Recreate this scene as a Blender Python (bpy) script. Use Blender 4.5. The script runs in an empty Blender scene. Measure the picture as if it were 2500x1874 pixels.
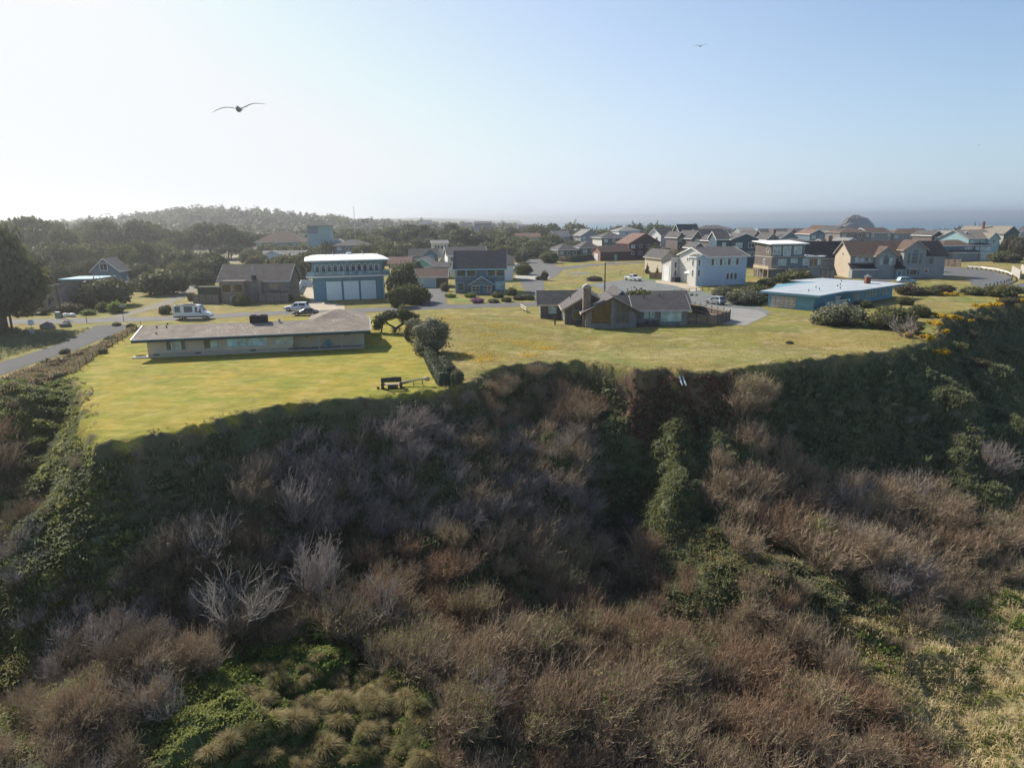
import bpy, math, random
import numpy as np
from mathutils import Vector, Matrix
R_ = math.radians
S = bpy.context.scene
COL = S.collection
rnd = random.Random(7)
rs = np.random.RandomState(11)

# ------------------------------------------------------------ camera, sky, sun, exposure
CAM_H = 18.0
PITCH, ROLL = R_(13.62), R_(-0.585)
cd = bpy.data.cameras.new('camera'); cam = bpy.data.objects.new('camera', cd); COL.objects.link(cam)
cd.sensor_width = 36.0; cd.lens = 24.0; cd.clip_start = 0.5; cd.clip_end = 60000
cam.matrix_world = Matrix.Translation((0, 0, CAM_H)) @ Matrix.Rotation(math.pi/2 - PITCH, 4, 'X') @ Matrix.Rotation(ROLL, 4, 'Z')
S.camera = cam
SUN_AZ, SUN_EL = 45.0, 36.0            # degrees left of the view direction, above the horizon
world = bpy.data.worlds.new('World'); S.world = world; world.use_nodes = True
wn = world.node_tree; wn.nodes.clear()
sky = wn.nodes.new('ShaderNodeTexSky'); sky.sky_type = 'NISHITA'; sky.sun_disc = False
sky.sun_elevation = R_(SUN_EL); sky.sun_rotation = R_(-SUN_AZ)
sky.air_density = 1.0; sky.dust_density = 0.7; sky.ozone_density = 2.0; sky.altitude = 0
bgn = wn.nodes.new('ShaderNodeBackground'); bgn.inputs['Strength'].default_value = 0.10
won = wn.nodes.new('ShaderNodeOutputWorld')
tcw = wn.nodes.new('ShaderNodeTexCoord'); sxw = wn.nodes.new('ShaderNodeSeparateXYZ'); wn.links.new(tcw.outputs['Generated'], sxw.inputs[0])
def wm(op, a, b):
    n = wn.nodes.new('ShaderNodeMath'); n.operation = op; pass
    for i, x in enumerate((a, b)):
        if isinstance(x, (int, float)): n.inputs[i].default_value = x
        else: wn.links.new(x, n.inputs[i])
    return n.outputs[0]
el_ = wm('MAXIMUM', sxw.outputs[2], 0.0)
dn = wn.nodes.new('ShaderNodeVectorMath'); dn.operation = 'DOT_PRODUCT'; wn.links.new(tcw.outputs['Generated'], dn.inputs[0]); dn.inputs[1].default_value = (-math.sin(R_(SUN_AZ)), math.cos(R_(SUN_AZ)), 0)
sunny = wn.nodes.new('ShaderNodeMapRange'); sunny.inputs[1].default_value = .2; sunny.inputs[2].default_value = 1.0; wn.links.new(dn.outputs['Value'], sunny.inputs[0])
low = wm('POWER', 2.718, wm('MULTIPLY', el_, -5.5))
hz = wn.nodes.new('ShaderNodeMath'); hz.operation = 'MULTIPLY'; hz.use_clamp = True; hz.operation = 'ADD'; wn.links.new(wm('MULTIPLY', low, .78), hz.inputs[0]); wn.links.new(wm('MULTIPLY', sunny.outputs[0], .42), hz.inputs[1])
hcol = wn.nodes.new('ShaderNodeMix'); hcol.data_type = 'RGBA'; hcol.inputs[6].default_value = (3.5, 4.6, 5.7, 1); hcol.inputs[7].default_value = (6.9, 7.0, 7.1, 1); wn.links.new(sunny.outputs[0], hcol.inputs[0])
smx = wn.nodes.new('ShaderNodeMix'); smx.data_type = 'RGBA'; wn.links.new(hz.outputs[0], smx.inputs[0]); wn.links.new(sky.outputs[0], smx.inputs[6]); wn.links.new(hcol.outputs[2], smx.inputs[7])
vmn = wn.nodes.new('ShaderNodeVectorMath'); vmn.operation = 'MULTIPLY'; wn.links.new(smx.outputs[2], vmn.inputs[0]); vmn.inputs[1].default_value = (.93, .95, 1.0)
vm2 = wn.nodes.new('ShaderNodeVectorMath'); vm2.operation = 'MINIMUM'; wn.links.new(vmn.outputs[0], vm2.inputs[0]); vm2.inputs[1].default_value = (6.0, 6.2, 6.45)
wn.links.new(vm2.outputs[0], bgn.inputs[0]); wn.links.new(bgn.outputs[0], won.inputs[0])
sl = bpy.data.lights.new('sun', 'SUN'); sl.energy = 5.0; sl.angle = R_(0.5); sl.color = (1.0, 0.93, 0.80)
so = bpy.data.objects.new('sun', sl); COL.objects.link(so)
sdir = Vector((-math.sin(R_(SUN_AZ))*math.cos(R_(SUN_EL)), math.cos(R_(SUN_AZ))*math.cos(R_(SUN_EL)), math.sin(R_(SUN_EL))))
so.rotation_euler = sdir.to_track_quat('Z', 'Y').to_euler()
S.view_settings.view_transform = 'Standard'; S.view_settings.look = 'None'
S.view_settings.exposure = 0.56; S.view_settings.gamma = 1.0
HAZE = 0.0003

# ------------------------------------------------------------ survey helpers (photo pixel -> ground point)
_f = np.array([0, math.cos(PITCH), -math.sin(PITCH)]); _u0 = np.array([0, math.sin(PITCH), math.cos(PITCH)]); _r0 = np.array([1., 0, 0])
_r = math.cos(ROLL)*_r0 + math.sin(ROLL)*_u0; _u = -math.sin(ROLL)*_r0 + math.cos(ROLL)*_u0
def ray(px, py): return _f + _r*(px-1250)/1667. + _u*(937-py)/1667.
def G(px, py, z=0.0):
    d = ray(px, py); t = (z-CAM_H)/d[2]; return (float(d[0]*t), float(d[1]*t))
def AT(px, py, D):
    d = ray(px, py); t = D/d[1]; return Vector((float(d[0]*t), D, float(CAM_H+d[2]*t)))

# ------------------------------------------------------------ naming and tagging
def tag(o, label=None, cat=None, group=None, kind=None):
    if label: o['label'] = label
    if cat: o['category'] = cat
    if group: o['group'] = group
    if kind: o['kind'] = kind
    return o
def empty(name, loc, rz=0.0, label=None, cat=None, group=None):
    o = bpy.data.objects.new(name, None); COL.objects.link(o); o.empty_display_size = 0.5
    o.location = loc; o.rotation_euler = (0, 0, rz); return tag(o, label, cat, group)
def dup(root, loc=None, rz=None, scale=None, label=None, group=None):
    r = root.copy(); COL.objects.link(r)
    if loc is not None: r.location = loc
    if rz is not None: r.rotation_euler = (0, 0, rz)
    if scale is not None: r.scale = scale
    if label: r['label'] = label
    if group: r['group'] = group
    for ch in KIDS.get(root.name, []):
        c = ch.copy(); COL.objects.link(c); c.parent = r
        KIDS.setdefault(r.name, []).append(c)
        for g in KIDS.get(ch.name, []):
            d = g.copy(); COL.objects.link(d); d.parent = c
            KIDS.setdefault(c.name, []).append(d)
    return r
KIDS = {}
def par(o, p):
    o.parent = p; KIDS.setdefault(p.name, []).append(o)

# ------------------------------------------------------------ mesh builder
class MB:
    def __init__(s): s.v = []; s.f = []
    def add(s, vs, fs):
        n = len(s.v); s.v += [tuple(v) for v in vs]; s.f += [tuple(i+n for i in f) for f in fs]; return s
    def box(s, x0, x1, y0, y1, z0, z1):
        return s.add([(x0,y0,z0),(x1,y0,z0),(x1,y1,z0),(x0,y1,z0),(x0,y0,z1),(x1,y0,z1),(x1,y1,z1),(x0,y1,z1)],
                     [(0,3,2,1),(4,5,6,7),(0,1,5,4),(1,2,6,5),(2,3,7,6),(3,0,4,7)])
    def prism(s, poly, a, b, ax):      # poly of 2-D points extruded a..b along axis 'x','y','z'
        n = len(poly)
        if ax == 'x': m = lambda p, t: (t, p[0], p[1])
        elif ax == 'y': m = lambda p, t: (p[0], t, p[1])
        else: m = lambda p, t: (p[0], p[1], t)
        vs = [m(p, a) for p in poly] + [m(p, b) for p in poly]
        fs = [tuple(range(n)), tuple(range(2*n-1, n-1, -1))] + [(i, (i+1) % n, n+(i+1) % n, n+i) for i in range(n)]
        return s.add(vs, fs)
    def tube(s, p, q, r0, r1=None, n=8):
        r1 = r0 if r1 is None else r1
        p, q = Vector(p), Vector(q); d = (q-p).normalized()
        a = d.cross(Vector((0.13, 0.2, 0.97))); a = a.normalized() if a.length > 1e-4 else Vector((1,0,0)); b = d.cross(a)
        vs = []
        for c, r in ((p, r0), (q, r1)):
            for i in range(n):
                t = 2*math.pi*i/n; vs.append(c + a*r*math.cos(t) + b*r*math.sin(t))
        return s.add(vs, [tuple(range(n-1, -1, -1)), tuple(range(n, 2*n))] + [(i, (i+1) % n, n+(i+1) % n, n+i) for i in range(n)])
    def path(s, pts, rad, n=7):
        for i in range(len(pts)-1):
            s.tube(pts[i], pts[i+1], rad[i], rad[i+1], n)
        return s
    def blob(s, c, rx, ry, rz, jit=0.15, seed=0, seg=10, rings=7, flat=None):
        rr = random.Random(seed); vs = []; fs = []
        for j in range(rings+1):
            th = math.pi*j/rings
            for i in range(seg):
                ph = 2*math.pi*i/seg; k = 1+rr.uniform(-jit, jit)
                z = math.cos(th)*rz*k
                if flat is not None: z = max(z, flat)
                vs.append((c[0]+math.sin(th)*math.cos(ph)*rx*k, c[1]+math.sin(th)*math.sin(ph)*ry*k, c[2]+z))
        for j in range(rings):
            for i in range(seg):
                fs.append((j*seg+i, (j+1)*seg+i, (j+1)*seg+(i+1) % seg, j*seg+(i+1) % seg))
        return s.add(vs, fs)
    def build(s, name, m, parent=None, smooth=False, loc=None, rz=0):
        me = bpy.data.meshes.new(name); me.from_pydata(s.v, [], s.f); me.validate()
        import bmesh
        b = bmesh.new(); b.from_mesh(me); bmesh.ops.recalc_face_normals(b, faces=b.faces); b.to_mesh(me); b.free()
        if smooth: me.polygons.foreach_set('use_smooth', [True]*len(me.polygons))
        me.materials.append(m)
        o = bpy.data.objects.new(name, me); COL.objects.link(o)
        if loc is not None: o.location = loc
        o.rotation_euler = (0, 0, rz)
        if parent is not None: par(o, parent)
        return o
def npmesh(name, V, F, m):
    V = np.asarray(V, np.float32); F = np.asarray(F, np.int32); k = F.shape[1]
    me = bpy.data.meshes.new(name)
    me.vertices.add(len(V)); me.vertices.foreach_set('co', V.ravel())
    me.loops.add(F.size); me.loops.foreach_set('vertex_index', F.ravel())
    me.polygons.add(len(F)); me.polygons.foreach_set('loop_start', np.arange(len(F), dtype=np.int32)*k)
    me.update(calc_edges=True)
    for mm in (m if isinstance(m, (list, tuple)) else [m]): me.materials.append(mm)
    return me
def link(name, me, parent=None, loc=(0,0,0)):
    o = bpy.data.objects.new(name, me); COL.objects.link(o); o.location = loc
    if parent is not None: par(o, parent)
    return o

# ------------------------------------------------------------ materials
MATS = {}
def nt(name):
    m = bpy.data.materials.new(name); m.use_nodes = True; t = m.node_tree; t.nodes.clear()
    o = t.nodes.new('ShaderNodeOutputMaterial'); return m, t, o
def N(t, kind, **kw):
    n = t.nodes.new('ShaderNode'+kind)
    for k, v in kw.items():
        if k.startswith('i_'): n.inputs[k[2:].replace('_', ' ')].default_value = v
        else: setattr(n, k, v)
    return n
def mth(t, op, a, b=None, c=None):
    n = t.nodes.new('ShaderNodeMath'); n.operation = op
    for i, x in enumerate((a, b, c)):
        if x is None: continue
        if isinstance(x, (int, float)): n.inputs[i].default_value = x
        else: t.links.new(x, n.inputs[i])
    return n.outputs[0]
def mixc(t, fac, a, b, mode='MIX'):
    n = t.nodes.new('ShaderNodeMix'); n.data_type = 'RGBA'; n.blend_type = mode
    for sock, x in ((n.inputs[0], fac), (n.inputs[6], a), (n.inputs[7], b)):
        if isinstance(x, (int, float)): sock.default_value = x
        elif isinstance(x, tuple): sock.default_value = (*x[:3], 1)
        else: t.links.new(x, sock)
    return n.outputs[2]
def noise(t, vec, scale, detail=4, rough=.55, dist=0.0):
    n = N(t, 'TexNoise'); n.inputs['Scale'].default_value = scale; n.inputs['Detail'].default_value = detail
    n.inputs['Roughness'].default_value = rough; n.inputs['Distortion'].default_value = dist
    t.links.new(vec, n.inputs['Vector']); return n.outputs['Fac']
def ramp(t, fac, a, b):
    n = N(t, 'MapRange'); n.inputs[1].default_value = a; n.inputs[2].default_value = b
    t.links.new(fac, n.inputs[0]); return n.outputs[0]
def sc(c, k): return tuple(min(1, x*k) for x in c)
def M(name, col, rough=.8, var=.25, vs=1.2, pat=None, ps=.2, spec=.3, metal=0, bump=.3, dirt=.2):
    if name in MATS: return MATS[name]
    m, t, o = nt(name); p = N(t, 'BsdfPrincipled'); t.links.new(p.outputs[0], o.inputs[0])
    tc = N(t, 'TexCoord'); vec = tc.outputs['Object']
    sx = N(t, 'SeparateXYZ'); t.links.new(vec, sx.inputs[0]); X, Y, Z = sx.outputs
    n1 = noise(t, vec, vs, 5); n2 = noise(t, vec, vs*9, 3)
    c = mixc(t, ramp(t, n1, .3, .7), sc(col, 1-var), sc(col, 1+var*.6))
    c = mixc(t, mth(t, 'MULTIPLY', ramp(t, n2, .35, .75), var), c, sc(col, .55))
    hgt = n2
    if pat in ('lap', 'board', 'rib'):
        src = Z if pat == 'lap' else mth(t, 'ADD', X, Y)
        fr = mth(t, 'FRACT', mth(t, 'DIVIDE', src, ps))
        line = mth(t, 'LESS_THAN', fr, .12 if pat != 'rib' else .3)
        c = mixc(t, mth(t, 'MULTIPLY', line, .38), c, sc(col, .35))
        cell = mth(t, 'FLOOR', mth(t, 'DIVIDE', src, ps))
        wn_ = N(t, 'TexWhiteNoise', noise_dimensions='1D'); t.links.new(cell, wn_.inputs['W'])
        c = mixc(t, mth(t, 'MULTIPLY', wn_.outputs['Value'], var*.8), c, sc(col, .6))
        hgt = mth(t, 'SUBTRACT', fr, line)
    elif pat in ('shingle', 'brick', 'roof', 'stone'):
        cv = N(t, 'CombineXYZ')
        if pat == 'roof': t.links.new(X, cv.inputs[0]); t.links.new(mth(t, 'ADD', Y, mth(t, 'MULTIPLY', Z, .35)), cv.inputs[1])
        else: t.links.new(mth(t, 'ADD', X, Y), cv.inputs[0]); t.links.new(Z, cv.inputs[1])
        if pat == 'stone':
            vo = N(t, 'TexVoronoi'); vo.inputs['Scale'].default_value = 1/ps; t.links.new(cv.outputs[0], vo.inputs['Vector'])
            c = mixc(t, ramp(t, vo.outputs['Distance'], .1, .7), c, sc(col, .45))
            sp = N(t, 'SeparateColor'); t.links.new(vo.outputs['Color'], sp.inputs[0])
            c = mixc(t, mth(t, 'MULTIPLY', sp.outputs[0], .5), c, sc(col, 1.5)); hgt = vo.outputs['Distance']
        else:
            b = N(t, 'TexBrick'); b.inputs['Scale'].default_value = 1.0
            b.inputs['Brick Width'].default_value = ps*1.2 if pat != 'brick' else ps*2.4; b.inputs['Row Height'].default_value = ps
            b.inputs['Mortar Size'].default_value = ps*.06; b.inputs['Color1'].default_value = (.35,.35,.35,1); b.inputs['Color2'].default_value = (1,1,1,1)
            b.inputs['Mortar'].default_value = (.15,.15,.15,1); t.links.new(cv.outputs[0], b.inputs['Vector'])
            c = mixc(t, .42 if pat != 'roof' else .3, c, b.outputs['Color'], 'MULTIPLY'); 
            c = mixc(t, .5, c, c, 'MIX'); hgt = b.outputs['Fac']
    # weather stains
    n3 = noise(t, vec, vs*.45, 6, .65)
    c = mixc(t, mth(t, 'MULTIPLY', ramp(t, n3, .52, .75), dirt), c, sc(col, .45))
    t.links.new(c, p.inputs['Base Color'])
    p.inputs['Roughness'].default_value = rough; p.inputs['Metallic'].default_value = metal
    p.inputs['Specular IOR Level'].default_value = spec
    if bump:
        bn = N(t, 'Bump'); bn.inputs['Strength'].default_value = bump; bn.inputs['Distance'].default_value = .03
        t.links.new(hgt, bn.inputs['Height']); t.links.new(bn.outputs[0], p.inputs['Normal'])
    MATS[name] = m; return m
def glassm(name, col, rough=.06):
    m, t, o = nt(name); p = N(t, 'BsdfPrincipled'); t.links.new(p.outputs[0], o.inputs[0])
    tc = N(t, 'TexCoord'); n1 = noise(t, tc.outputs['Object'], .8, 2)
    t.links.new(mixc(t, ramp(t, n1, .35, .65), sc(col, .6), sc(col, 1.25)), p.inputs['Base Color'])
    p.inputs['Roughness'].default_value = rough; p.inputs['Specular IOR Level'].default_value = .9
    MATS[name] = m; return m
def leafm(name, c1, c2, trans=.24, rough=.7):
    m, t, o = nt(name)
    ge = N(t, 'NewGeometry'); oi = N(t, 'ObjectInfo'); tc = N(t, 'TexCoord')
    n1 = noise(t, tc.outputs['Object'], .5, 3)
    c = mixc(t, ge.outputs['Random Per Island'], c1, c2)
    c = mixc(t, mth(t, 'MULTIPLY', ramp(t, n1, .35, .65), .5), c, sc(c1, .6))
    c = mixc(t, mth(t, 'MULTIPLY', oi.outputs['Random'], .45), c, sc(c2, .8))
    p = N(t, 'BsdfPrincipled'); t.links.new(c, p.inputs['Base Color']); p.inputs['Roughness'].default_value = rough
    p.inputs['Specular IOR Level'].default_value = .25
    tr = N(t, 'BsdfTranslucent'); t.links.new(mixc(t, .5, c, c2), tr.inputs['Color'])
    mx = N(t, 'MixShader'); mx.inputs[0].default_value = trans
    t.links.new(p.outputs[0], mx.inputs[1]); t.links.new(tr.outputs[0], mx.inputs[2]); t.links.new(mx.outputs[0], o.inputs[0])
    MATS[name] = m; return m

WHITE = M('white_paint', (.78,.78,.76), .5, .06, 1, dirt=.08)
TRIMB = M('blue_trim_paint', (.30,.50,.55), .5, .1)
DGLASS = glassm('dark_glass', (.05,.06,.07))
CURT = glassm('curtained_glass', (.38,.50,.48), .25)
BLIND = glassm('pale_blue_blind_glass', (.34,.58,.64), .3)
AMBER = glassm('amber_tinted_glass', (.09,.055,.02), .12)
TEAL = M('teal_stucco', (.15,.31,.39), .8, .12, .6)
TEALD = M('deep_teal_paint', (.06,.19,.25), .7, .1)
ROOFW = M('white_roof_membrane', (.82,.82,.80), .6, .05, .4, dirt=.12)
ROOFG = M('dark_asphalt_shingle_roof', (.10,.092,.092), .9, .25, .8, 'roof', .3)
ROOFGM = M('mid_grey_shingle_roof', (.13,.12,.12), .9, .25, .8, 'roof', .3)
ROOFGL = M('light_grey_shingle_roof', (.26,.25,.24), .9, .2, .8, 'roof', .3)
ROOFB = M('brown_shingle_roof', (.13,.085,.065), .9, .25, .8, 'roof', .3)
ROOFR = M('reddish_shingle_roof', (.22,.13,.10), .9, .25, .8, 'roof', .3)
ROOFBK = M('black_shingle_roof', (.022,.022,.025), .85, .25, .8, 'roof', .3)
GRAVELROOF = M('tan_gravel_roof', (.235,.195,.160), .95, .35, .9, None, dirt=.35)
SHINGLE = M('weathered_brown_cedar_shingle', (.19,.16,.14), .9, .4, 1.5, 'shingle', .2)
SHINGLEG = M('grey_cedar_shingle', (.27,.255,.245), .9, .35, 1.5, 'shingle', .2)
SHINGLEBL = M('blue_grey_shingle', (.22,.275,.30), .85, .3, 1.5, 'shingle', .2)
LAPBLUE = M('slate_blue_lap_siding', (.13,.20,.27), .7, .12, 1, 'lap', .2)
LAPLB = M('light_blue_lap_siding', (.46,.56,.66), .7, .08, 1, 'lap', .2)
LAPPALE = M('pale_grey_lap_siding', (.62,.60,.55), .7, .08, 1, 'lap', .2)
LAPGREY = M('grey_lap_siding', (.28,.30,.31), .75, .12, 1, 'lap', .2)
LAPBEIGE = M('beige_lap_siding', (.42,.36,.29), .75, .1, 1, 'lap', .2)
LAPGREEN = M('dark_green_lap_siding', (.09,.13,.13), .75, .12, 1, 'lap', .2)
LAPTEAL = M('sea_blue_lap_siding', (.16,.34,.43), .7, .15, 1, 'lap', .22)
LAPAQUA = M('aqua_lap_siding', (.30,.46,.48), .7, .1, 1, 'lap', .2)
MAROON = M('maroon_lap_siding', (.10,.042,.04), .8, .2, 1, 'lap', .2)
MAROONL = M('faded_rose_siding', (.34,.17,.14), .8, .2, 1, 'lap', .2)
BOARDB = M('beige_vertical_board_siding', (.58,.50,.38), .8, .12, .8, 'board', .22)
BOARDG = M('weathered_grey_board_siding', (.26,.225,.195), .9, .3, .9, 'board', .3)
CREAMW = M('cream_wall', (.68,.62,.50), .8, .08)
MINT = M('mint_green_gable', (.22,.48,.36), .7, .08)
FENCEW = M('grey_fence_board', (.20,.16,.13), .9, .35, 1.5, 'board', .17)
FENCEL = M('pale_fence_rail', (.52,.45,.36), .9, .2, 1.5)
WOODD = M('dark_weathered_timber', (.12,.085,.06), .9, .35, 3)
WOODL = M('bleached_timber', (.42,.34,.25), .9, .3, 3)
GUTTER = M('grey_metal_gutter', (.38,.42,.45), .5, .1, metal=.3)
FASC = M('dark_teal_fascia', (.035,.06,.07), .7, .1)
STONE = M('chimney_fieldstone', (.30,.23,.17), .9, .3, 2, 'stone', .3, bump=.6)
BRICK = M('red_brick', (.24,.09,.06), .9, .25, 2, 'brick', .09)
CONC = M('pale_concrete', (.42,.39,.35), .9, .2, .7)
RUBBER = M('black_rubber', (.02,.02,.02), .8, .1)
CHROME = M('alloy_metal', (.5,.5,.52), .3, .05, metal=.8, bump=0)
CARW = M('white_car_paint', (.72,.73,.74), .25, .03, spec=.6, bump=0, dirt=.04)
CARS = M('silver_car_paint', (.42,.44,.46), .25, .03, spec=.6, metal=.4, bump=0, dirt=.04)
CARN = M('navy_car_paint', (.02,.035,.07), .22, .03, spec=.7, bump=0, dirt=.04)
CARB = M('pale_blue_car_paint', (.30,.42,.50), .3, .03, spec=.6, bump=0, dirt=.04)
CARG = glassm('car_glass', (.015,.018,.02), .04)
LAMPR = M('red_tail_lamp', (.35,.02,.02), .3, .05, bump=0)
LAMPC = M('clear_lamp', (.7,.7,.68), .15, .05, bump=0)
PLASTD = M('dark_plastic', (.03,.03,.035), .6, .1)
ADIR = M('turquoise_plastic', (.05,.36,.42), .5, .08)
RUSTY = M('rust_stained_white_door', (.60,.56,.50), .7, .15, 2, 'brick', .55)
BARK = M('grey_brown_bark', (.14,.105,.08), .95, .35, 2)
ROCK = M('grey_boulder_stone', (.24,.23,.22), .95, .3, 2, 'stone', .5, bump=.6)
SEAROCK = M('sea_stack_rock', (.20,.19,.18), .95, .4, .06, None, dirt=.4)  # rock grey lightened, distance haze put into the colour
REDSIGN = M('red_sign_face', (.5,.03,.03), .5, .05, bump=0)
def rust_door():
    m = MATS['rust_stained_white_door']; t = m.node_tree; p = [n for n in t.nodes if n.type == 'BSDF_PRINCIPLED'][0]
    src = p.inputs['Base Color'].links[0].from_socket; tc = N(t, 'TexCoord')
    sx = N(t, 'SeparateXYZ'); t.links.new(tc.outputs['Object'], sx.inputs[0])
    fx = mth(t, 'ABSOLUTE', mth(t, 'SUBTRACT', mth(t, 'FRACT', mth(t, 'DIVIDE', sx.outputs[0], .62)), .5))
    fz = mth(t, 'ABSOLUTE', mth(t, 'SUBTRACT', mth(t, 'FRACT', mth(t, 'DIVIDE', sx.outputs[2], .62)), .5))
    e = mth(t, 'MAXIMUM', fx, fz); n1 = noise(t, tc.outputs['Object'], 3, 5)
    k = mth(t, 'MULTIPLY', ramp(t, e, .40, .49), ramp(t, n1, .38, .55))
    t.links.new(mixc(t, k, src, (.30,.12,.03)), p.inputs['Base Color'])
rust_door()
# the long roof's pale seed-pod litter
def litter():
    m = MATS['tan_gravel_roof']; t = m.node_tree; p = [n for n in t.nodes if n.type == 'BSDF_PRINCIPLED'][0]
    src = p.inputs['Base Color'].links[0].from_socket; tc = N(t, 'TexCoord')
    vo = N(t, 'TexVoronoi', feature='DISTANCE_TO_EDGE'); vo.inputs['Scale'].default_value = 2.2; t.links.new(tc.outputs['Object'], vo.inputs['Vector'])
    n1 = noise(t, tc.outputs['Object'], .25, 3)
    k = mth(t, 'MULTIPLY', mth(t, 'LESS_THAN', vo.outputs['Distance'], .05), ramp(t, n1, .45, .6))
    t.links.new(mixc(t, mth(t, 'MULTIPLY', k, .6), src, (.55,.46,.38)), p.inputs['Base Color'])
litter()

# ------------------------------------------------------------ terrain
EDGE = [(-400, 20), (-160, 62), (-95, 74)] + [G(*p) for p in [(60,955),(120,925),(175,925),(198,965),(200,1010),(195,1040),(232,1078),(330,1070),(450,1047),(520,1030),
    (600,1008),(700,990),(800,980),(900,972),(1000,962),(1100,948),(1150,938),(1185,905),(1250,893),(1330,886),(1420,884),(1500,893),(1560,905),(1610,900),(1660,905),(1760,908),
    (1850,893),(1950,880),(2100,865),(2200,852),(2270,832),(2300,815),(2290,790),(2330,765),(2400,752),(2500,738),(2650,720)]] + [(230, 165), (420, 170)]
EDGE = np.array(EDGE)
PROF_D = [-3, 0, .5, 1.3, 3.5, 8, 13, 19, 29, 45, 80, 200]
PROF_Z = [0, 0, -1.2, -2.8, -5.4, -9.6, -13.2, -15.9, -18.3, -20.2, -22, -24]
PLATEAU = [tuple(p) for p in EDGE] + [(30000, 400), (30000, 40000), (-30000, 40000), (-30000, 20)]
def inpoly(x, y, poly):
    r = np.zeros(x.shape, bool); n = len(poly)
    for i in range(n):
        x1, y1 = poly[i]; x2, y2 = poly[(i+1) % n]
        c = ((y1 > y) != (y2 > y)) & (x < (x2-x1)*(y-y1)/((y2-y1) if y2 != y1 else 1e-9)+x1); r ^= c
    return r
def sdist(x, y):
    """distance beyond the bluff edge, positive outside the plateau"""
    best = np.full(x.shape, 1e9); sg = np.ones(x.shape)
    for i in range(len(EDGE)-1):
        a, b = EDGE[i], EDGE[i+1]; ab = b-a; L2 = (ab**2).sum()
        t = np.clip(((x-a[0])*ab[0]+(y-a[1])*ab[1])/L2, 0, 1)
        dx = x-a[0]-t*ab[0]; dy = y-a[1]-t*ab[1]; d = dx*dx+dy*dy
        best = np.minimum(best, d)
    return np.sqrt(best)*np.where(inpoly(x, y, PLATEAU), -1., 1.)
def hashn(ix, iy, s):
    n = (ix.astype(np.int64)*374761393 + iy.astype(np.int64)*668265263 + s*1442695) & 0x7fffffff
    n = ((n ^ (n >> 13))*1274126177) & 0x7fffffff
    return ((n ^ (n >> 16)) & 0xffff)/65535.
def vnoise(x, y, f, s=0):
    x = x*f; y = y*f; ix = np.floor(x); iy = np.floor(y); fx = x-ix; fy = y-iy; fx = fx*fx*(3-2*fx); fy = fy*fy*(3-2*fy)
    a = hashn(ix, iy, s); b = hashn(ix+1, iy, s); c = hashn(ix, iy+1, s); d = hashn(ix+1, iy+1, s)
    return (a*(1-fx)+b*fx)*(1-fy)+(c*(1-fx)+d*fx)*fy
def segd(x, y, a, b):
    ax, ay = a; bx, by = b; L2 = (bx-ax)**2+(by-ay)**2
    t = np.clip(((x-ax)*(bx-ax)+(y-ay)*(by-ay))/L2, 0, 1); return np.hypot(x-ax-t*(bx-ax), y-ay-t*(by-ay)), t
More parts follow.
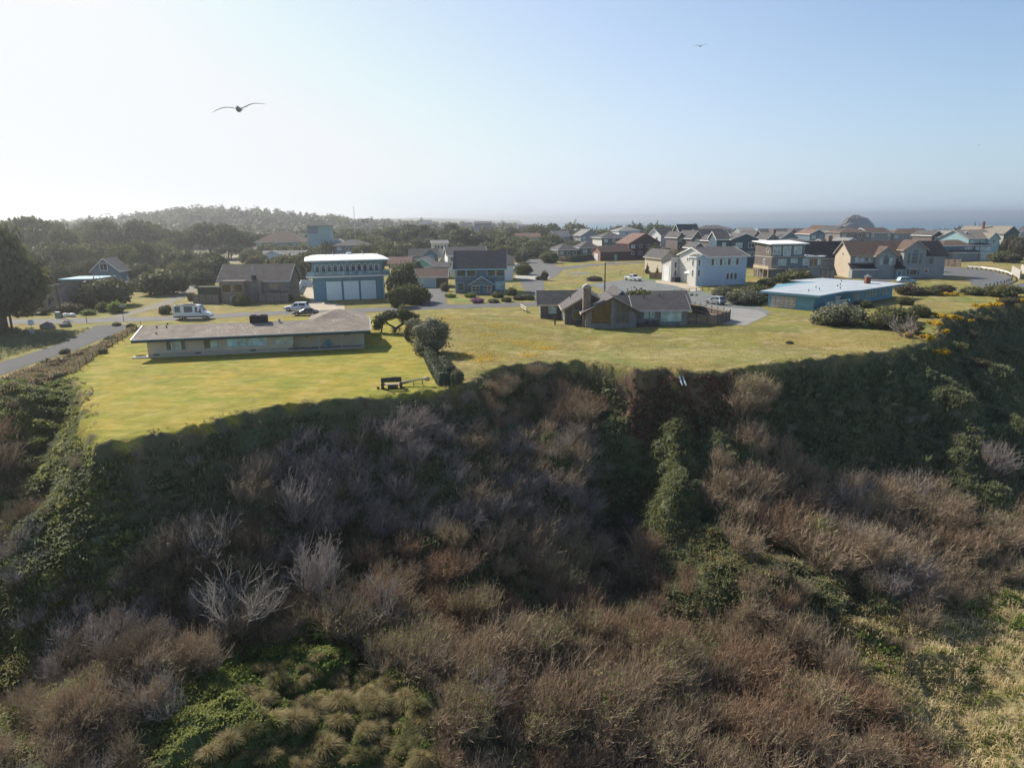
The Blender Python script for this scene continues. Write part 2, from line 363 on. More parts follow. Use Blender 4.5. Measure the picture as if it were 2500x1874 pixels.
# spurs running down the slope: (top, foot, width, height)
SPURS = [((9, 84), (4, 68), 2.4, 3.0), ((19.5, 81), (17, 66), 1.7, 2.8), ((17, 66), (24, 56), 3.6, 2.4), ((44, 82), (36, 66), 5, 2.0),
         ((-5, 70), (-2, 58), 5, 2.4), ((-22, 60), (-16, 50), 5, 1.2), ((62, 92), (52, 72), 5, 2.2), ((74, 100), (66, 84), 4, 2.5)]
GULL = [((1, 86), (-3, 66), 3.5, 2.0), ((14.5, 83), (10, 62), 3.2, 4.2), ((30, 80), (27, 64), 4, 2.2)]
def ground(x, y):
    x = np.asarray(x, float); y = np.asarray(y, float)
    d0 = sdist(x, y)
    w = (vnoise(x, y, .12, 1)-.5)*5 + (vnoise(x, y, .35, 2)-.5)*1.6
    d = np.where(d0 > 0, np.maximum(d0 + w*np.clip(d0/6, 0, 1), d0*.25), d0)
    z = np.interp(d, PROF_D, PROF_Z); wl_ = np.clip((-42-x)/9, 0, 1)*(d > 0)
    z = z*(1-wl_)+wl_*(-.26*np.maximum(d, 0)-.0035*np.maximum(d, 0)**2)
    z = z-(vnoise(x, y, .5, 16)*1.6+vnoise(x, y, 1.4, 17)*.8)*np.clip(1-abs(x-19.5)/7.5, 0, 1)**.5*np.clip(d/.5, 0, 1)*np.clip((4-d)/1.5, 0, 1)
    k = np.clip((d-1.8)/4, 0, 1)
    for a, b, wd, h in SPURS:
        dd, t = segd(x, y, a, b); dd = dd*(.55+.95*vnoise(x, y, .55, 12)); z = z + k*h*np.exp(-(dd/wd)**2)*(.7+.6*vnoise(x, y, .4, 13))
    for a, b, wd, h in GULL:
        dd, t = segd(x, y, a, b); z = z - k*h*np.exp(-(dd/wd)**2)
    z = z + k*4.6*np.exp(-(segd(x, y, (-27,33), (-9,40))[0]/8)**2)  # mound added to lift the swale floor into the sun
    z = np.where(d0 > 0, np.minimum(z, -.0), z)
    lump = (vnoise(x, y, .5, 3)-.5)*1.3 + (vnoise(x, y, 1.3, 4)-.5)*.7 + (vnoise(x, y, .17, 14)-.5)*2.2
    z = z + lump*np.clip((d0+.1)/1.6, 0, 1)
    z = z + np.clip((d0+1.2)/.9, 0, 1)*np.clip(1-d0, 0, 1)*((vnoise(x, y, 1.2, 7)-.45)*.75)
    # low ground mound between the road and the left lawn stays flat; far country
    far = np.clip((y-700)/400, 0, 1)
    z = z + 17*np.exp(-((x+365)/120)**2-((y-860)/150)**2)
    z = z + far*np.clip((-.02*y-x)/300, 0, 1)*(6+26*np.clip((y-1500)/2500, 0, 1)*vnoise(x, y, .0011, 5)+10*vnoise(x, y, .004, 6))
    c = np.minimum(y-560, x-.012*y)
    z = z - np.clip(c/60, 0, 1)*34
    c2 = np.clip((x-620)/80, 0, 1)*np.clip((y-330)/80, 0, 1); z = z - c2*30
    return z
def gz(x, y): return float(ground(np.array([x]), np.array([y]))[0])
def lines(lo, hi, fine, mlo, mhi, mid, far_lo, far_hi):
    a = list(np.arange(lo, hi, fine)); b = list(np.arange(hi, mhi, mid)); c = list(np.arange(lo-mid, mlo, -mid))[::-1]
    out = c+a+b; st = mid*1.5; v = out[-1]
    while v < far_hi: v += st; out.append(v); st *= 1.16
    st = mid*1.5; v = out[0]; pre = []
    while v > far_lo: v -= st; pre.append(v); st *= 1.16
    return np.array(pre[::-1]+out)
xs = lines(-80, 118, .42, -190, 260, 1.8, -8500, 8500)
ys = lines(24, 134, .42, 8, 360, 1.8, -300, 11000)
GX, GY = np.meshgrid(xs, ys); Zg = ground(GX.ravel(), GY.ravel())
nx, ny = len(xs), len(ys)
idx = np.arange(nx*ny).reshape(ny, nx)
F = np.stack([idx[:-1,:-1], idx[:-1,1:], idx[1:,1:], idx[1:,:-1]], -1).reshape(-1, 4)
LAWN = [G(*p) for p in [(345,800),(240,850),(160,905),(150,930),(205,1090),(600,1030),(1000,980),(1150,950),(1075,870),(1010,800),(990,776),(700,776)]]
def groundcol(x, y):
    d0 = sdist(x, y)+ (vnoise(x, y, .9, 31)-.5)*1.4
    A = lambda c: np.array(c)[None, :]
    n1 = vnoise(x, y, .09, 21)[:, None]; n2 = vnoise(x, y, .35, 22)[:, None]; n3 = vnoise(x, y, 1.2, 23)[:, None]
    col = A((.29,.222,.072))*(1-n1)+A((.20,.20,.050))*n1                 # rough pasture
    w1 = np.clip((n2-.5)*4, 0, 1); col = col*(1-.45*w1)+.45*w1*A((.165,.13,.06)); w2 = np.clip((vnoise(x, y, .22, 24)[:, None]-.6)*4, 0, 1); col = col*(1-.5*w2)+.5*w2*A((.13,.165,.04)); w3 = np.clip((vnoise(x, y, 1.1, 25)[:, None]*.6+vnoise(x, y, .4, 35)[:, None]*.4-.55)*5, 0, 1); col = col*(1-.5*w3)+.5*w3*A((.40,.32,.16))
    lawn = inpoly(x, y, LAWN)[:, None]
    lc = A((.34,.265,.045))*(1-n2)+A((.23,.245,.036))*n2; w4 = np.clip((vnoise(x, y*.7, 1.7, 26)[:, None]*.6+vnoise(x, y, .6, 28)[:, None]*.4-.45)*3.5, 0, 1); lc = lc*(1-w4*.45)+A((.42,.335,.11))*w4*.45; w5 = np.clip((vnoise(x, y, 1.2, 27)[:, None]*.6+vnoise(x, y, .4, 29)[:, None]*.4-.5)*3.5, 0, 1); lc = lc*(1-w5*.45)+A((.15,.155,.03))*w5*.45; st_ = (np.sin((x*.2+y*.98)*2.6)*.5+.5)[:, None]; lc = lc*(.95+.09*st_)
    col = np.where(lawn, lc, col)
    # drier flowered field between the houses
    fld = np.clip(1.0-np.hypot((x+3)/14, (y-108)/22), 0, 1)[:, None]
    col = col*(1-.6*fld)+.6*fld*A((.165,.165,.05))
    # pale mown strip near the right bluff edge
    st = np.exp(-((x-22-(y-88)*.4)/16)**2-((y-90)/4.5)**2)[:, None]
    col = col*(1-.6*st)+.6*st*A((.33,.29,.12))
    gr = np.exp(-(segd(x, y, G(1430,862), G(1600,899))[0]/1.5)**2)[:, None]*(.4+.6*n3)
    col = col*(1-.6*gr)+.6*gr*A((.12,.17,.04))
    # bluff face
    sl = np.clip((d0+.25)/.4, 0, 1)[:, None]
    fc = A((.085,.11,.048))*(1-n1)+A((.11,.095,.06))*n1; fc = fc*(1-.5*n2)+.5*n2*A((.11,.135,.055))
    lit = np.clip((d0-16)/14, 0, 1)[:, None]*np.clip((x-18)/25, 0, 1)[:, None]  # dry straw ground, with its sunlight put into the colour
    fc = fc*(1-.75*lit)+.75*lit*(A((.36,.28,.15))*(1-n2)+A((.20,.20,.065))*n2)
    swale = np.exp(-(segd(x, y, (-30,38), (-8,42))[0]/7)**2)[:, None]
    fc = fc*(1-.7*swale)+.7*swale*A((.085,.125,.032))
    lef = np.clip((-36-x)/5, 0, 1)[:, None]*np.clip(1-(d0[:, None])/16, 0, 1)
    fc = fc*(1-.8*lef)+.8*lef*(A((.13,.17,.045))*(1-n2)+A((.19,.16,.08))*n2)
    # the raw earth scarp
    sc_ = ((x > 12.5) & (x < 26.5))[:, None]*np.exp(-((d0[:, None]-1.6)/2.4)**4)
    fc = fc*(1-sc_*.9)+sc_*.9*A((.15,.088,.058))*(.55+.9*n3)
    edge = np.exp(-((d0[:, None]-.1)/.6)**2)*.6
    fc = fc*(1-edge)+edge*A((.15,.12,.06))
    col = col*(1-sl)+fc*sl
    # wooded country and dunes far off
    far = np.clip((y-320)/80, 0, 1)[:, None]
    col = col*(1-far)+far*(A((.07,.085,.035))*(1-n1*.4)+n1*.4*A((.22,.19,.12)))
    return np.clip(col, 0, 1)
def groundmat(name, attr=True, col=(.2,.2,.2), fine=6., vary=.45):
    m, t, o = nt(name); p = N(t, 'BsdfPrincipled'); t.links.new(p.outputs[0], o.inputs[0])
    ge = N(t, 'NewGeometry'); vec = ge.outputs['Position']; vary = vary*1.25
    if attr:
        a = N(t, 'Attribute', attribute_name='col'); c = a.outputs['Color']
    else:
        r = N(t, 'RGB'); r.outputs[0].default_value = (*col, 1); c = r.outputs[0]
    mp = N(t, 'Mapping'); mp.inputs['Scale'].default_value = (1, 2.4, 1); t.links.new(vec, mp.inputs['Vector'])
    n1 = noise(t, mp.outputs[0], .3, 8, .72); n2 = noise(t, vec, fine, 4, .75); n3 = noise(t, mp.outputs[0], 1.1, 7, .78)
    c = mixc(t, mth(t, 'MULTIPLY', ramp(t, n1, .47, .60), vary*1.1), c, mixc(t, 1., c, (1.45,1.35,1.7), 'MULTIPLY'))
    c = mixc(t, mth(t, 'MULTIPLY', ramp(t, n3, .5, .62), vary*1.2), c, mixc(t, 1., c, (.50,.60,.55), 'MULTIPLY'))
    c = mixc(t, mth(t, 'MULTIPLY', ramp(t, n2, .4, .75), vary*.9), c, mixc(t, 1., c, (.5,.5,.5), 'MULTIPLY'))
    t.links.new(c, p.inputs['Base Color']); p.inputs['Roughness'].default_value = .95; p.inputs['Specular IOR Level'].default_value = .1
    bn = N(t, 'Bump'); bn.inputs['Strength'].default_value = .6; bn.inputs['Distance'].default_value = .12
    t.links.new(mth(t, 'ADD', n2, n3), bn.inputs['Height']); t.links.new(bn.outputs[0], p.inputs['Normal'])
    MATS[name] = m; return m
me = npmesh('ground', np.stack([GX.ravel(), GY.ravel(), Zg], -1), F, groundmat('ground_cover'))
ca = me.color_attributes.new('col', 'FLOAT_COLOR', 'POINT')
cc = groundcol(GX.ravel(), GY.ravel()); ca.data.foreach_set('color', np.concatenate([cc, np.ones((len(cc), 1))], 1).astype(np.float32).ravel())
me.polygons.foreach_set('use_smooth', np.ones(len(me.polygons), bool))
tag(link('ground', me), kind='structure')

# sea
def seamat():
    m, t, o = nt('sea_water'); p = N(t, 'BsdfDiffuse'); g = N(t, 'BsdfGlossy'); g.inputs['Roughness'].default_value = .35; mx = N(t, 'MixShader'); mx.inputs[0].default_value = .10
    t.links.new(p.outputs[0], mx.inputs[1]); t.links.new(g.outputs[0], mx.inputs[2]); t.links.new(mx.outputs[0], o.inputs[0])
    ge = N(t, 'NewGeometry'); mp = N(t, 'Mapping'); mp.inputs['Scale'].default_value = (.25, 1, 1); t.links.new(ge.outputs['Position'], mp.inputs['Vector'])
    n1 = noise(t, mp.outputs[0], .02, 6, .6); n2 = noise(t, mp.outputs[0], .004, 3, .5); n3 = noise(t, mp.outputs[0], .03, 6, .7)
    c = mixc(t, ramp(t, n2, .35, .65), (.040,.125,.19), (.055,.155,.225)); c = mixc(t, ramp(t, n3, .69, .72), c, (.6,.65,.65))
    t.links.new(c, p.inputs['Color'])
    bn = N(t, 'Bump'); bn.inputs['Strength'].default_value = .6; bn.inputs['Distance'].default_value = 2.
    t.links.new(n1, bn.inputs['Height']); t.links.new(bn.outputs[0], p.inputs['Normal']); t.links.new(bn.outputs[0], g.inputs['Normal']); return m
o = MB().add([(-100, 300, -24), (12000, 300, -24), (14000, 14000, -24), (-100, 14000, -24)], [(0,1,2,3)]).build('sea', seamat()); tag(o, kind='structure')

# roads and flat sheets: outline in photo pixels, laid on the plateau
ASPH = M('road_asphalt', (.125,.122,.122), .9, .15, .25, dirt=.2)
ASPHD = M('shade_toned_asphalt', (.052,.053,.058), .9, .2, .25)  # the cypress's shade over the lane is put into this darker asphalt
GRAV = M('blue_grey_gravel', (.17,.18,.175), .95, .25, .3, dirt=.3)
GRAVT = M('tan_gravel', (.30,.26,.21), .95, .25, .3, dirt=.3)
DRIVE = M('concrete_drive', (.44,.37,.28), .9, .15, .4)
LINE = M('road_line_paint', (.6,.6,.56), .8, .1)
GRASSL = M('bright_turf', (.15,.22,.045), .95, .2, .8)
def sheet(name, pts, m, z=.02, world=False):
    P = [p if world else G(*p) for p in pts]
    o = MB().add([(x, y, 0) for x, y in P], [tuple(range(len(P)))]).build(name, m, loc=(0, 0, z)); 
    if o.data.polygons[0].normal.z < 0: o.data.flip_normals()
    return tag(o, kind='structure')
def strip(name, pts, w, m, z=.02):
    P = [Vector((*p, 0)) for p in pts]; mb = MB(); L = []; Rr = []
    for i, p in enumerate(P):
        d = (P[min(i+1, len(P)-1)]-P[max(i-1, 0)]).normalized(); n = Vector((-d.y, d.x, 0)); ww = w[i] if isinstance(w, (list, tuple)) else w
        L.append(p+n*ww/2); Rr.append(p-n*ww/2)
    vs = L+Rr; n = len(P)
    o = mb.add(vs, [(i, i+1, n+i+1, n+i) for i in range(n-1)]).build(name, m, loc=(0, 0, z))
    for pl in o.data.polygons:
        if pl.normal.z < 0: o.data.flip_normals(); break
    return tag(o, kind='structure')
strip('road', [(-330,112),(-140,124),(-98,127.8),(-80,128.5),(-66,130.5),(-50,136),(-29,140),(-14,144),(4,147),(25,152),(44,158),(62,168),(84,182),(118,202),(150,214)], [6.5]*8+[7,7,7,7,7,7,7], ASPH, .024)
strip('road', [(10,148),(6,175),(6,200),(10,222),(13,250),(12,300),(4,345)], [5,5,7,10,12,9,8], ASPH, .028)
strip('road', [(13,246),(32,270),(62,288),(100,300)], [8,6.5,6.5,6.5], ASPH, .032)
strip('road', [(10,300),(-4,330),(-20,380),(-30,460)], 7, ASPH, .036)
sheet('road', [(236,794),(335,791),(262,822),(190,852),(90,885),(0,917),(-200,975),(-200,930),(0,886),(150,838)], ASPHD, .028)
sheet('parking_area', [(1440,694),(1540,681),(1600,684),(1655,690),(1700,705),(1745,722),(1850,745),(1885,765),(1800,775),(1680,752),(1560,745)], GRAV, .032)
sheet('parking_area', [(1700,744),(1850,757),(1875,770),(1820,795),(1760,790),(1700,765)], M('pale_gravel', (.26,.25,.235), .95, .2, .3), .036)
sheet('driveway', [(745,747),(760,735),(690,680),(722,672),(757,690),(775,735),(840,745),(842,755),(745,760)], DRIVE, .040)
sheet('driveway', [(1045,705),(1090,700),(1090,742),(1115,747),(1075,748),(1020,748)], ASPH, .044)
sheet('driveway', [(1600,684),(1700,696),(1712,707),(1690,712),(1650,698),(1602,690)], DRIVE, .044)
sheet('driveway', [(1255,672),(1345,676),(1330,683),(1262,681)], M('pale_drive', (.4,.38,.34), .9, .1), .040)
sheet('driveway', [(1425,630),(1475,632),(1450,636),(1420,635)], DRIVE, .044)
sheet('dirt_track', [(440,700),(470,690),(500,700),(420,742),(300,775),(250,778),(330,757),(400,735)], M('grey_dirt', (.20,.18,.14), .95, .25, .2), .032)
sheet('cul_de_sac', [(2275,652),(2330,652),(2420,660),(2470,676),(2478,690),(2455,702),(2400,705),(2372,695),(2360,676),(2280,664)], ASPH, .028)
sheet('cul_de_sac', [(2455,700),(2500,690),(2560,690),(2560,705),(2480,707)], ASPH, .036)
sheet('parking_area', [(500,600),(560,592),(620,598),(590,612),(500,612)], GRAVT, .04)
sheet('parking_area', [(525,625),(600,623),(610,640),(530,643)], GRAVT, .044)
sheet('parking_area', [(430,602),(500,596),(500,606),(430,612)], GRAVT, .048)
sheet('turf_patch', [(1570,676),(1630,676),(1625,683),(1565,682)], GRASSL, .05)
sheet('turf_patch', [(1098,728),(1145,731),(1150,737),(1110,736)], GRASSL, .05)

# ------------------------------------------------------------ foliage generators
def quads(P, Nn, size, r, asp=1.0):
    """one leaf-sized quad at each point P facing roughly Nn"""
    n = len(P); a = r.normal(size=(n, 3)); a -= Nn*(a*Nn).sum(1)[:, None]; a /= np.linalg.norm(a, axis=1)[:, None]+1e-9
    b = np.cross(Nn, a); s = (size*r.uniform(.55, 1.35, n))[:, None]
    V = np.stack([P-a*s-b*s*asp, P+a*s-b*s*asp, P+a*s*.8+b*s*asp, P-a*s*.8+b*s*asp], 1).reshape(-1, 3)
    return V, np.arange(n*4).reshape(n, 4)
def ico(c, rx, ry, rz, r, seg=8, rings=5):
    V = []; F = []
    for j in range(rings+1):
        th = math.pi*j/rings
        for i in range(seg):
            ph = 2*math.pi*i/seg; k = r.uniform(.88, 1.08)
            V.append((c[0]+math.sin(th)*math.cos(ph)*rx*k, c[1]+math.sin(th)*math.sin(ph)*ry*k, c[2]+math.cos(th)*rz*k))
    for j in range(rings):
        for i in range(seg): F.append((j*seg+i, (j+1)*seg+i, (j+1)*seg+(i+1) % seg, j*seg+(i+1) % seg))
    return np.array(V), np.array(F)
def crown_mesh(name, clumps, n, size, seed, mat, inner=.72, minz=None, spray=0):
    r = np.random.RandomState(seed); C = np.array(clumps, float)
    w = C[:, 3]*C[:, 4]+C[:, 3]*C[:, 5]; w /= w.sum(); ci = r.choice(len(C), n, p=w)
    d = r.normal(size=(n, 3)); d /= np.linalg.norm(d, axis=1)[:, None]
    rad = 1+r.normal(size=n)*.18 - (r.rand(n) < .3)*r.uniform(0, .4, n)
    rad += .16*(np.sin(d[:, 0]*9+ci)*np.cos(d[:, 1]*8+ci*2))
    P = C[ci, :3] + d*C[ci, 3:6]*rad[:, None]
    Nn = d/C[ci, 3:6]; Nn /= np.linalg.norm(Nn, axis=1)[:, None]; Nn = Nn+r.normal(size=(n, 3))*.75; Nn /= np.linalg.norm(Nn, axis=1)[:, None]
    if minz is not None: k = P[:, 2] > minz; P = P[k]; Nn = Nn[k]
    V, F = quads(P, Nn, size, r); Vs = [V]; Fs = [F]; off = len(V)
    for c in C:
        v, f = ico(c[:3], c[3]*inner, c[4]*inner, c[5]*inner, r)
        if minz is not None: v[:, 2] = np.maximum(v[:, 2], minz)
        Vs.append(v); Fs.append(f+off); off += len(v)
    return npmesh(name, np.concatenate(Vs), np.concatenate(Fs), mat)
def dome_clumps(r, n=14, w=1., h=1., low=0.1):
    out = [(0, 0, h*.42, w*.62, w*.62, h*.46)]
    for i in range(n):
        a = r.uniform(0, 6.283); q = r.uniform(.35, .95)**.6*w*.72; z = h*(low+ (.72-low)*(1-(q/w)**2)*r.uniform(.5, 1.15))
        s = r.uniform(.22, .36)*w; out.append((q*math.cos(a), q*math.sin(a), z, s, s, s*r.uniform(.6, .95)*h/w*.9))
    return out
def pine_clumps(r, n=16, w=1., h=1., base=.45):
    out = []
    for i in range(n):
        a = r.uniform(0, 6.283); q = math.sqrt(r.uniform(0, 1))*w*.85; z = h*(base+(.93-base)*(1-(q/w)**1.6)*r.uniform(.55, 1.05)+.03)
        s = r.uniform(.24, .40)*w; out.append((q*math.cos(a), q*math.sin(a), z, s*1.15, s*1.15, s*r.uniform(.28, .5)*h/w))
    return out
def spruce_clumps(r, w=1., h=1.):
    out = []
    for k in range(9):
        z = h*(.12+.86*k/8.); q = w*(1-k/8.6)*.55
        for j in range(4 if k < 7 else 1):
            a = r.uniform(0, 6.283); out.append((q*math.cos(a), q*math.sin(a), z, w*(1-k/9.)*.42+.05, w*(1-k/9.)*.42+.05, h*.07))
    return out
LEAF_D = leafm('dark_pine_needles', (.045,.060,.026), (.15,.155,.060))
LEAF_M = leafm('olive_leaves', (.062,.078,.030), (.20,.19,.070))
LEAF_S = leafm('silver_olive_leaves', (.075,.082,.045), (.27,.26,.16))
LEAF_G = leafm('fresh_green_leaves', (.09,.14,.03), (.23,.29,.065), .35)
LEAF_B = leafm('brown_green_leaves', (.085,.065,.040), (.14,.12,.06))
LEAF_H = leafm('hedge_leaves', (.045,.065,.032), (.12,.14,.085))
GORSE = leafm('gorse_flowers', (.62,.38,.012), (.80,.54,.03), .3)
def V_(kind, seed):
    r = random.Random(seed)
    if kind == 'pine': return crown_mesh('crown', pine_clumps(r, 20), 6500, .040, seed, LEAF_D, .62)
    if kind == 'oak': return crown_mesh('crown', dome_clumps(r, 22, low=.15), 7000, .038, seed, LEAF_D, .78, 0.0)
    if kind == 'olive': return crown_mesh('crown', dome_clumps(r, 20), 6500, .038, seed, LEAF_M, .78, 0.0)
    if kind == 'silver': return crown_mesh('crown', dome_clumps(r, 16), 8000, .030, seed, LEAF_S, .8, 0.0)
    if kind == 'bush': return crown_mesh('crown', dome_clumps(r, 14), 3600, .046, seed, LEAF_M, .78, 0.0)
    if kind == 'green': return crown_mesh('crown', dome_clumps(r, 14), 3800, .044, seed, LEAF_G, .78, 0.0)
    if kind == 'brown': return crown_mesh('crown', dome_clumps(r, 14), 4200, .038, seed, LEAF_B, .74, 0.0)
    if kind == 'spruce': return crown_mesh('crown', spruce_clumps(r), 2600, .035, seed, LEAF_D, .7)
CROWNS = {k: [V_(k, 100+i*7+len(k)) for i in range(n)] for k, n in (('pine', 4), ('oak', 3), ('olive', 3), ('silver', 2), ('bush', 3), ('green', 2), ('brown', 2), ('spruce', 2))}
def trunk_mesh(kind, seed):
    r = random.Random(seed); mb = MB()
    if kind == 'pine':
        for k in range(3):
            a = r.uniform(0, 6.28); q = r.uniform(.25, .6)
            mb.path([(0, 0, -.03), (.03*math.cos(a), .03*math.sin(a), .2), (q*.5*math.cos(a), q*.5*math.sin(a), .45), (q*math.cos(a), q*math.sin(a), .72)], [.05, .04, .028, .012])
    else:
        mb.path([(0, 0, -.05), (.02, .01, .3), (.0, .03, .6), (.03, 0, .8)], [.06, .045, .03, .012])
    return mb
TRUNKS = {}
def tree(x, y, w, h, kind, label, group=None, cat='tree', name=None, z=None, rz=None):
    r = random.Random(int(x*131+y*17)); z = gz(x, y)-.1 if z is None else z
    nm = name or {'pine': 'cypress_tree', 'spruce': 'spruce_tree', 'oak': 'shore_pine', 'olive': 'shore_pine'}.get(kind, 'shrub')
    e = empty(nm, (x, y, z), r.uniform(0, 6.28) if rz is None else rz, label, cat, group)
    o = link('crown', CROWNS[kind][r.randrange(len(CROWNS[kind]))], e); o.scale = (w/2, w/2*r.uniform(.85, 1.1), h)
    tk = 'pine' if kind == 'pine' else 'x'
    if tk not in TRUNKS:
        t = trunk_mesh(tk, 5).build('trunk', BARK, e); TRUNKS[tk] = t.data
    else: t = link('trunk', TRUNKS[tk], e)
    t.scale = (w/2 if tk == 'pine' else w*.45, w/2 if tk == 'pine' else w*.45, h)
    return e
def tpx(px, D, wpx, top, kind, label, group=None, **k):
    p = AT(px, top, D); w = wpx*D/1667.; g = gz(p.x, p.y)
    return tree(p.x, p.y, w, max(p.z-g, 1.0), kind, label, group, **k)
def shrub(x, y, w, h, kind, label, group=None, name='shrub', cat='shrub'):
    h = max(h, .36*w)
    z = gz(x, y)-.1; o = link(name, CROWNS[kind][random.Random(int(x*97+y*13)).randrange(len(CROWNS[kind]))], None, (x, y, z))
    o.scale = (w/2*1.08, w/2, h); o.rotation_euler = (0, 0, random.Random(int(x*7+y)).uniform(0, 6.28)); return tag(o, label, cat, group)
def spx(px, base, wpx, top, kind, label, group=None, **k):
    x, y = G(px, base); w = wpx*y/1667.; y2 = y+w*.4; x2 = x*y2/y
    return shrub(x2, y2, w, max(AT(px, top, y2).z, .5)*1.12, kind, label, group, **k)

# ------------------------------------------------------------ houses
class House:
    def __init__(s, name, label, x, y, rot, cat='house', group=None, z=0.0):
        s.root = empty(name, (x, y, z), R_(rot), label, cat, group)
    def part(s, name, mb, m, parent=None, smooth=False): return mb.build(name, m, parent or s.root, smooth)
    def block(s, x0, x1, y0, y1, h, roof='gx', rise=2., wall=WHITE, roofm=ROOFG, trim=WHITE, ov=.5, z0=0., t=.18, wallname='wall', roofname='roof', ov2=None):
        base = z0-.3 if z0 == 0 else z0; xm, ym = (x0+x1)/2, (y0+y1)/2; ov2 = ov if ov2 is None else ov2
        mb = MB(); rf = MB(); tr = MB(); H = z0+h
        if roof == 'gx':
            mb.prism([(y0,base),(y1,base),(y1,H),(ym,H+rise),(y0,H)], x0, x1, 'x'); s_ = rise/((y1-y0)/2); e = H-ov*s_
            rf.prism([(y0-ov,e),(ym,H+rise),(y1+ov,e),(y1+ov,e+t),(ym,H+rise+t),(y0-ov,e+t)], x0-ov2, x1+ov2, 'x')
            for a, b in ((x0-ov2-.06, x0-ov2-.003), (x1+ov2+.003, x1+ov2+.06)):
                tr.prism([(y0-ov-.03,e-.08),(ym,H+rise-.08),(y1+ov+.03,e-.08),(y1+ov+.03,e+t+.04),(ym,H+rise+t+.04),(y0-ov-.03,e+t+.04)], a, b, 'x')
            tr.box(x0-ov2, x1+ov2, y0-ov-.06, y0-ov-.003, e-.06, e+t+.02)
        elif roof == 'gy':
            mb.prism([(x0,base),(x1,base),(x1,H),(xm,H+rise),(x0,H)], y0, y1, 'y'); s_ = rise/((x1-x0)/2); e = H-ov*s_
            rf.prism([(x0-ov,e),(xm,H+rise),(x1+ov,e),(x1+ov,e+t),(xm,H+rise+t),(x0-ov,e+t)], y0-ov2, y1+ov2, 'y')
            tr.prism([(x0-ov-.03,e-.08),(xm,H+rise-.08),(x1+ov+.03,e-.08),(x1+ov+.03,e+t+.04),(xm,H+rise+t+.04),(x0-ov-.03,e+t+.04)], y0-ov2-.06, y0-ov2-.003, 'y')
            for a, b in ((x0-ov-.06, x0-ov-.003), (x1+ov+.003, x1+ov+.06)): tr.box(a, b, y0-ov2, y1+ov2, e-.06, e+t+.02)
        elif roof == 'hip':
            mb.box(x0, x1, y0, y1, base, H)
            a = min(x1-x0, y1-y0)/2+ov; lx = (x1-x0)/2+ov-a; ly = (y1-y0)/2+ov-a; X0, X1, Y0, Y1 = x0-ov, x1+ov, y0-ov, y1+ov
            rf.add([(X0,Y0,H),(X1,Y0,H),(X1,Y1,H),(X0,Y1,H),(X0,Y0,H+t),(X1,Y0,H+t),(X1,Y1,H+t),(X0,Y1,H+t),
                    (xm-max(lx,.02),ym-max(ly,.0),H+t+rise),(xm+max(lx,.02),ym-max(ly,.0),H+t+rise),(xm+max(lx,.02),ym+max(ly,.02),H+t+rise),(xm-max(lx,.02),ym+max(ly,.02),H+t+rise)],
                   [(0,3,2,1),(0,1,5,4),(1,2,6,5),(2,3,7,6),(3,0,4,7),(4,5,9,8),(5,6,10,9),(6,7,11,10),(7,4,8,11),(8,9,10,11)])
            tr.box(X0-.05, X1+.05, Y0-.06, Y0-.003, H-.05, H+t-.01); tr.box(X0-.06, X0-.003, Y0, Y1, H-.05, H+t-.01)
        elif roof == 'shed':      # rises to the back
            mb.prism([(y0,base),(y1,base),(y1,H+rise),(y0,H)], x0, x1, 'x'); s_ = rise/(y1-y0)
            rf.prism([(y0-ov,H-ov*s_),(y1+ov,H+rise+ov*s_),(y1+ov,H+rise+ov*s_+t),(y0-ov,H-ov*s_+t)], x0-ov2, x1+ov2, 'x')
            tr.box(x0-ov2, x1+ov2, y0-ov-.06, y0-ov-.003, H-ov*s_-.06, H-ov*s_+t+.02)
        elif roof == 'shedx':     # rises to the right
            mb.prism([(x0,base),(x1,base),(x1,H+rise),(x0,H)], y0, y1, 'y'); s_ = rise/(x1-x0)
            rf.prism([(x0-ov,H-ov*s_),(x1+ov,H+rise+ov*s_),(x1+ov,H+rise+ov*s_+t),(x0-ov,H-ov*s_+t)], y0-ov2, y1+ov2, 'y')
            tr.prism([(x0-ov-.03,H-ov*s_-.08),(x1+ov,H+rise+ov*s_-.08),(x1+ov,H+rise+ov*s_+t+.04),(x0-ov-.03,H-ov*s_+t+.04)], y0-ov2-.06, y0-ov2-.003, 'y')
            tr.box(x0-ov-.06, x0-ov-.003, y0-ov2, y1+ov2, H-ov*s_-.06, H-ov*s_+t+.02)
        elif roof == 'flat':
            mb.box(x0, x1, y0, y1, base, H); rf.box(x0-ov, x1+ov, y0-ov, y1+ov, H, H+t)
            tr.box(x0-ov-.05, x1+ov+.05, y0-ov-.06, y0-ov-.003, H-.04, H+t+.03); tr.box(x0-ov-.06, x0-ov-.003, y0-ov, y1+ov, H-.04, H+t+.03)
        s.part(wallname, mb, wall); r_ = s.part(roofname, rf, roofm)
        if trim and tr.v: s.part('fascia', tr, trim)
        return r_
    def _pl(s, face, p, u, z, w, h, d0, d1, du=0, dz=0):
        # box on a face; d0..d1 = distance proud of the wall
        a, b = u-w/2+du, u+w/2+du
        if face == 'S': return (a, b, p-d1, p-d0, z+dz, z+h+dz)
        if face == 'N': return (a, b, p+d0, p+d1, z+dz, z+h+dz)
        if face == 'W': return (p-d1, p-d0, a, b, z+dz, z+h+dz)
        return (p+d0, p+d1, a, b, z+dz, z+h+dz)
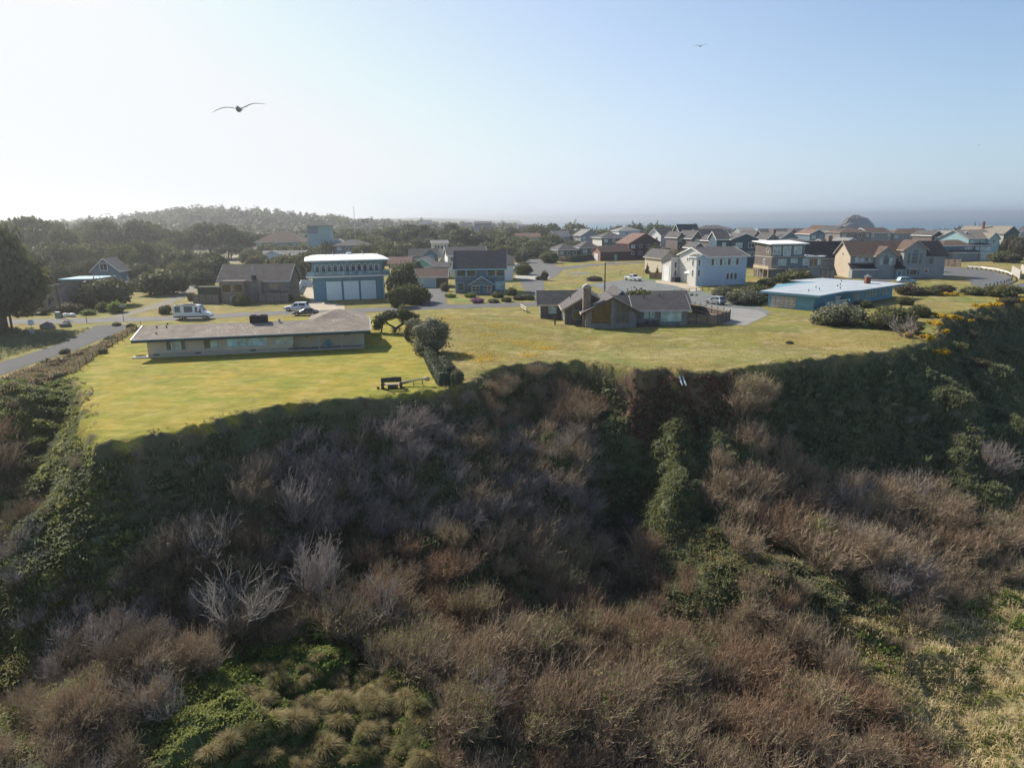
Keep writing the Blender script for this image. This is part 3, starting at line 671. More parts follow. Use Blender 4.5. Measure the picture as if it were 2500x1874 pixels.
    def win(s, face, p, u, z, w, h, fm=WHITE, gm=DGLASS, mull=0, bar=0, ft=.1, name='window', arch=False):
        mb = MB(); B = lambda u_, z_, w_, h_: mb.box(*s._pl(face, p, u_, z_, w_, h_, .0, .07))
        B(u, z-ft, w+2*ft, ft); B(u-w/2-ft/2, z, ft, h); B(u+w/2+ft/2, z, ft, h)
        if not arch: B(u, z+h, w+2*ft, ft)
        for k in range(mull): B(u-w/2+w*(k+1)/(mull+1), z, .06, h)
        for k in range(bar): mb.box(*s._pl(face, p, u, z+h*(k+1)/(bar+1)-.025, w, .05, .0, .06))
        pane = MB(); pane.box(*s._pl(face, p, u, z, w, h, .0, .03))
        if arch:
            n = 8; rin = w/2; ro = w/2+ft
            def P2(rr, k): a = math.pi*k/n; return (u+rr*math.cos(a), z+h+rr*math.sin(a))
            for k in range(n):
                q = [P2(rin, k), P2(ro, k), P2(ro, k+1), P2(rin, k+1)]
                if face == 'S': mb.prism(q, p-.07, p, 'y')
            pane.prism([P2(rin, k) for k in range(n+1)], p-.03, p, 'y')
            mb.box(*s._pl(face, p, u, z+h-.03, w, .06, .0, .06))
        f = s.part(name, mb, fm); s.part('pane', pane, gm, f); return f
    def gar(s, face, p, u, z, w, h, m=WHITE, fm=None, rows=4, name='garage_door'):
        mb = MB()
        for k in range(rows): mb.box(*s._pl(face, p, u, z+h*k/rows, w, h/rows-.03, 0, .05))
        o = s.part(name, mb, m)
        if fm:
            f = MB(); f.box(*s._pl(face, p, u-w/2-.07, z, .14, h+.14, 0, .08)); f.box(*s._pl(face, p, u+w/2+.07, z, .14, h+.14, 0, .08)); f.box(*s._pl(face, p, u, z+h, w, .14, 0, .08))
            s.part('door_frame', f, fm, o)
        return o
    def door(s, face, p, u, z, w, h, m=TEALD, fm=WHITE):
        mb = MB().box(*s._pl(face, p, u, z, w, h, 0, .04)); o = s.part('door', mb, m)
        f = MB(); f.box(*s._pl(face, p, u-w/2-.05, z, .1, h+.1, 0, .07)); f.box(*s._pl(face, p, u+w/2+.05, z, .1, h+.1, 0, .07)); f.box(*s._pl(face, p, u, z+h, w, .1, 0, .07))
        s.part('door_frame', f, fm, o)
        s.part('handle', MB().box(*s._pl(face, p, u+w*.38, z+h*.47, .06, .12, .04, .09)), CHROME, o); return o
    def box(s, name, m, *b, parent=None): return s.part(name, MB().box(*b), m, parent)
    def posts(s, name, m, pts, r=.07):
        for (x, y, z0, z1) in pts: s.part(name, MB().box(x-r, x+r, y-r, y+r, z0, z1), m)
    def chim(s, x, y, z0, z1, w, m=BRICK, cap=True):
        c = s.part('chimney', MB().box(x-w/2, x+w/2, y-w/2, y+w/2, z0, z1), m)
        if cap: s.part('chimney_cap', MB().box(x-w/2-.1, x+w/2+.1, y-w/2-.1, y+w/2+.1, z1+.003, z1+.15).box(x-w*.2, x+w*.2, y-w*.2, y+w*.2, z1+.15, z1+.5), CHROME, c)
        return c
    def vents(s, pts, m=PLASTD, h=.4):
        for (x, y, z) in pts: s.part('roof_vent', MB().tube((x, y, z-.2), (x, y, z+h), .08, n=6).tube((x, y, z+h), (x, y, z+h+.1), .14, .1, n=6), m)

# --- the long beige ranch house on the left lawn
a = G(363, 874); b = G(890, 849); ang = math.degrees(math.atan2(b[1]-a[1], b[0]-a[0])); L_ = math.hypot(b[0]-a[0], b[1]-a[1])
h = House('ranch_house', 'long low beige ranch house with litter strewn tan roof behind the mown lawn', a[0], a[1], ang)
Wd = 9.0; PW = L_*.655
mb = MB().prism([(0,-.3),(Wd,-.3),(Wd,2.75),(Wd/2,3.6),(0,2.75)], 0, PW, 'x').prism([(1.9,-.3),(Wd,-.3),(Wd,2.75),(Wd/2,3.6),(1.9,3.05)], PW, L_, 'x')
h.part('wall', mb, BOARDB)
ovf = 1.15; s_ = .85/(Wd/2); e = 2.75-ovf*s_; t_ = .2
h.part('roof', MB().prism([(-ovf,e),(Wd/2,3.6),(Wd+ovf,e),(Wd+ovf,e+t_),(Wd/2,3.6+t_),(-ovf,e+t_)], -1.5, L_+.9, 'x'), GRAVELROOF)
h.part('fascia', MB().box(-1.56, L_+.96, -ovf-.06, -ovf-.003, e-.22, e+t_-.02).prism([(-ovf,e-.2),(Wd/2,3.4),(Wd+ovf,e-.2),(Wd+ovf,e+t_-.03),(Wd/2,3.6+t_-.03),(-ovf,e+t_-.03)], -1.56, -1.503, 'x').prism([(-ovf,e-.2),(Wd/2,3.4),(Wd+ovf,e-.2),(Wd+ovf,e+t_-.03),(Wd/2,3.6+t_-.03),(-ovf,e+t_-.03)], L_+.903, L_+.96, 'x'), FASC)
h.part('gutter', MB().box(-1.6, L_+1.0, -ovf-.17, -ovf-.063, e+t_-.08, e+t_+.05).prism([(-ovf,e+t_-.02),(Wd/2,3.6+t_),(Wd+ovf,e+t_-.02),(Wd+ovf,e+t_+.06),(Wd/2,3.6+t_+.08),(-ovf,e+t_+.06)], L_+.905, L_+1.06, 'x').prism([(-ovf,e+t_-.02),(Wd/2,3.6+t_),(Wd+ovf,e+t_-.02),(Wd+ovf,e+t_+.06),(Wd/2,3.6+t_+.08),(-ovf,e+t_+.06)], -1.66, -1.505, 'x'), GUTTER)
U = lambda px: (px-363)/(890-363.)*L_
for px0, px1, gm, mu in ((406,453,CURT,2),(493,528,CURT,1),(549,597,BLIND,0),(600,648,BLIND,0),(665,712,CURT,0)):
    u0, u1 = U(px0)+.1, U(px1)-.1
    f = h.win('S', 0, (u0+u1)/2, 1.0 if mu else 1.1, u1-u0, 1.45 if mu else 1.2, TRIMB, gm, 0, ft=.06)
    if mu == 2:
        wq = u1-u0
        for b0, b1 in ((u0, u0+wq*.24), (u1-wq*.24, u1)): h.part('pane', MB().box(b0, b1, -.045, -.031, 1.0, 2.45), DGLASS, f)
        for b0 in (u0+wq*.23, u1-wq*.26): h.part('mullion', MB().box(b0, b0+wq*.03, -.09, -.002, 1.0, 2.45), WHITE, f)
    if mu == 1:
        h.part('pane', MB().box(u0, u0+(u1-u0)*.5, -.045, -.031, 1.0, 2.45), DGLASS, f); h.part('mullion', MB().box(u0+(u1-u0)*.5, u0+(u1-u0)*.53, -.09, -.002, 1.0, 2.45), WHITE, f)
for px in (382, 479, 611, 704): h.part('vent', MB().box(U(px)-.35, U(px)+.35, -.04, -.002, .32, .5), PLASTD)
h.part('porch_floor', MB().box(PW+.01, L_, -.15, 1.89, -.2, .18), CONC)
for px in (775, 832, 886): h.part('porch_post', MB().box(U(px)-.05, U(px)+.05, -.1, .02, .18, 2.72), TRIMB)
h.door('S', 1.9, PW+1.9, .18, .95, 2.0, BOARDB, BOARDB)
h.part('pane', MB().box(PW+1.62, PW+2.18, 1.82, 1.855, 1.6, 2.05), DGLASS)
h.part('window_grille', MB().box(U(840), U(855), 1.8, 1.897, 1.75, 2.35), MAROON)
h.part('side_step', MB().box(-2.1, -.01, 0, 1.6, -.05, .15), CONC)
h.part('plinth', MB().box(0, PW, -.03, -.002, -.3, .62).box(PW+.002, L_, -.18, -.152, -.3, .16), M('beige_plinth', (.42,.38,.31), .9, .1))
cx = U(620); ck = h.part('chimney', MB().box(cx-1.2, cx+1.2, Wd/2-.6, Wd/2+.5, 3.3, 4.75), M('near_black_chimney', (.02,.02,.025), .8, .1))
for b0 in (cx-.95, cx+.35): h.part('chimney_pot', MB().box(b0, b0+.6, Wd/2-.3, Wd/2+.2, 4.75, 4.9), M('clay_flue', (.25,.17,.14)), ck)
h.vents([(U(372), 3.6, 3.4), (U(396), 3.5, 3.4), (U(383), .9, 2.9), (U(392), 5.0, 3.6)], PLASTD, .35)
h.part('turbine_vent', MB().tube((U(672), 4, 3.5), (U(672), 4, 3.95), .16, n=8).tube((U(672), 4, 3.95), (U(672), 4, 4.2), .24, .12, n=8), GUTTER)
h.block(U(752), U(888), Wd+.3, Wd+7, 2.7, 'hip', 1.35, BOARDB, GRAVELROOF, GUTTER, .7)
aw = h.root
# Adirondack chair on the porch
def local(root, p): return root.matrix_world @ Vector(p)
bpy.context.view_layer.update()
p = local(h.root, (U(797), 1.0, .18))
ad = empty('adirondack_chair', p, R_(ang), 'turquoise slatted garden chair on the ranch house porch', 'chair')
MB().box(-.33,.33,-.45,.15,.3,.36).build('seat', ADIR, ad)
mb = MB(); 
for k in range(5): mb.add([(-.3+k*.125,.1,.3),(-.2+k*.125,.1,.3),(-.2+k*.125,.45,1.1-abs(k-2)*.05),(-.3+k*.125,.45,1.1-abs(k-2)*.05),(-.3+k*.125,.14,.3),(-.2+k*.125,.14,.3),(-.2+k*.125,.49,1.1-abs(k-2)*.05),(-.3+k*.125,.49,1.1-abs(k-2)*.05)],[(0,1,2,3),(7,6,5,4),(0,4,5,1),(1,5,6,2),(2,6,7,3),(3,7,4,0)])
mb.build('backrest', ADIR, ad)
for sx in (-1, 1):
    MB().box(sx*.4-.06, sx*.4+.06, -.5, .3, .56, .6).build('armrest', ADIR, ad)
    MB().box(sx*.4-.04, sx*.4+.04, -.45, -.37, 0, .56).build('leg', ADIR, ad); MB().box(sx*.4-.04, sx*.4+.04, .2, .28, 0, .56).build('leg', ADIR, ad)
p = local(h.root, (-1.2, .8, .15)); mb = MB()
for k in range(60): 
    t0, t1 = k*.35, (k+1)*.35; r0, r1 = .35+.1*math.sin(k*.7), .35+.1*math.sin((k+1)*.7)
    mb.tube((r0*1.6*math.cos(t0), r0*math.sin(t0), .02+k*.002), (r1*1.6*math.cos(t1), r1*math.sin(t1), .02+(k+1)*.002), .02, n=5)
tag(mb.build('garden_hose', M('grey_green_hose', (.2,.25,.2)), loc=p), 'coiled garden hose lying on the step at the left end of the ranch house', 'hose')

# --- shingled bluff-top house with the stone chimney
h = House('shingle_cottage', 'weathered shingle bluff house with fieldstone chimney and big gabled picture window', 12.4, 113.9, 0)
x_, y_ = 12.4, 113.9
def lb(x0, x1, y0, y1): return (x0-x_, x1-x_, y0-y_, y1-y_)
h.block(*lb(5.4,13,125.2,131), 2.7, 'gx', 2.0, SHINGLE, ROOFG, FENCEL, .45, ov2=.7)
h.win('W', 5.4-x_, 126.9-y_, .9, .9, 1.5, WHITE, DGLASS, 0, 1, ft=.14); h.win('W', 5.4-x_, 129.0-y_, .9, .9, 1.5, WHITE, DGLASS, 0, 1, ft=.14)
h.win('S', 125.2-y_, 7.6-x_, 1.0, 1.3, 1.2, TRIMB, CURT, 1)
h.block(*lb(9.3,18,117.8,130), 2.8, 'gy', 2.5, SHINGLE, ROOFGM, FENCEL, .6, ov2=.5)
h.win('W', 9.3-x_, 119.6-y_, .8, 1.0, 1.6, WHITE, DGLASS, 1, 1, ft=.13); h.door('W', 9.3-x_, 123.5-y_, .1, .9, 2.1, WHITE)
h.win('S', 117.8-y_, 11.3-x_, .9, 1.2, 1.5, TRIMB, AMBER, 0, ft=.07)
# great room: gabled, its front wall a shallow prow
xa, xb, yf, yk = 12.5-x_, 21.0-x_, 114.0-y_, 122.0-y_; xm_ = (xa+xb)/2; Hh = 2.7; rise = 2.4; pr = 1.5
mb = MB(); vs = [(xa,yf,-.3),(xm_,yf-pr,-.3),(xb,yf,-.3),(xb,yk,-.3),(xa,yk,-.3),(xa,yf,Hh),(xm_,yf-pr,Hh+rise),(xb,yf,Hh),(xb,yk,Hh),(xm_,yk,Hh+rise),(xa,yk,Hh)]
mb.add(vs, [(0,1,6,5),(1,2,7,6),(2,3,8,7),(3,4,10,9,8),(4,0,5,10),(5,6,9,10),(6,7,8,9),(0,4,3,2,1)])
h.part('wall', mb, SHINGLEG)
ov = .8; s_ = rise/((xb-xa)/2); e = Hh-ov*s_; t_ = .2; yo = .5
def slope(x0, z0, x1, z1, yf0, yf1):
    return MB().add([(x0,yf0,z0),(x1,yf1,z1),(x1,yk,z1),(x0,yk,z0),(x0,yf0,z0+t_),(x1,yf1,z1+t_),(x1,yk,z1+t_),(x0,yk,z0+t_)], [(0,3,2,1),(4,5,6,7),(0,1,5,4),(1,2,6,5),(2,3,7,6),(3,0,4,7)])
h.part('roof', slope(xa-ov, e, xm_, Hh+rise, yf-yo+.2, yf-pr-yo), ROOFGM); h.part('roof', slope(xb+ov, e, xm_, Hh+rise, yf-yo+.2, yf-pr-yo), ROOFG)
def rake(x0, z0, y0, x1, z1, y1): 
    return MB().add([(x0,y0-.06,z0-.1),(x1,y1-.06,z1-.1),(x1,y1-.06,z1+t_+.03),(x0,y0-.06,z0+t_+.03),(x0,y0-.003,z0-.1),(x1,y1-.003,z1-.1),(x1,y1-.003,z1+t_+.03),(x0,y0-.003,z0+t_+.03)], [(0,1,2,3),(7,6,5,4),(0,4,5,1),(1,5,6,2),(2,6,7,3),(3,7,4,0)])
h.part('fascia', rake(xa-ov,e,yf-yo+.2,xm_,Hh+rise,yf-pr-yo), WOODD); h.part('fascia', rake(xb+ov,e,yf-yo+.2,xm_,Hh+rise,yf-pr-yo), WOODD)
h.part('fascia', MB().box(xa-ov-.06, xa-ov-.003, yf-yo+.2, yk, e-.06, e+t_+.02), FENCEL)
def prowpt(u, d=.05):      # u 0..1 along the left then right half
    if u <= 1: x0, y0, x1, y1, k = xa, yf, xm_, yf-pr, u
    else: x0, y0, x1, y1, k = xm_, yf-pr, xb, yf, u-1
    x = x0+(x1-x0)*k; y = y0+(y1-y0)*k; n = Vector((-(y1-y0), (x1-x0))).normalized()*-1; n = n if n.y < 0 else -n
    return x+n.x*d, y+n.y*d
def rz_(u): return Hh+rise*(1-abs(u-1))
def prowquad(u0, u1, z0, top0, top1, d): 
    A, B = prowpt(u0, d), prowpt(u1, d); C, D = prowpt(u0, 0), prowpt(u1, 0)
    return [(A[0],A[1],z0),(B[0],B[1],z0),(B[0],B[1],top1),(A[0],A[1],top0),(C[0],C[1],z0),(D[0],D[1],z0),(D[0],D[1],top1),(C[0],C[1],top0)]
Q6 = [(0,1,2,3),(7,6,5,4),(0,4,5,1),(1,5,6,2),(2,6,7,3),(3,7,4,0)]
w1 = h.part('picture_window', MB().add(prowquad(.24,.93,.95,rz_(.24)-.35,rz_(.93)-.35,.03), Q6), AMBER)
mb = MB()
for u in (.24,.47,.70,.91): mb.add(prowquad(u,u+.02,.95,rz_(u)-.35,rz_(u+.02)-.35,.08), Q6)
mb.add(prowquad(.24,.93,2.55,2.63,2.63,.08), Q6).add(prowquad(.22,.95,.85,.95,.95,.1), Q6); h.part('frame', mb, WOODD, w1)
w2 = h.part('picture_window', MB().add(prowquad(1.13,1.68,.95,rz_(1.13)-.35,rz_(1.68)-.35,.03), Q6), DGLASS)
mb = MB()
for u in (1.12,1.30,1.48,1.66): mb.add(prowquad(u,u+.02,.95,rz_(u)-.35,rz_(u+.02)-.35,.08), Q6)
mb.add(prowquad(1.12,1.68,2.45,2.53,2.53,.08), Q6); h.part('frame', mb, SHINGLEBL, w2)
c = h.part('chimney', MB().box(xa-.35, xa+.95, yf+1.0, yf+2.2, -.2, 6.5), STONE)
h.part('chimney_cap', MB().box(xa-.45, xa+1.05, yf+.9, yf+2.3, 6.503, 6.7).prism([(xa-.4,6.85),(xa+1.0,6.85),(xa+.3,7.2)], yf+.95, yf+2.25, 'y').box(xa-.2, xa+.8, yf+1.1, yf+2.1, 6.7, 6.85), CONC, c)
# right wing
h.block(*lb(21.0,30.0,115.6,123), 2.75, 'gx', 1.9, SHINGLEG, ROOFG, GUTTER, .55, ov2=.4)
h.block(*lb(17.0,21.6,117.6,123), 2.7, 'gx', 1.85, SHINGLEG, ROOFG, None, .2, ov2=0)
h.win('S', 115.6-y_, 23.0-x_, 1.35, .75, 1.05, TRIMB, CURT, 0, ft=.06); h.win('S', 115.6-y_, 24.0-x_, 1.35, .75, 1.05, TRIMB, CURT, 0, ft=.06)
h.win('S', 115.6-y_, 27.2-x_, .75, 3.4, 1.7, TRIMB, CURT, 2, ft=.07)
h.part('porch_step', MB().box(21-x_, 25-x_, 114.6-y_, 115.59-y_, -.1, .35).box(21-x_, 25-x_, 114.2-y_, 114.6-y_, -.1, .18), WOODD)
h.part('porch_bench', MB().box(23-x_, 25-x_, 115-y_, 115.4-y_, .75, .82).box(23-x_, 23.1-x_, 115-y_, 115.4-y_, .35, .75).box(24.9-x_, 25-x_, 115-y_, 115.4-y_, .35, .75), WOODD)
h.block(*lb(17.5,22.5,123.5,134), 2.7, 'gy', 2.4, SHINGLE, ROOFG, GUTTER, .5); h.block(*lb(22.5,33,127,133.5), 2.6, 'gx', 1.6, SHINGLE, ROOFG, GUTTER, .5)
h.vents([(10.8-x_,124-y_,4.0),(23.0-x_,118.5-y_,4.3),(25.8-x_,118.9-y_,4.5)], PLASTD, .4)
# yard fence
def board_fence(pts, hgt, label, mat=FENCEW, rail=FENCEL, post=2.2, topr=True, name='board_fence'):
    e = empty(name, (pts[0][0], pts[0][1], gz(*pts[0])), 0, label, 'fence'); ox, oy = pts[0]
    for i in range(len(pts)-1):
        p, q = Vector((pts[i][0]-ox, pts[i][1]-oy, 0)), Vector((pts[i+1][0]-ox, pts[i+1][1]-oy, 0)); d = (q-p); L = d.length; d.normalize(); n = Vector((-d.y, d.x, 0))
        mb = MB(); k = 0; 
        while k*.16 < L-.05:
            a0 = p+d*(k*.16+.005); a1 = p+d*min(k*.16+.15, L); hh = hgt+.04*((k*7) % 3-1)
            mb.add([a0-n*.015, a1-n*.015, a1+n*.015, a0+n*.015]+[v+Vector((0,0,hh)) for v in (a0-n*.015, a1-n*.015, a1+n*.015, a0+n*.015)], [(0,3,2,1),(4,5,6,7),(0,1,5,4),(1,2,6,5),(2,3,7,6),(3,0,4,7)]); k += 1
        mb.build('boards', mat, e)
        if topr:
            r = MB()
            for zz in (hgt*.86, hgt*.25):
                a0, a1 = p+n*.03, q+n*.03
                r.add([a0, a1, a1+n*.08, a0+n*.08]+[v+Vector((0,0,.12)) for v in (a0, a1, a1+n*.08, a0+n*.08)], [(0,3,2,1),(4,5,6,7),(0,1,5,4),(1,2,6,5),(2,3,7,6),(3,0,4,7)])
                for j in range(len(r.v)-8, len(r.v)): r.v[j] = (r.v[j][0], r.v[j][1], r.v[j][2]+zz)
            r.build('rail', rail, e)
        m_ = int(L/post)+1
        for j in range(m_+1 if i == len(pts)-2 else m_):
            c = p+d*min(L, j*L/m_)
            MB().box(c.x-.06, c.x+.06, c.y-.06, c.y+.06, -.3, hgt+.35).build('post', WOODD, e)
    return e
board_fence([(29.9,116.1),(35.1,115.4),(38.6,119.8)], 1.75, 'grey board fence closing the yard at the right end of the shingle bluff house', topr=False)
board_fence([(38.6,119.95),(34.8,133.0)], 1.75, 'fence with pale rails and tall posts slanting back behind the shingle bluff house yard')

# --- turquoise two storey building: balcony, arched windows, three tall garage doors
a = G(767, 735); b = G(940, 728); ang = math.degrees(math.atan2(b[1]-a[1], b[0]-a[0])); L_ = math.hypot(b[0]-a[0], b[1]-a[1])
h = House('garage_apartment', 'turquoise two storey building with white roof, arched windows, balcony and three tall garage doors', a[0], a[1], ang)
dp = 14; z1 = 5.3; z2 = 8.9
h.part('wall', MB().box(0, L_, 0, dp, -.3, z1), TEAL); h.part('wall', MB().box(.15, L_-.15, 1.6, dp-.1, z1, z2), TEAL)
ov = 1.5; X0, X1, Y0, Y1 = -ov, L_+ov, 1.6-ov-.4, dp+ov
h.part('roof', MB().add([(X0,Y0,z2),(X1,Y0,z2),(X1,Y1,z2),(X0,Y1,z2),(X0,Y0,z2+.25),(X1,Y0,z2+.25),(X1,Y1,z2+.25),(X0,Y1,z2+.25),(X0+1.6,Y0+3,z2+.8),(X1-1.6,Y0+3,z2+.8),(X1-1.6,Y1-2,z2+.8),(X0+1.6,Y1-2,z2+.8),(X0+3.2,Y0+7,z2+1.05),(X1-3.2,Y0+7,z2+1.05),(X1-3.2,Y1-5,z2+1.05),(X0+3.2,Y1-5,z2+1.05)],
    [(0,3,2,1),(0,1,5,4),(1,2,6,5),(2,3,7,6),(3,0,4,7),(4,5,9,8),(5,6,10,9),(6,7,11,10),(7,4,8,11),(8,9,13,12),(9,10,14,13),(10,11,15,14),(11,8,12,15),(12,13,14,15)]), ROOFW)
bx0, bx1 = -1.3, L_+1.3
dk = h.part('balcony', MB().box(bx0, bx1, -.9, 1.59, z1+.003, z1+.3).box(bx0, -.01, 1.59, dp, z1+.003, z1+.3), M('grey_blue_deck', (.22,.27,.29), .8, .1))
h.part('deck_fascia', MB().box(bx0-.05, bx1+.05, -.96, -.903, z1-.02, z1+.32).box(bx0-.06, bx0-.003, -.96, dp, z1-.02, z1+.32), WHITE, dk)
n = 10
for k in range(n+1):
    x = bx0+.1+(bx1-bx0-.2)*k/n; h.part('balcony_post', MB().box(x-.04, x+.04, -.86, -.78, z1+.3, z1+1.4), PLASTD)
h.part('handrail', MB().box(bx0, bx1, -.86, -.78, z1+1.4, z1+1.46).box(bx0, bx1, -.86, -.80, z1+.34, z1+.4).box(bx0, bx0+.06, -.8, dp, z1+1.4, z1+1.46), PLASTD)
h.part('balcony_glass', MB().box(bx0, bx1, -.835, -.805, z1+.42, z1+1.36), glassm('balcony_glass_pane', (.16,.32,.38), .1))
for k in range(11):
    u = 1.2+(L_-2.6)*k/10; big = k == 5
    h.win('S', 1.6, u, z1+1.1, .82, 1.25 if not big else 1.45, WHITE, DGLASS, 0, 0, ft=.14, arch=True)
h.win('W', .15, 3.4, z1+.9, 1.6, 1.6, WHITE, DGLASS)
for k in range(3):
    u = 3.05+1.55+k*3.9; h.gar('S', 0, u, .05, 3.45, 4.3, M('pale_blue_garage_door', (.80,.86,.88), .6, .05), TEALD, 9)
h.part('downpipe', MB().box(L_-.22, L_-.1, -.1, -.002, 0, z1), WHITE); h.part('wall_lamp', MB().blob((L_*.52, -.15, z1-.35), .15, .12, .12, 0), WHITE)
h.vents([(3.4,5,z2+.6),(5.1,5.2,z2+.6),(5.1,9,z2+.9),(12,5.5,z2+.7),(12,9.5,z2+.9)], GUTTER, .8)
h.box('roof_hatch', WHITE, 8.3, 9.4, 8, 9, z2+1.0, z2+1.55)
h.part('side_deck', MB().box(L_+.1, L_+2.6, 4, 7, .3, .45), WOODL); h.posts('side_post', WHITE, [(L_+1.1,4.1,.45,3.0),(L_+2.5,4.1,.45,3.0)], .06); h.box('side_awning', ROOFW, L_+.1, L_+2.9, 3.9, 7, 3.0, 3.12)
e = empty('white_panel_fence', (*G(727,719), 0), 0, 'tall white panel fence closing the side yard left of the turquoise building', 'fence')
p0, p1, p2 = [Vector((*G(*q), 0))-Vector((*G(727,719), 0)) for q in ((727,719),(737,700),(762,700))]
for p, q in ((p0, p1), (p1, p2)):
    n_ = Vector((-(q-p).y, (q-p).x, 0)).normalized()*.06
    MB().add([p-n_, q-n_, q+n_, p+n_]+[v+Vector((0,0,1.9)) for v in (p-n_, q-n_, q+n_, p+n_)], [(0,3,2,1),(4,5,6,7),(0,1,5,4),(1,2,6,5),(2,3,7,6),(3,0,4,7)]).build('panel', WHITE, e)

# --- weathered board house left of it
a = G(518, 742); b = G(683, 742)
h = House('board_house', 'grey brown board house with big dark roof and metal flue across the street', a[0]+1, a[1]+3, 1)
L_ = 15.3
h.block(0, L_, 0, 9, 4.9, 'gx', 3.2, BOARDG, M('grey_brown_shingle_roof', (.17,.145,.13), .95, .25, .8, 'roof', .3), GUTTER, .5, ov2=.6)
h.block(1.3, 6.4, -3.2, .0, 5.0, 'flat', 0, BOARDG, MATS['grey_brown_shingle_roof'], None, .1, t=.05)
h.block(6.4, 9.6, -1.2, .0, 4.9, 'flat', 0, BOARDG, MATS['grey_brown_shingle_roof'], None, .1, t=.05)
for u in (2.6, 5.2): h.win('S', -3.2, u, 2.6, 1.9, 1.7, WOODL, AMBER, ft=.12)
h.win('S', -3.2, 4.2, .5, 2.0, 1.2, WOODL, CURT, 1, ft=.1); h.win('S', 0, 12.0, 3.1, 1.7, 1.3, WOODL, AMBER, ft=.12)
h.door('S', 0, 10.4, .1, .9, 2, BOARDG, BOARDG)
h.box('deck_planter', WOODD, 11.2, 15, -1.4, -.01, 1.9, 2.5)
c = h.part('chimney', MB().box(7.3, 8.1, -.3, .5, 4.9, 6.1), PLASTD); h.part('flue', MB().tube((7.7,.1,6.1),(7.7,.1,7.5),.14).tube((7.7,.1,7.5),(7.7,.1,7.8),.24,.16), GUTTER, c)
board_fence([(a[0]-4.6,a[1]+1),(a[0]+1.9,a[1]-.6)], 2.1, 'tall grey board fence at the left front of the board house', BOARDG, topr=False)
board_fence([(a[0]+10.2,a[1]+1.0),(a[0]+17.2,a[1]+.2)], 2.3, 'tall grey board fence at the right front of the board house', BOARDG, topr=False)
p_ = (a[0]-1.5, a[1]+3.5)
tag(MB().box(-2.6,2.6,-1,1,-.1,3.6).build('clipped_hedge', LEAF_H, loc=(*p_, 0)), 'dark clipped hedge behind the left board fence', 'hedge')

# --- shingled house with blue trim and gabled porch
a = G(1112, 716); b = G(1233, 715)
h = House('shingle_house', 'two storey shingle house with pale blue trim, dark roof and a gabled sun porch', a[0], a[1], 0)
L_ = b[0]-a[0]; TB = M('pale_blue_trim', (.34,.55,.62), .5, .08)
h.block(0, L_, 0, 8.5, 6.1, 'gx', 4.0, SHINGLEBL, ROOFG, TB, .35, ov2=.5)
for u, w_ in ((1.55,2.1),(4.05,2.1),(9.0,1.9),(11.2,1.9)): h.win('S', 0, u, 4.2, w_, 1.45, TB, DGLASS, ft=.14)
h.win('S', 0, 1.3, .8, 1.5, 1.7, TB, DGLASS, 0, 1, ft=.12); h.win('S', 0, 11.2, .9, 2.2, 1.8, TB, CURT, ft=.12)
h.block(4.0, 9.4, -3.0, -.003, 2.5, 'gy', 1.8, SHINGLEBL, ROOFG, TB, .45, ov2=.35)
h.win('S', -3.0, 5.2, .75, 1.7, 1.25, WHITE, DGLASS, 1, 1, ft=.1); h.win('S', -3.0, 8.1, .75, 1.7, 1.25, WHITE, DGLASS, 1, 1, ft=.1)
d = h.door('S', -3.0, 6.65, .1, .95, 2.1, TEALD, TB)
h.part('wreath', MB().path([(6.65+.18*math.cos(t*.7), -3.09, 1.65+.18*math.sin(t*.7)) for t in range(10)], [.05]*10), LEAF_B, d)
for y in (2.2, 3.4, 4.8): h.win('W', 0, y, 1.0, .7, 1.4, WHITE, DGLASS, 0, 1, ft=.12)
h.part('corner_board', MB().box(-.02, .16, -.05, -.002, 0, 6.1), TB); h.part('corner_board', MB().box(L_-.16, L_+.02, -.05, -.002, 0, 6.1), TB)
h.posts('step_post', WOODD, [(5.9,-4.2,-.1,.9),(7.4,-4.2,-.1,.9)], .06)
# --- white garage house
h = House('white_garage_house', 'pale grey and blue sided house with tall garage door and narrow upper windows', 49.0, 182.3, 18)
gl = 15.6
h.block(3, gl, 0, 13.4, 7.6, 'gx', 2.1, LAPLB, ROOFGM, WHITE, .6, ov2=.5)
h.block(0, 3, 0, 3.3, 7.6, 'gy', .5, LAPLB, ROOFGM, WHITE, .35, ov2=.4)
h.part('corner_board', MB().box(-.02, .16, -.05, -.002, 0, 7.6), WHITE); h.part('corner_board', MB().box(1.5, 1.62, -.04, -.002, 0, 7.6), WHITE)
h.part('side_wall', MB().box(-.05, -.004, 0, 3.3, 0, 7.55), LAPPALE); h.part('side_wall', MB().prism([(3.31,0),(13.4,0),(13.4,7.6),(6.7,9.65),(3.31,8.6)], 2.95, 2.996, 'x'), LAPPALE)
for z_ in (2.6, 5.3): h.win('S', 0, .8, z_, .6, 1.6, WHITE, DGLASS, ft=.1); h.win('W', -.05, 1.6, z_, .6, 1.6, WHITE, DGLASS, ft=.1)
h.win('W', 2.95, 8.0, 6.1, .5, .9, WHITE, DGLASS); h.win('W', 2.95, 9.0, 6.1, .5, .9, WHITE, DGLASS)
for k in range(7): h.win('S', 0, 4.9+1.28*k, 5.3, .8, 1.7, WHITE, CURT if k % 2 else DGLASS, ft=.12)
for k in range(3): h.win('S', 0, 9.8+1.25*k, 1.5, .8, 1.6, WHITE, DGLASS, ft=.1)
h.block(0.6, 5.4, 13.6, 18.4, 6.5, 'shed', -1.4, LAPPALE, ROOFGM, WHITE, .3)
h.part('garage_wall', MB().prism([(13.6,0),(18.4,0),(18.4,5.1),(13.6,6.45)], .55, .596, 'x'), LAPPALE)
h.gar('W', .55, 16.0, .05, 3.0, 4.2, WHITE, WHITE, 8)
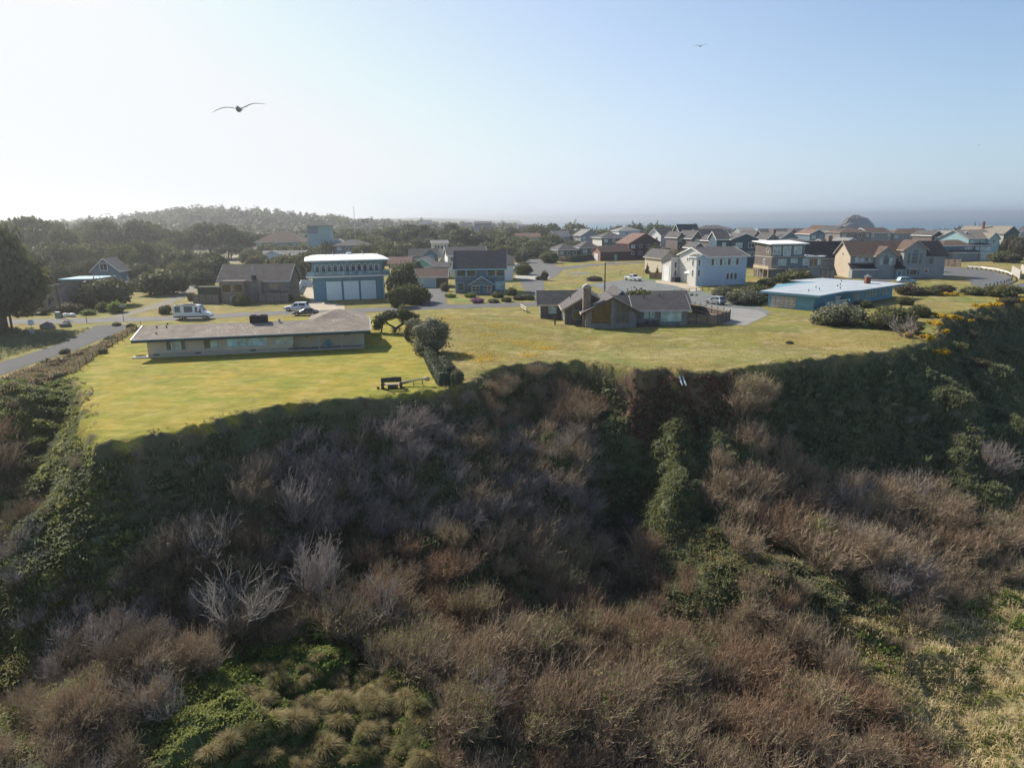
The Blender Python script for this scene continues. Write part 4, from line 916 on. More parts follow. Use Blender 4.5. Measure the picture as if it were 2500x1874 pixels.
for z_ in (1.6, 3.9): h.win('S', 13.6, 2.0, z_, .6, 1.6, WHITE, DGLASS, ft=.1)
h.door('W', 2.95, 4.6, .1, 1.1, 2.3, MAROON, WHITE)
h.part('porch_roof', MB().prism([(.4,3.0),(2.9,3.9),(2.9,4.1),(.4,3.2)], 3.6, 6.6, 'y'), WHITE); h.posts('porch_post', WHITE, [(.6,3.8,-.1,3.0)], .12)
h.vents([(4+1.7*k, 6.0, 9.3) for k in range(7)], PLASTD, .3)
h.box('waste_bin', PLASTD, 1.0, 2.9, 12.2, 13.2, 0, 1.3)
# --- three storey shingle house with white flat roof
a = G(1869, 682)
h = House('stilt_house', 'three storey shingle house with white flat roof, wrap round balconies and braced posts', a[0]+2.2, a[1]+2, 9)
h.block(0, 15.5, 0, 10, 6.2, 'flat', 0, SHINGLEBL, ROOFW, None, .1, t=.08)
h.block(0, 10.5, 0.6, 10, 3.6, 'shed', .5, SHINGLEBL, ROOFW, WHITE, .9, z0=6.28, t=.22, wallname='upper_wall')
h.part('side_wall', MB().box(-.06, -.004, 0.02, 10, -.2, 6.2).box(-.06, -.004, .62, 10, 6.3, 9.9), SHINGLE)
for u, w_ in ((1.7,2.2),(4.9,2.2),(8.3,2.2)): h.win('S', .6, u, 7.0 if u != 4.9 else 6.5, w_, 2.1 if u != 4.9 else 2.6, WHITE, CURT, 1 if u != 1.7 else 0, ft=.14)
for u, w_, zz, hh in ((3.3,2.2,4.0,1.5),(7.0,1.9,4.6,1.0),(10.7,1.5,3.9,1.6),(13.3,2.8,3.2,2.4),(15.0,.6,3.9,1.6)): h.win('S', 0, u, zz, w_, hh, WHITE, AMBER if u == 13.3 else CURT, 1 if w_ > 2 else 0, ft=.13)
h.win('W', -.06, 2.5, 7.6, .9, 1.6, WHITE, DGLASS, ft=.14); h.win('W', -.06, 4.2, 3.3, .7, 2.1, WHITE, DGLASS, ft=.14)
h.block(10.2, 16.3, -.8, .7, .3, 'flat', 0, WHITE, ROOFW, None, .3, z0=6.0, t=.1)
dk = h.part('balcony', MB().box(-2.0, 17.5, -1.8, -.003, 2.75, 2.95).box(-2.0, -.07, 0, 7, 2.75, 2.95), WOODL)
mb = MB().box(-2.0, 5.5, -1.8, -1.74, 3.85, 3.93).box(-2.0, -1.94, -1.8, 7, 3.85, 3.93).box(-2, -1.95, -1.75, 7, 3.0, 3.7)
for k in range(12): mb.box(-2.0+k*.6, -1.96+k*.6, -1.8, -1.76, 2.95, 3.85)
h.part('railing', mb, M('cream_railing', (.50,.42,.30), .8, .15), dk)
h.box('upper_balcony', WOODL, -.2, 10.9, -.5, .58, 6.3, 6.42); h.part('railing', MB().box(-.2, 1.2, -.5, -.45, 7.3, 7.38).box(-.2, -.12, -.5, -.42, 6.42, 7.3).box(1.1, 1.2, -.5, -.42, 3, 7.3), WOODL); h.part('railing', MB().box(9.8, 10.9, -.5, -.45, 7.3, 7.38).box(10.8, 10.9, -.5, -.42, 6.42, 7.3), WOODL)
h.posts('deck_post', WOODL, [(-1.9,-1.7,-.3,2.75),(-1.9,1.0,-.3,2.75),(-1.9,4.0,-.3,2.75),(5.9,-1.7,-.3,2.75),(10.6,-1.7,-.3,2.75),(17.3,-1.7,-.3,2.75)], .12)
for x in (5.9, 10.6):
    for sg in (-1, 1): h.part('brace', MB().tube((x,-1.7,.9),(x+sg*1.7,-1.7,2.7),.1,n=4), WOODL)
h.gar('S', 0, 13, 0, 4.6, 2.3, M('pale_sky_garage_door', (.45,.55,.62), .6, .05), WHITE, 4)
h.win('S', 0, 5.0, .8, 1.3, 1.1, WHITE, DGLASS)
# black roofed wing behind it
h = House('black_roof_house', 'large house with huge black roof and stone chimney behind the three storey shingle house', 93, 216, 6)
h.block(-2, 21, 0, 12, 5.2, 'gx', 4.6, LAPGREY, ROOFBK, GUTTER, .6); h.block(14, 30, 2, 11, 4.6, 'gx', 3.2, LAPGREY, ROOFBK, GUTTER, .6)
h.chim(10, 6.5, 8, 11.6, 1.3, STONE); h.win('S', 0, 3, 2, 2, 1.4); h.win('S', 0, 17, 2, 2, 1.4)
# --- big beige and grey gabled houses
a = G(2072, 678)
h = House('gabled_house', 'large grey sided house with beige end wall, brown roofs and arched gable windows', a[0], a[1], -3)
W_ = 27.5
h.block(0, W_-2, 0, 11, 6.6, 'gx', 3.6, LAPGREY, ROOFB, LAPBEIGE, .5)
h.part('side_wall', MB().prism([(0,0),(11,0),(11,6.6),(5.5,10.1),(0,6.6)], -.05, -.004, 'x'), CREAMW if False else M('beige_stucco', (.48,.40,.30), .85, .08, .5))
h.win('W', -.05, 5.5, 6.3, .7, .8, WHITE, DGLASS)
h.block(6.6, 12.2, -1.6, 4, 6.5, 'gy', 2.4, LAPGREY, ROOFB, LAPBEIGE, .45)
h.block(14.2, 20.4, -1.9, 4.5, 8.2, 'gy', 2.4, LAPGREY, ROOFB, LAPBEIGE, .5)
h.block(20.4, 26.5, -.9, 9, 6.6, 'gx', 3.4, LAPGREY, ROOFBK, None, .5)
for u in (1.9, 3.3, 4.6, 5.9): h.win('S', 0, u, 4.7, .8, 1.2, WHITE, CURT if u != 4.6 else DGLASS, ft=.1)
h.win('S', -1.6, 9.4, 3.9, 1.6, 1.9, LAPAQUA, DGLASS, ft=.14, arch=True); h.win('S', -1.6, 8.0, 3.9, .7, 1.8, LAPAQUA, CURT); h.win('S', -1.6, 10.8, 3.9, .7, 1.8, LAPAQUA, CURT)
h.win('S', -1.9, 17.3, 4.1, 1.8, 3.2, LAPAQUA, DGLASS, 0, 2, ft=.14, arch=True)
for u in (15.6, 19.0): h.win('S', -1.9, u, 4.1, .8, 3.0, LAPAQUA, DGLASS, 0, 1)
h.win('S', -1.9, 17.3, .9, 1.8, 1.9, LAPAQUA, DGLASS); h.win('S', -1.9, 15.8, .9, .6, 1.9, LAPAQUA, DGLASS); h.win('S', -1.9, 18.8, .9, .6, 1.9, LAPAQUA, DGLASS)
h.win('S', 0, 13.3, 4.4, .9, 1.3); h.win('S', -.9, 22.6, 3.9, 1.2, 1.8, LAPAQUA, DGLASS, ft=.12); h.win('S', -.9, 21.5, 1.4, .9, 1.0, WHITE, DGLASS, ft=.12)
h.block(-.1, 6.5, -2.2, -.003, 2.7, 'shed', 1.2, LAPGREY, ROOFBK, WHITE, .4); h.gar('S', -2.2, 3.3, 0, 4.4, 2.2, LAPGREY, LAPGREY)
h.gar('S', -1.6, 9.4, 0, 3.6, 2.3, LAPGREY, LAPGREY); h.block(12.3, 14.2, -2.4, -.003, 3.0, 'shed', 1.4, LAPGREY, ROOFBK, None, .5); h.door('S', -2.4, 13.2, 0, .9, 2.1)
h.part('side_bay', MB().box(26.51, 27.4, 1, 8, -.3, 5.9), LAPPALE); h.win('S', 1, 27, 3.6, .5, 1.6, WHITE, CURT)
# --- flat roofed bright blue bungalow
h = House('blue_bungalow', 'low bright blue flat roofed house with boarded windows and rusty white garage door', 0, 0, 0)
wl = [G(1868,749), G(1985,759), G(1992,757), G(2078,742), G(2180,727)]
wl = [wl[0], wl[1], (63.5,136.4), (70.4,141.6), (85.0,151.9), (80,166), (64,160)]
def extr(poly, z0, z1): return MB().prism([(p[0], p[1]) for p in poly], z0, z1, 'z')
A_, B_ = Vector((52.3,139.0)), Vector((58.6,131.9)); Cc = Vector((71.0,141.6)); Dd = Vector((84.7,152.0)); Ee = Vector((76,166)); 
h.part('wall', extr([A_, B_, (65.2,137.4), (67.0,141.4), (70.5,141.0), Dd, (75,164), (60,155)], -.3, 2.95), LAPTEAL)
rp = [(50.8,140.0),(58.8,130.1),(67.0,137.5),(71.5,139.4),(87.6,152.2),(76,168),(66,162.5),(70,157),(64,153.5)]
h.part('roof', extr(rp, 2.953, 3.12), M('pale_blue_grey_flat_roof', (.40,.44,.47), .75, .12, .3, dirt=.4))
fm = MB()
for i in range(4):
    p, q = Vector((*rp[i], 0)), Vector((*rp[i+1], 0)); n_ = Vector(((q-p).y, -(q-p).x, 0)).normalized()*.07
    fm.add([p+n_*.05, q+n_*.05, q+n_, p+n_]+[v+Vector((0,0,.42)) for v in (p+n_*.05, q+n_*.05, q+n_, p+n_)], [(0,3,2,1),(4,5,6,7),(0,1,5,4),(1,2,6,5),(2,3,7,6),(3,0,4,7)])
for j, v in enumerate(fm.v): fm.v[j] = (v[0], v[1], v[2]+2.72)
h.part('fascia', fm, M('blue_grey_fascia', (.13,.24,.32), .7, .1))
def wallbox(p, q, u0, u1, z0, z1, d0=.003, d1=.05):      # box lying on the wall p->q (outside = right hand)
    p, q = Vector((*p, 0)), Vector((*q, 0)); d = (q-p).normalized(); n_ = Vector((d.y, -d.x, 0))
    a0, a1 = p+d*u0, p+d*u1
    vs = [a0+n_*d0, a1+n_*d0, a1+n_*d1, a0+n_*d1]
    return MB().add([v+Vector((0,0,z0)) for v in vs]+[v+Vector((0,0,z1)) for v in vs], [(0,3,2,1),(4,5,6,7),(0,1,5,4),(1,2,6,5),(2,3,7,6),(3,0,4,7)])
h.part('garage_door', wallbox(A_, B_, .7, 5.9, .1, 2.3), RUSTY)
BW = M('boarded_window_panel', (.40,.38,.30), .8, .15, 2)
dl = Vector((70.5,141.0)); LL = (Dd-dl).length
for u0, u1 in ((.7,1.5),(1.8,2.6),(5.2,6.0),(6.4,7.2),(7.6,8.4),(8.8,9.6),(12.3,13.1),(13.5,14.3)):
    f = h.part('window', wallbox(dl, Dd, u0*LL/17-.06, u1*LL/17+.06, .85, 2.5, .003, .06), M('blue_window_frame', (.08,.3,.42), .6, .1)); h.part('board', wallbox(dl, Dd, u0*LL/17, u1*LL/17, .92, 2.43, .061, .09), BW, f)
h.part('screen_wall', wallbox((59.7,129.4), (66.5,134.0), 0, 7.2, -.2, 1.9, 0, .08), M('ribbed_blue_screen', (.15,.32,.40), .7, .15, 1, 'board', .45)); h.part('screen_cap', wallbox((59.7,129.4), (66.5,134.0), 0, 7.2, 1.903, 1.98, -.03, .12), WOODL)
h.part('screen_wall', wallbox((66.5,134.0), (66.4,138.0), 0, 4, -.2, 1.9, 0, .08), MATS['ribbed_blue_screen']); h.door('S', 137.9, 66.0, .05, .9, 2.0, WHITE, WHITE)
h.chim(79.5, 153.2, 2.9, 4.6, 1.0, BRICK); h.vents([(60,138,3.1),(63.5,141,3.1),(64.5,145,3.1),(68.5,142.5,3.1),(72,150,3.1),(70,147,3.1),(76,158,3.1)], PLASTD, .3)

# ------------------------------------------------------------ houses further off, each surveyed by its corners
def far_house(name, label, D, xm, xr, ye, yr, rot, dp, roof, wall, roofm, trim=WHITE, wins=1, gables=(), base=0.0, side=None, chim=None, ov=.5, garage=None, rows=1):
    c = AT(xm, ye, D); a = R_(rot); hh = c.z-base
    dr = ray(xr, ye); k = dr[0]/dr[1]                       # width from the second corner
    w = (k*c.y-c.x)/(math.cos(a)-k*math.sin(a)); w = max(w, 3.)
    if roof == 'gx': m = AT(xm, yr, c.y+dp/2*math.cos(a))
    elif roof == 'gy': m = AT(xm, yr, c.y)
    else: m = AT(xm, yr, c.y+min(dp, w)/2)
    rise = max(m.z-c.z, .3)
    h = House(name, label, c.x, c.y, rot, z=base)
    h.block(0, w, 0, dp, hh, roof, rise, wall, roofm, trim, ov)
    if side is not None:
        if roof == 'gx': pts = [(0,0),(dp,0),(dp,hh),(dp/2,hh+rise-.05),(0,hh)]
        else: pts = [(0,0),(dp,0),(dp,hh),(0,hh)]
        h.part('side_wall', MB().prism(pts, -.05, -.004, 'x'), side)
    for (f0, f1, ez, rz, gw) in gables:          # cross gables: fractions of the width, eave and apex heights as fractions of the wall
        h.block(w*f0, w*f1, -.8, dp*.45, hh*ez, 'gy', hh*rz-hh*ez, gw or wall, roofm, trim, .35)
        if h is not None and hh*ez > 2: h.win('S', -.8, w*(f0+f1)/2, hh*ez-1.6, min(1.4, w*(f1-f0)*.4), 1.2, WHITE, DGLASS, 1, ft=.12)
    taken = [(w*f0-.9, w*f1+.9) for (f0, f1, *_x) in gables]
    if garage: h.gar('S', 0, w*garage, 0, 3.4, 2.3, WHITE, None)
    if wins:
        n = max(1, int(w/3.2)); levels = [hh-2.0] + ([hh-4.9] if hh > 5.6 else [])
        for li, z in enumerate(levels):
            for i in range(n):
                u = w*(i+.5)/n
                if any(t0 < u < t1 for t0, t1 in taken): continue
                if garage and li == len(levels)-1 and abs(u-w*garage) < 3: continue
                ww = 1.0 if (i+li) % 2 else 1.6; h.win('S', 0, u, max(z, .7), ww, 1.25, WHITE, CURT if (i+li) % 3 == 0 else DGLASS, 1 if ww > 1.2 else 0, ft=.12)
        if wins > 1:
            for y in (dp*.3, dp*.7): h.win('W', -.06 if side is not None else 0, y, max(hh-2.0, .7), .9, 1.2, WHITE, DGLASS, ft=.12)
    if chim: h.chim(w*chim, dp*.5, hh, hh+rise+1.2, .8, BRICK)
    h.w = w; h.hh = hh; return h
FH = far_house
h = FH('cottage', 'slate blue steep gabled cottage with white trim among the dark trees', 203, 223, 289, 661, 632, 6, 7.5, 'gy', LAPBLUE, ROOFGM, WHITE, 0)
h.win('S', 0, h.w*.47, h.hh+.1, 1.9, 1.9, WHITE, DGLASS, 1, ft=.15); h.win('S', 0, h.w*.78, 1.2, 1.2, 1.5, WHITE, DGLASS, 1, ft=.12); h.door('E', h.w, 5.5, 0, 1, 2.2, WHITE)
h = FH('flat_roof_house', 'low teal house with light blue flat roof below the slate blue cottage', 158, 150, 232, 683, 680, 3, 8, 'flat', M('faded_teal_siding', (.08,.17,.22), .8, .15, 1, 'lap', .2), M('light_blue_roof', (.22,.38,.48), .7, .1), None, 1)
h.door('S', 0, 1.2, 0, 1.1, 2.3, WHITE, WHITE)
h = FH('board_shed_house', 'grey board house with slanting pale roof half hidden under the big cypress', 146, 75, 148, 712, 690, -8, 9, 'shedx', BOARDG, ROOFGL, GUTTER, 0)
FH('cabin', 'small cabin with grey roof peeping over the trees left of the slate blue cottage', 235, 174, 206, 667, 653, 5, 7, 'gx', BOARDG, ROOFGL, WHITE, 0)
h = FH('manufactured_house', 'long low grey blue house with wide centre gable behind the board house', 300, 637, 742, 626, 613, 2, 9, 'gx', LAPLB, ROOFGL, GUTTER, 1, ((.02,.55,1.0,1.75,None),))
h = FH('hip_roof_house', 'blue house with low dark hip roof just above the white roof of the turquoise building', 325, 818, 895, 600, 586, 4, 12, 'hip', LAPBLUE, ROOFG, FENCEL, 1, ov=1)
h = FH('tower_hall', 'community hall with square pale tower and pyramid roof beyond the trees', 335, 625, 735, 592, 566, 2, 16, 'hip', LAPAQUA, ROOFB, WHITE, 1, ov=1)
tw = h; x0 = (AT(746,551,335).x-h.root.location.x); zt = AT(746,551,335).z
h.part('tower_wall', MB().box(x0, x0+10.4, 1, 10, 0, zt), LAPAQUA); h.part('louvre', MB().box(x0+.2, x0+5.2, .9, .997, zt-3.6, zt-.5), SHINGLEBL)
h.part('tower_roof', MB().add([(x0-1.4,-.4,zt),(x0+11.8,-.4,zt),(x0+11.8,11.4,zt),(x0-1.4,11.4,zt),(x0+5.2,5.5,zt+3.1)], [(0,3,2,1),(0,1,4),(1,2,4),(2,3,4),(3,0,4)]), ROOFG)
h.block(x0+4, x0+22, 3, 12, 4.4, 'gy', 4.6, LAPAQUA, ROOFGL, WHITE, .7); h.block(x0-30, x0-9, 6, 16, 4.2, 'hip', 3.6, SHINGLE, ROOFB, FENCEL, .8)
h.part('clerestory', MB().box(x0-33, x0-20, -1, 5, 0, 5.2), CREAMW)
FH('low_house', 'low building with weathered reddish brown roof right of the turquoise building', 262, 948, 1002, 644, 628, 1, 9, 'gx', BOARDB, ROOFR, None, 0)
h = FH('shuttered_house', 'slate blue house with dark shutters and a front gable above the mint green gable', 275, 1000, 1068, 624, 608, 4, 8, 'gx', LAPBLUE, ROOFG, GUTTER, 0, ((.50,1.0,1.05,1.65,None),))
u_ = h.w*.75; h.win('S', -.8, u_, .9, 2.8, 2.2, WHITE, CURT, 1, ft=.15, name='window'); h.part('shutter', MB().box(u_-2.2, u_-1.6, -.88, -.803, .9, 3.1), PLASTD); h.part('shutter', MB().box(u_+1.6, u_+2.2, -.88, -.803, .9, 3.1), PLASTD); h.win('S', 0, h.w*.25, 1.6, 2, 1.3, WHITE, CURT, 1)
h = FH('mint_house', 'small house with pale roof and mint green gable end', 232, 1003, 1058, 650, 629, -8, 9, 'gy', CREAMW, ROOFGL, WHITE, 0, ov=.6)
h.part('gable_panel', MB().prism([(.2,h.hh),(h.w-.2,h.hh),(h.w/2,h.hh+2.2)], -.06, -.004, 'y'), MINT); h.win('S', 0, h.w*.3, .8, 1.6, 1.2)
h = FH('small_house', 'mint green gabled shed behind the white walled house', 236, 1068, 1080, 645, 629, 5, 6, 'gy', MINT, ROOFR, WHITE, 0)
h = FH('small_white_house', 'small white two storey house with brown roof and shingle side below the tall cypresses', 335, 1056, 1093, 594, 587, 12, 7, 'gx', CREAMW, ROOFGL, WHITE, 0, side=SHINGLE)
for f_ in (.2,.38,.62,.82): h.win('S', 0, h.w*f_, h.hh-2.6, 1.0, 1.5, WHITE, DGLASS)
h = FH('white_house', 'white house with dark roof and sunlit left gable behind the blue trimmed shingle house', 226, 1093, 1188, 623, 604, 11, 10, 'gx', CREAMW, ROOFG, WHITE, 0, side=WHITE)
for f_ in (.12,.19,.42,.5,.7,.78): h.win('S', 0, h.w*f_, h.hh-1.9, 1.3, 1.3, WHITE, DGLASS)
FH('low_garage', 'grey roofed low annex between the mint gable and the shingle house', 215, 1056, 1095, 652, 641, 2, 7, 'gx', LAPAQUA, ROOFG, None, 0)
h = FH('low_garage', 'long brown garage with pale blue doors left of the blue trimmed shingle house', 186, 1015, 1090, 676, 657, 2, 8, 'gx', M('brown_siding', (.13,.09,.07), .8, .2, 1, 'lap', .2), ROOFB, WHITE, 0)
h.gar('S', 0, h.w*.42, 0, 3.6, 2.3, M('pale_blue_panel_door', (.42,.55,.62), .6, .05), WHITE); h.gar('S', 0, h.w*.08, 0, 2.4, 2.3, MATS['pale_blue_panel_door'], WHITE)
h = FH('annex', 'white walled annex with grey roof right of the blue trimmed shingle house', 205, 1193, 1252, 646, 626, 3, 9, 'gx', WHITE, ROOFG, None, 0); h.win('W', 0, 3, 1, 1, 1)
FH('long_house', 'long low building with reddish roof half buried in trees left of the hip roof houses', 400, 1258, 1318, 579, 570, 0, 9, 'gx', BOARDB, ROOFR, None, 0)
h = FH('grey_cottage', 'grey cottage with pale roof at the left end of the hillside houses', 410, 1356, 1392, 577, 564, 20, 10, 'gx', LAPGREY, ROOFGL, GUTTER, 1, side=LAPGREY)
h = FH('tall_blue_grey_house', 'tall blue grey house with a pale ribbon of windows right of the grey cottage', 385, 1419, 1462, 575, 561, 20, 10, 'gy', LAPGREY, ROOFGL, GUTTER, 1)
h = FH('pale_roof_cottage', 'cottage with whitish roof behind the tall blue grey house', 450, 1408, 1440, 563, 559, 4, 8, 'gx', LAPGREY, ROOFGL, WHITE, 0)
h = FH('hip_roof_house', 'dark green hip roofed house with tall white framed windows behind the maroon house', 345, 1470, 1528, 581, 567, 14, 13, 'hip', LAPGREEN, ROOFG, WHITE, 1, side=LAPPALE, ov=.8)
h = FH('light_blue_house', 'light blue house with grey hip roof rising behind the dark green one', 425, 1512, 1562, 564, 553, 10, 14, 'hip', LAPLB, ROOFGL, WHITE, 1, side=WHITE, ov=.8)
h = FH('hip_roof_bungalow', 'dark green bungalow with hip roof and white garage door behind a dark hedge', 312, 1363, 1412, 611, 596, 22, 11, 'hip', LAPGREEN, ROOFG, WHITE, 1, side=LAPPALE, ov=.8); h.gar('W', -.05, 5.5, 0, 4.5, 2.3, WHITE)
h = FH('hip_roof_bungalow', 'dark green bungalow wing with peaked hip roof beside the maroon garage', 315, 1417, 1462, 606, 590, 10, 12, 'hip', LAPGREEN, ROOFG, WHITE, 1, ov=.9)
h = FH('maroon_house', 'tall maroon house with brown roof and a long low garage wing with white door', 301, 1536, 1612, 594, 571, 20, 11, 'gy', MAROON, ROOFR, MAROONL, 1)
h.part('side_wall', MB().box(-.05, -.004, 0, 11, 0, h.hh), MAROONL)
h.block(-14.5, -.1, -1.5, 6.5, 3.9, 'gx', 2.1, MAROON, ROOFB, MAROONL, .4); h.part('garage_side', MB().prism([(-1.5,0),(6.5,0),(6.5,3.9),(2.5,5.9),(-1.5,3.9)], -14.55, -14.504, 'x'), MAROONL); h.gar('W', -14.55, 2.5, 0, 3.2, 2.9, WHITE, WHITE)
h.door('S', -1.5, -7.2, 0, 1.1, 2.3, MINT, MINT); h.block(h.w, h.w+5, -1, 8, 4.4, 'flat', 0, MAROON, MAROON, None, .3)
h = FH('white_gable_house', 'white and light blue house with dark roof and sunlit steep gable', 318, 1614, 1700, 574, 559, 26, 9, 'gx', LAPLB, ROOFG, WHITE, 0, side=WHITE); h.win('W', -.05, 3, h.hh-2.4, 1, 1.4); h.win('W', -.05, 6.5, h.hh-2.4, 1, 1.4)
h = FH('shingle_gable_house', 'narrow shingle gable with white trim under a big dark roof', 300, 1655, 1671, 578, 567, 12, 12, 'gy', SHINGLE, ROOFG, WHITE, 1); h.block(h.w, h.w+9, 3, 13, h.hh+.5, 'gx', 4.5, SHINGLE, ROOFG, WHITE, .5)
h = FH('shingle_gable_house', 'shingle house with two sharp white trimmed gables and a small eyebrow dormer', 292, 1690, 1714, 580, 564, 14, 14, 'gy', SHINGLE, ROOFG, WHITE, 1); h.block(h.w, h.w+13, 2, 12, h.hh-.2, 'gx', 3.4, SHINGLE, ROOFG, GUTTER, .5); h.win('S', 2, h.w+3, h.hh-2.2, 2.5, 1.4); h.block(h.w+5, h.w+9, 1, 6, h.hh, 'gy', 1.3, SHINGLE, ROOFG, GUTTER, .3)
FH('lodge', 'very wide lodge with broad grey roof under the sea horizon left of the town', 430, 1700, 1795, 562, 551, 2, 16, 'hip', LAPGREY, ROOFGM, GUTTER, 0, chim=.05)
FH('small_lodge', 'low house with pale crest roof right of the wide lodge', 400, 1808, 1845, 565, 556, 4, 12, 'gx', LAPGREY, ROOFGL, GUTTER, 0)
h = FH('navy_gable_house', 'dark blue house with very wide gable behind the white garage house', 252, 1787, 1852, 584, 571, 4, 12, 'gy', M('navy_siding', (.06,.10,.14), .8, .12, 1, 'lap', .2), ROOFGM, WHITE, 0)
for u_, z_ in ((.28,h.hh-3.0),(.75,h.hh-3.0),(.2,h.hh-6.2),(.75,h.hh-6.2)): h.win('S', 0, h.w*u_, max(z_,.6), 2.2, 1.6, WHITE, CURT if u_ < .5 else DGLASS, 1, ft=.12)
h.block(-5, -.1, 1.5, 10, h.hh, 'gx', 2.6, MATS['navy_siding'], ROOFG, WHITE, .4); h.win('S', 1.5, -2.2, h.hh-2.6, 1.2, 1.3, WHITE, CURT, 1)
h = FH('shingle_gable_house', 'small shingle gable with round window left of the dark blue wide gable', 262, 1741, 1763, 586, 575, 10, 10, 'gy', SHINGLE, ROOFG, WHITE, 1)
h = FH('beige_house', 'beige house with pale trimmed low gable left behind the white garage house', 222, 1617, 1652, 629, 611, 16, 12, 'gy', M('warm_beige_wall', (.52,.45,.36), .8, .08), ROOFG, FENCEL, 1)
h = FH('small_gable_house', 'small dark gable with white rakes rising over the white garage house roof', 232, 1694, 1721, 604, 593, 6, 9, 'gy', SHINGLE, ROOFG, WHITE, 0)
h = FH('townhouse', 'shingle townhouse with tall white trimmed gable and three arched windows', 322, 1840, 1858, 575, 563, 12, 12, 'gy', SHINGLE, ROOFG, WHITE, 1)
h = FH('townhouse', 'long dark roofed townhouse row with small eyebrow dormers', 340, 1862, 1975, 572, 559, 3, 12, 'gx', SHINGLEG, ROOFG, WHITE, 1, ((.15,.32,1.0,1.28,None),(.55,.75,1.0,1.3,None)))
h = FH('townhouse', 'low shingle house with bright white gable window in front of the long row', 300, 1872, 1900, 584, 570, 8, 10, 'gy', SHINGLEG, ROOFG, WHITE, 1)
h = FH('townhouse', 'grey roofed house with blue front gable and brick chimney right of the white gable window', 296, 1910, 1946, 580, 567, 6, 11, 'gy', LAPBLUE, ROOFGM, GUTTER, 1, chim=-.15)
h = FH('townhouse', 'navy townhouse with shallow gable and three small white windows', 312, 1978, 2015, 571, 561, 6, 12, 'gy', LAPBLUE, ROOFR, WHITE, 1)
FH('low_roof_house', 'house with broad grey hip roof and blue inner gable in front of the navy townhouse', 262, 1915, 1990, 592, 583, 3, 11, 'hip', LAPBLUE, ROOFGM, GUTTER, 0)
h = FH('pale_gable_annex', 'lavender grey gable behind the stone chimney of the black roofed house', 255, 1990, 2032, 600, 590, 3, 10, 'gy', LAPGREY, ROOFG, GUTTER, 0)
FH('flat_block', 'long flat roofed seaside block with a peach coloured end', 440, 1876, 2012, 560, 551, 1, 14, 'flat', M('peach_wall', (.50,.36,.26), .85, .05), ROOFGM, WHITE, 0)
h = FH('white_gable_house', 'white gabled house with two dark windows below the sea stack', 372, 2006, 2034, 566, 551, 16, 12, 'gy', WHITE, ROOFB, WHITE, 1)
h = FH('tall_aqua_house', 'tall plain blue green gabled house right of the white one below the sea stack', 360, 2036, 2070, 563, 552, 14, 12, 'gy', LAPAQUA, ROOFG, GUTTER, 0)
h = FH('brown_hip_house', 'wide house with brown hip roof and lit ground floor windows below the sea stack', 330, 2052, 2128, 568, 557, 3, 14, 'hip', SHINGLEG, ROOFB, FENCEL, 1)
h = FH('aqua_cottage', 'pale aqua cottage with white trimmed side gable', 262, 2022, 2062, 598, 584, 22, 9, 'gx', LAPAQUA, ROOFG, WHITE, 1, side=LAPAQUA)
h = FH('blue_cottage', 'light blue gabled cottage with small attic window beside the aqua cottage', 256, 2052, 2106, 599, 582, 6, 10, 'gy', LAPLB, ROOFGL, WHITE, 1)
h = FH('white_gable_annex', 'plain white gable end peeking over the brown roof', 246, 2079, 2114, 607, 595, 6, 8, 'gy', WHITE, ROOFGL, WHITE, 0)
FH('grey_roof_house', 'long low grey roofed house behind the large grey gabled house', 246, 2118, 2172, 607, 595, 2, 10, 'gx', LAPGREY, ROOFGM, GUTTER, 0)
h = FH('brown_house', 'dark brown roofed house with white side gable right of the sea stack', 345, 2124, 2178, 568, 557, 14, 12, 'gx', LAPGREY, ROOFB, WHITE, 1, side=WHITE)
h = FH('twin_townhouse', 'twin brown roofed house with pale balcony wall under the open sea', 350, 2180, 2238, 571, 561, 2, 13, 'hip', LAPGREY, ROOFB, FENCEL, 1)
h = FH('twin_townhouse', 'long grey townhouse with three pale roof ridges under the open sea', 352, 2206, 2272, 572, 559, 3, 13, 'gx', LAPGREY, ROOFB, GUTTER, 1)
h = FH('shingle_gable_house', 'shingle gable with white rakes and a cross window beyond the large gabled house', 290, 2276, 2302, 574, 564, 6, 12, 'gy', SHINGLE, ROOFG, WHITE, 1); h.block(h.w, h.w+9, 2, 12, h.hh, 'gx', 2.0, SHINGLE, ROOFGL, GUTTER, .5)
h = FH('beige_gable_house', 'beige gable with white rakes beside the big tan roofed house', 285, 2330, 2352, 575, 565, 8, 12, 'gy', LAPBEIGE, ROOFGL, WHITE, 0)
h = FH('beige_gable_house', 'second smaller beige gable with white rakes touching the tan roof', 280, 2345, 2370, 577, 566, 8, 12, 'gy', LAPBEIGE, ROOFGL, WHITE, 0)
TAN = M('tan_shingle_roof', (.30,.26,.21), .95, .2, .8, 'roof', .3)
h = FH('tan_roof_house', 'large house with broad tan roof and stepped blue green gables', 275, 2366, 2438, 583, 562, 16, 14, 'gx', LAPAQUA, TAN, GUTTER, 1, ((.60,.98,.98,1.25,None),))
h = FH('tan_barn_house', 'tan roofed house with big dark gable end at the far right by the sea', 318, 2452, 2488, 569, 553, 22, 22, 'gy', M('dark_green_gable_siding', (.05,.09,.09), .8, .1, 1, 'lap', .2), TAN, GUTTER, 0); h.part('side_wall', MB().box(-.05, -.004, 0, 22, 0, h.hh), LAPPALE); h.chim(h.w*.3, 12, h.hh, h.hh+5, .8)
h = FH('victorian_house', 'grey blue turreted house with balconies and white window bands behind a stone wall', 272, 2302, 2420, 601, 587, 8, 12, 'hip', LAPBLUE, ROOFB, WHITE, 0, chim=.68, ov=.6)
w = h.w
for f_ in (.50,.57,.72,.82,.90,.97): h.win('S', 0, w*f_, h.hh-2.3, 1.1, 1.6, WHITE, CURT, ft=.16)
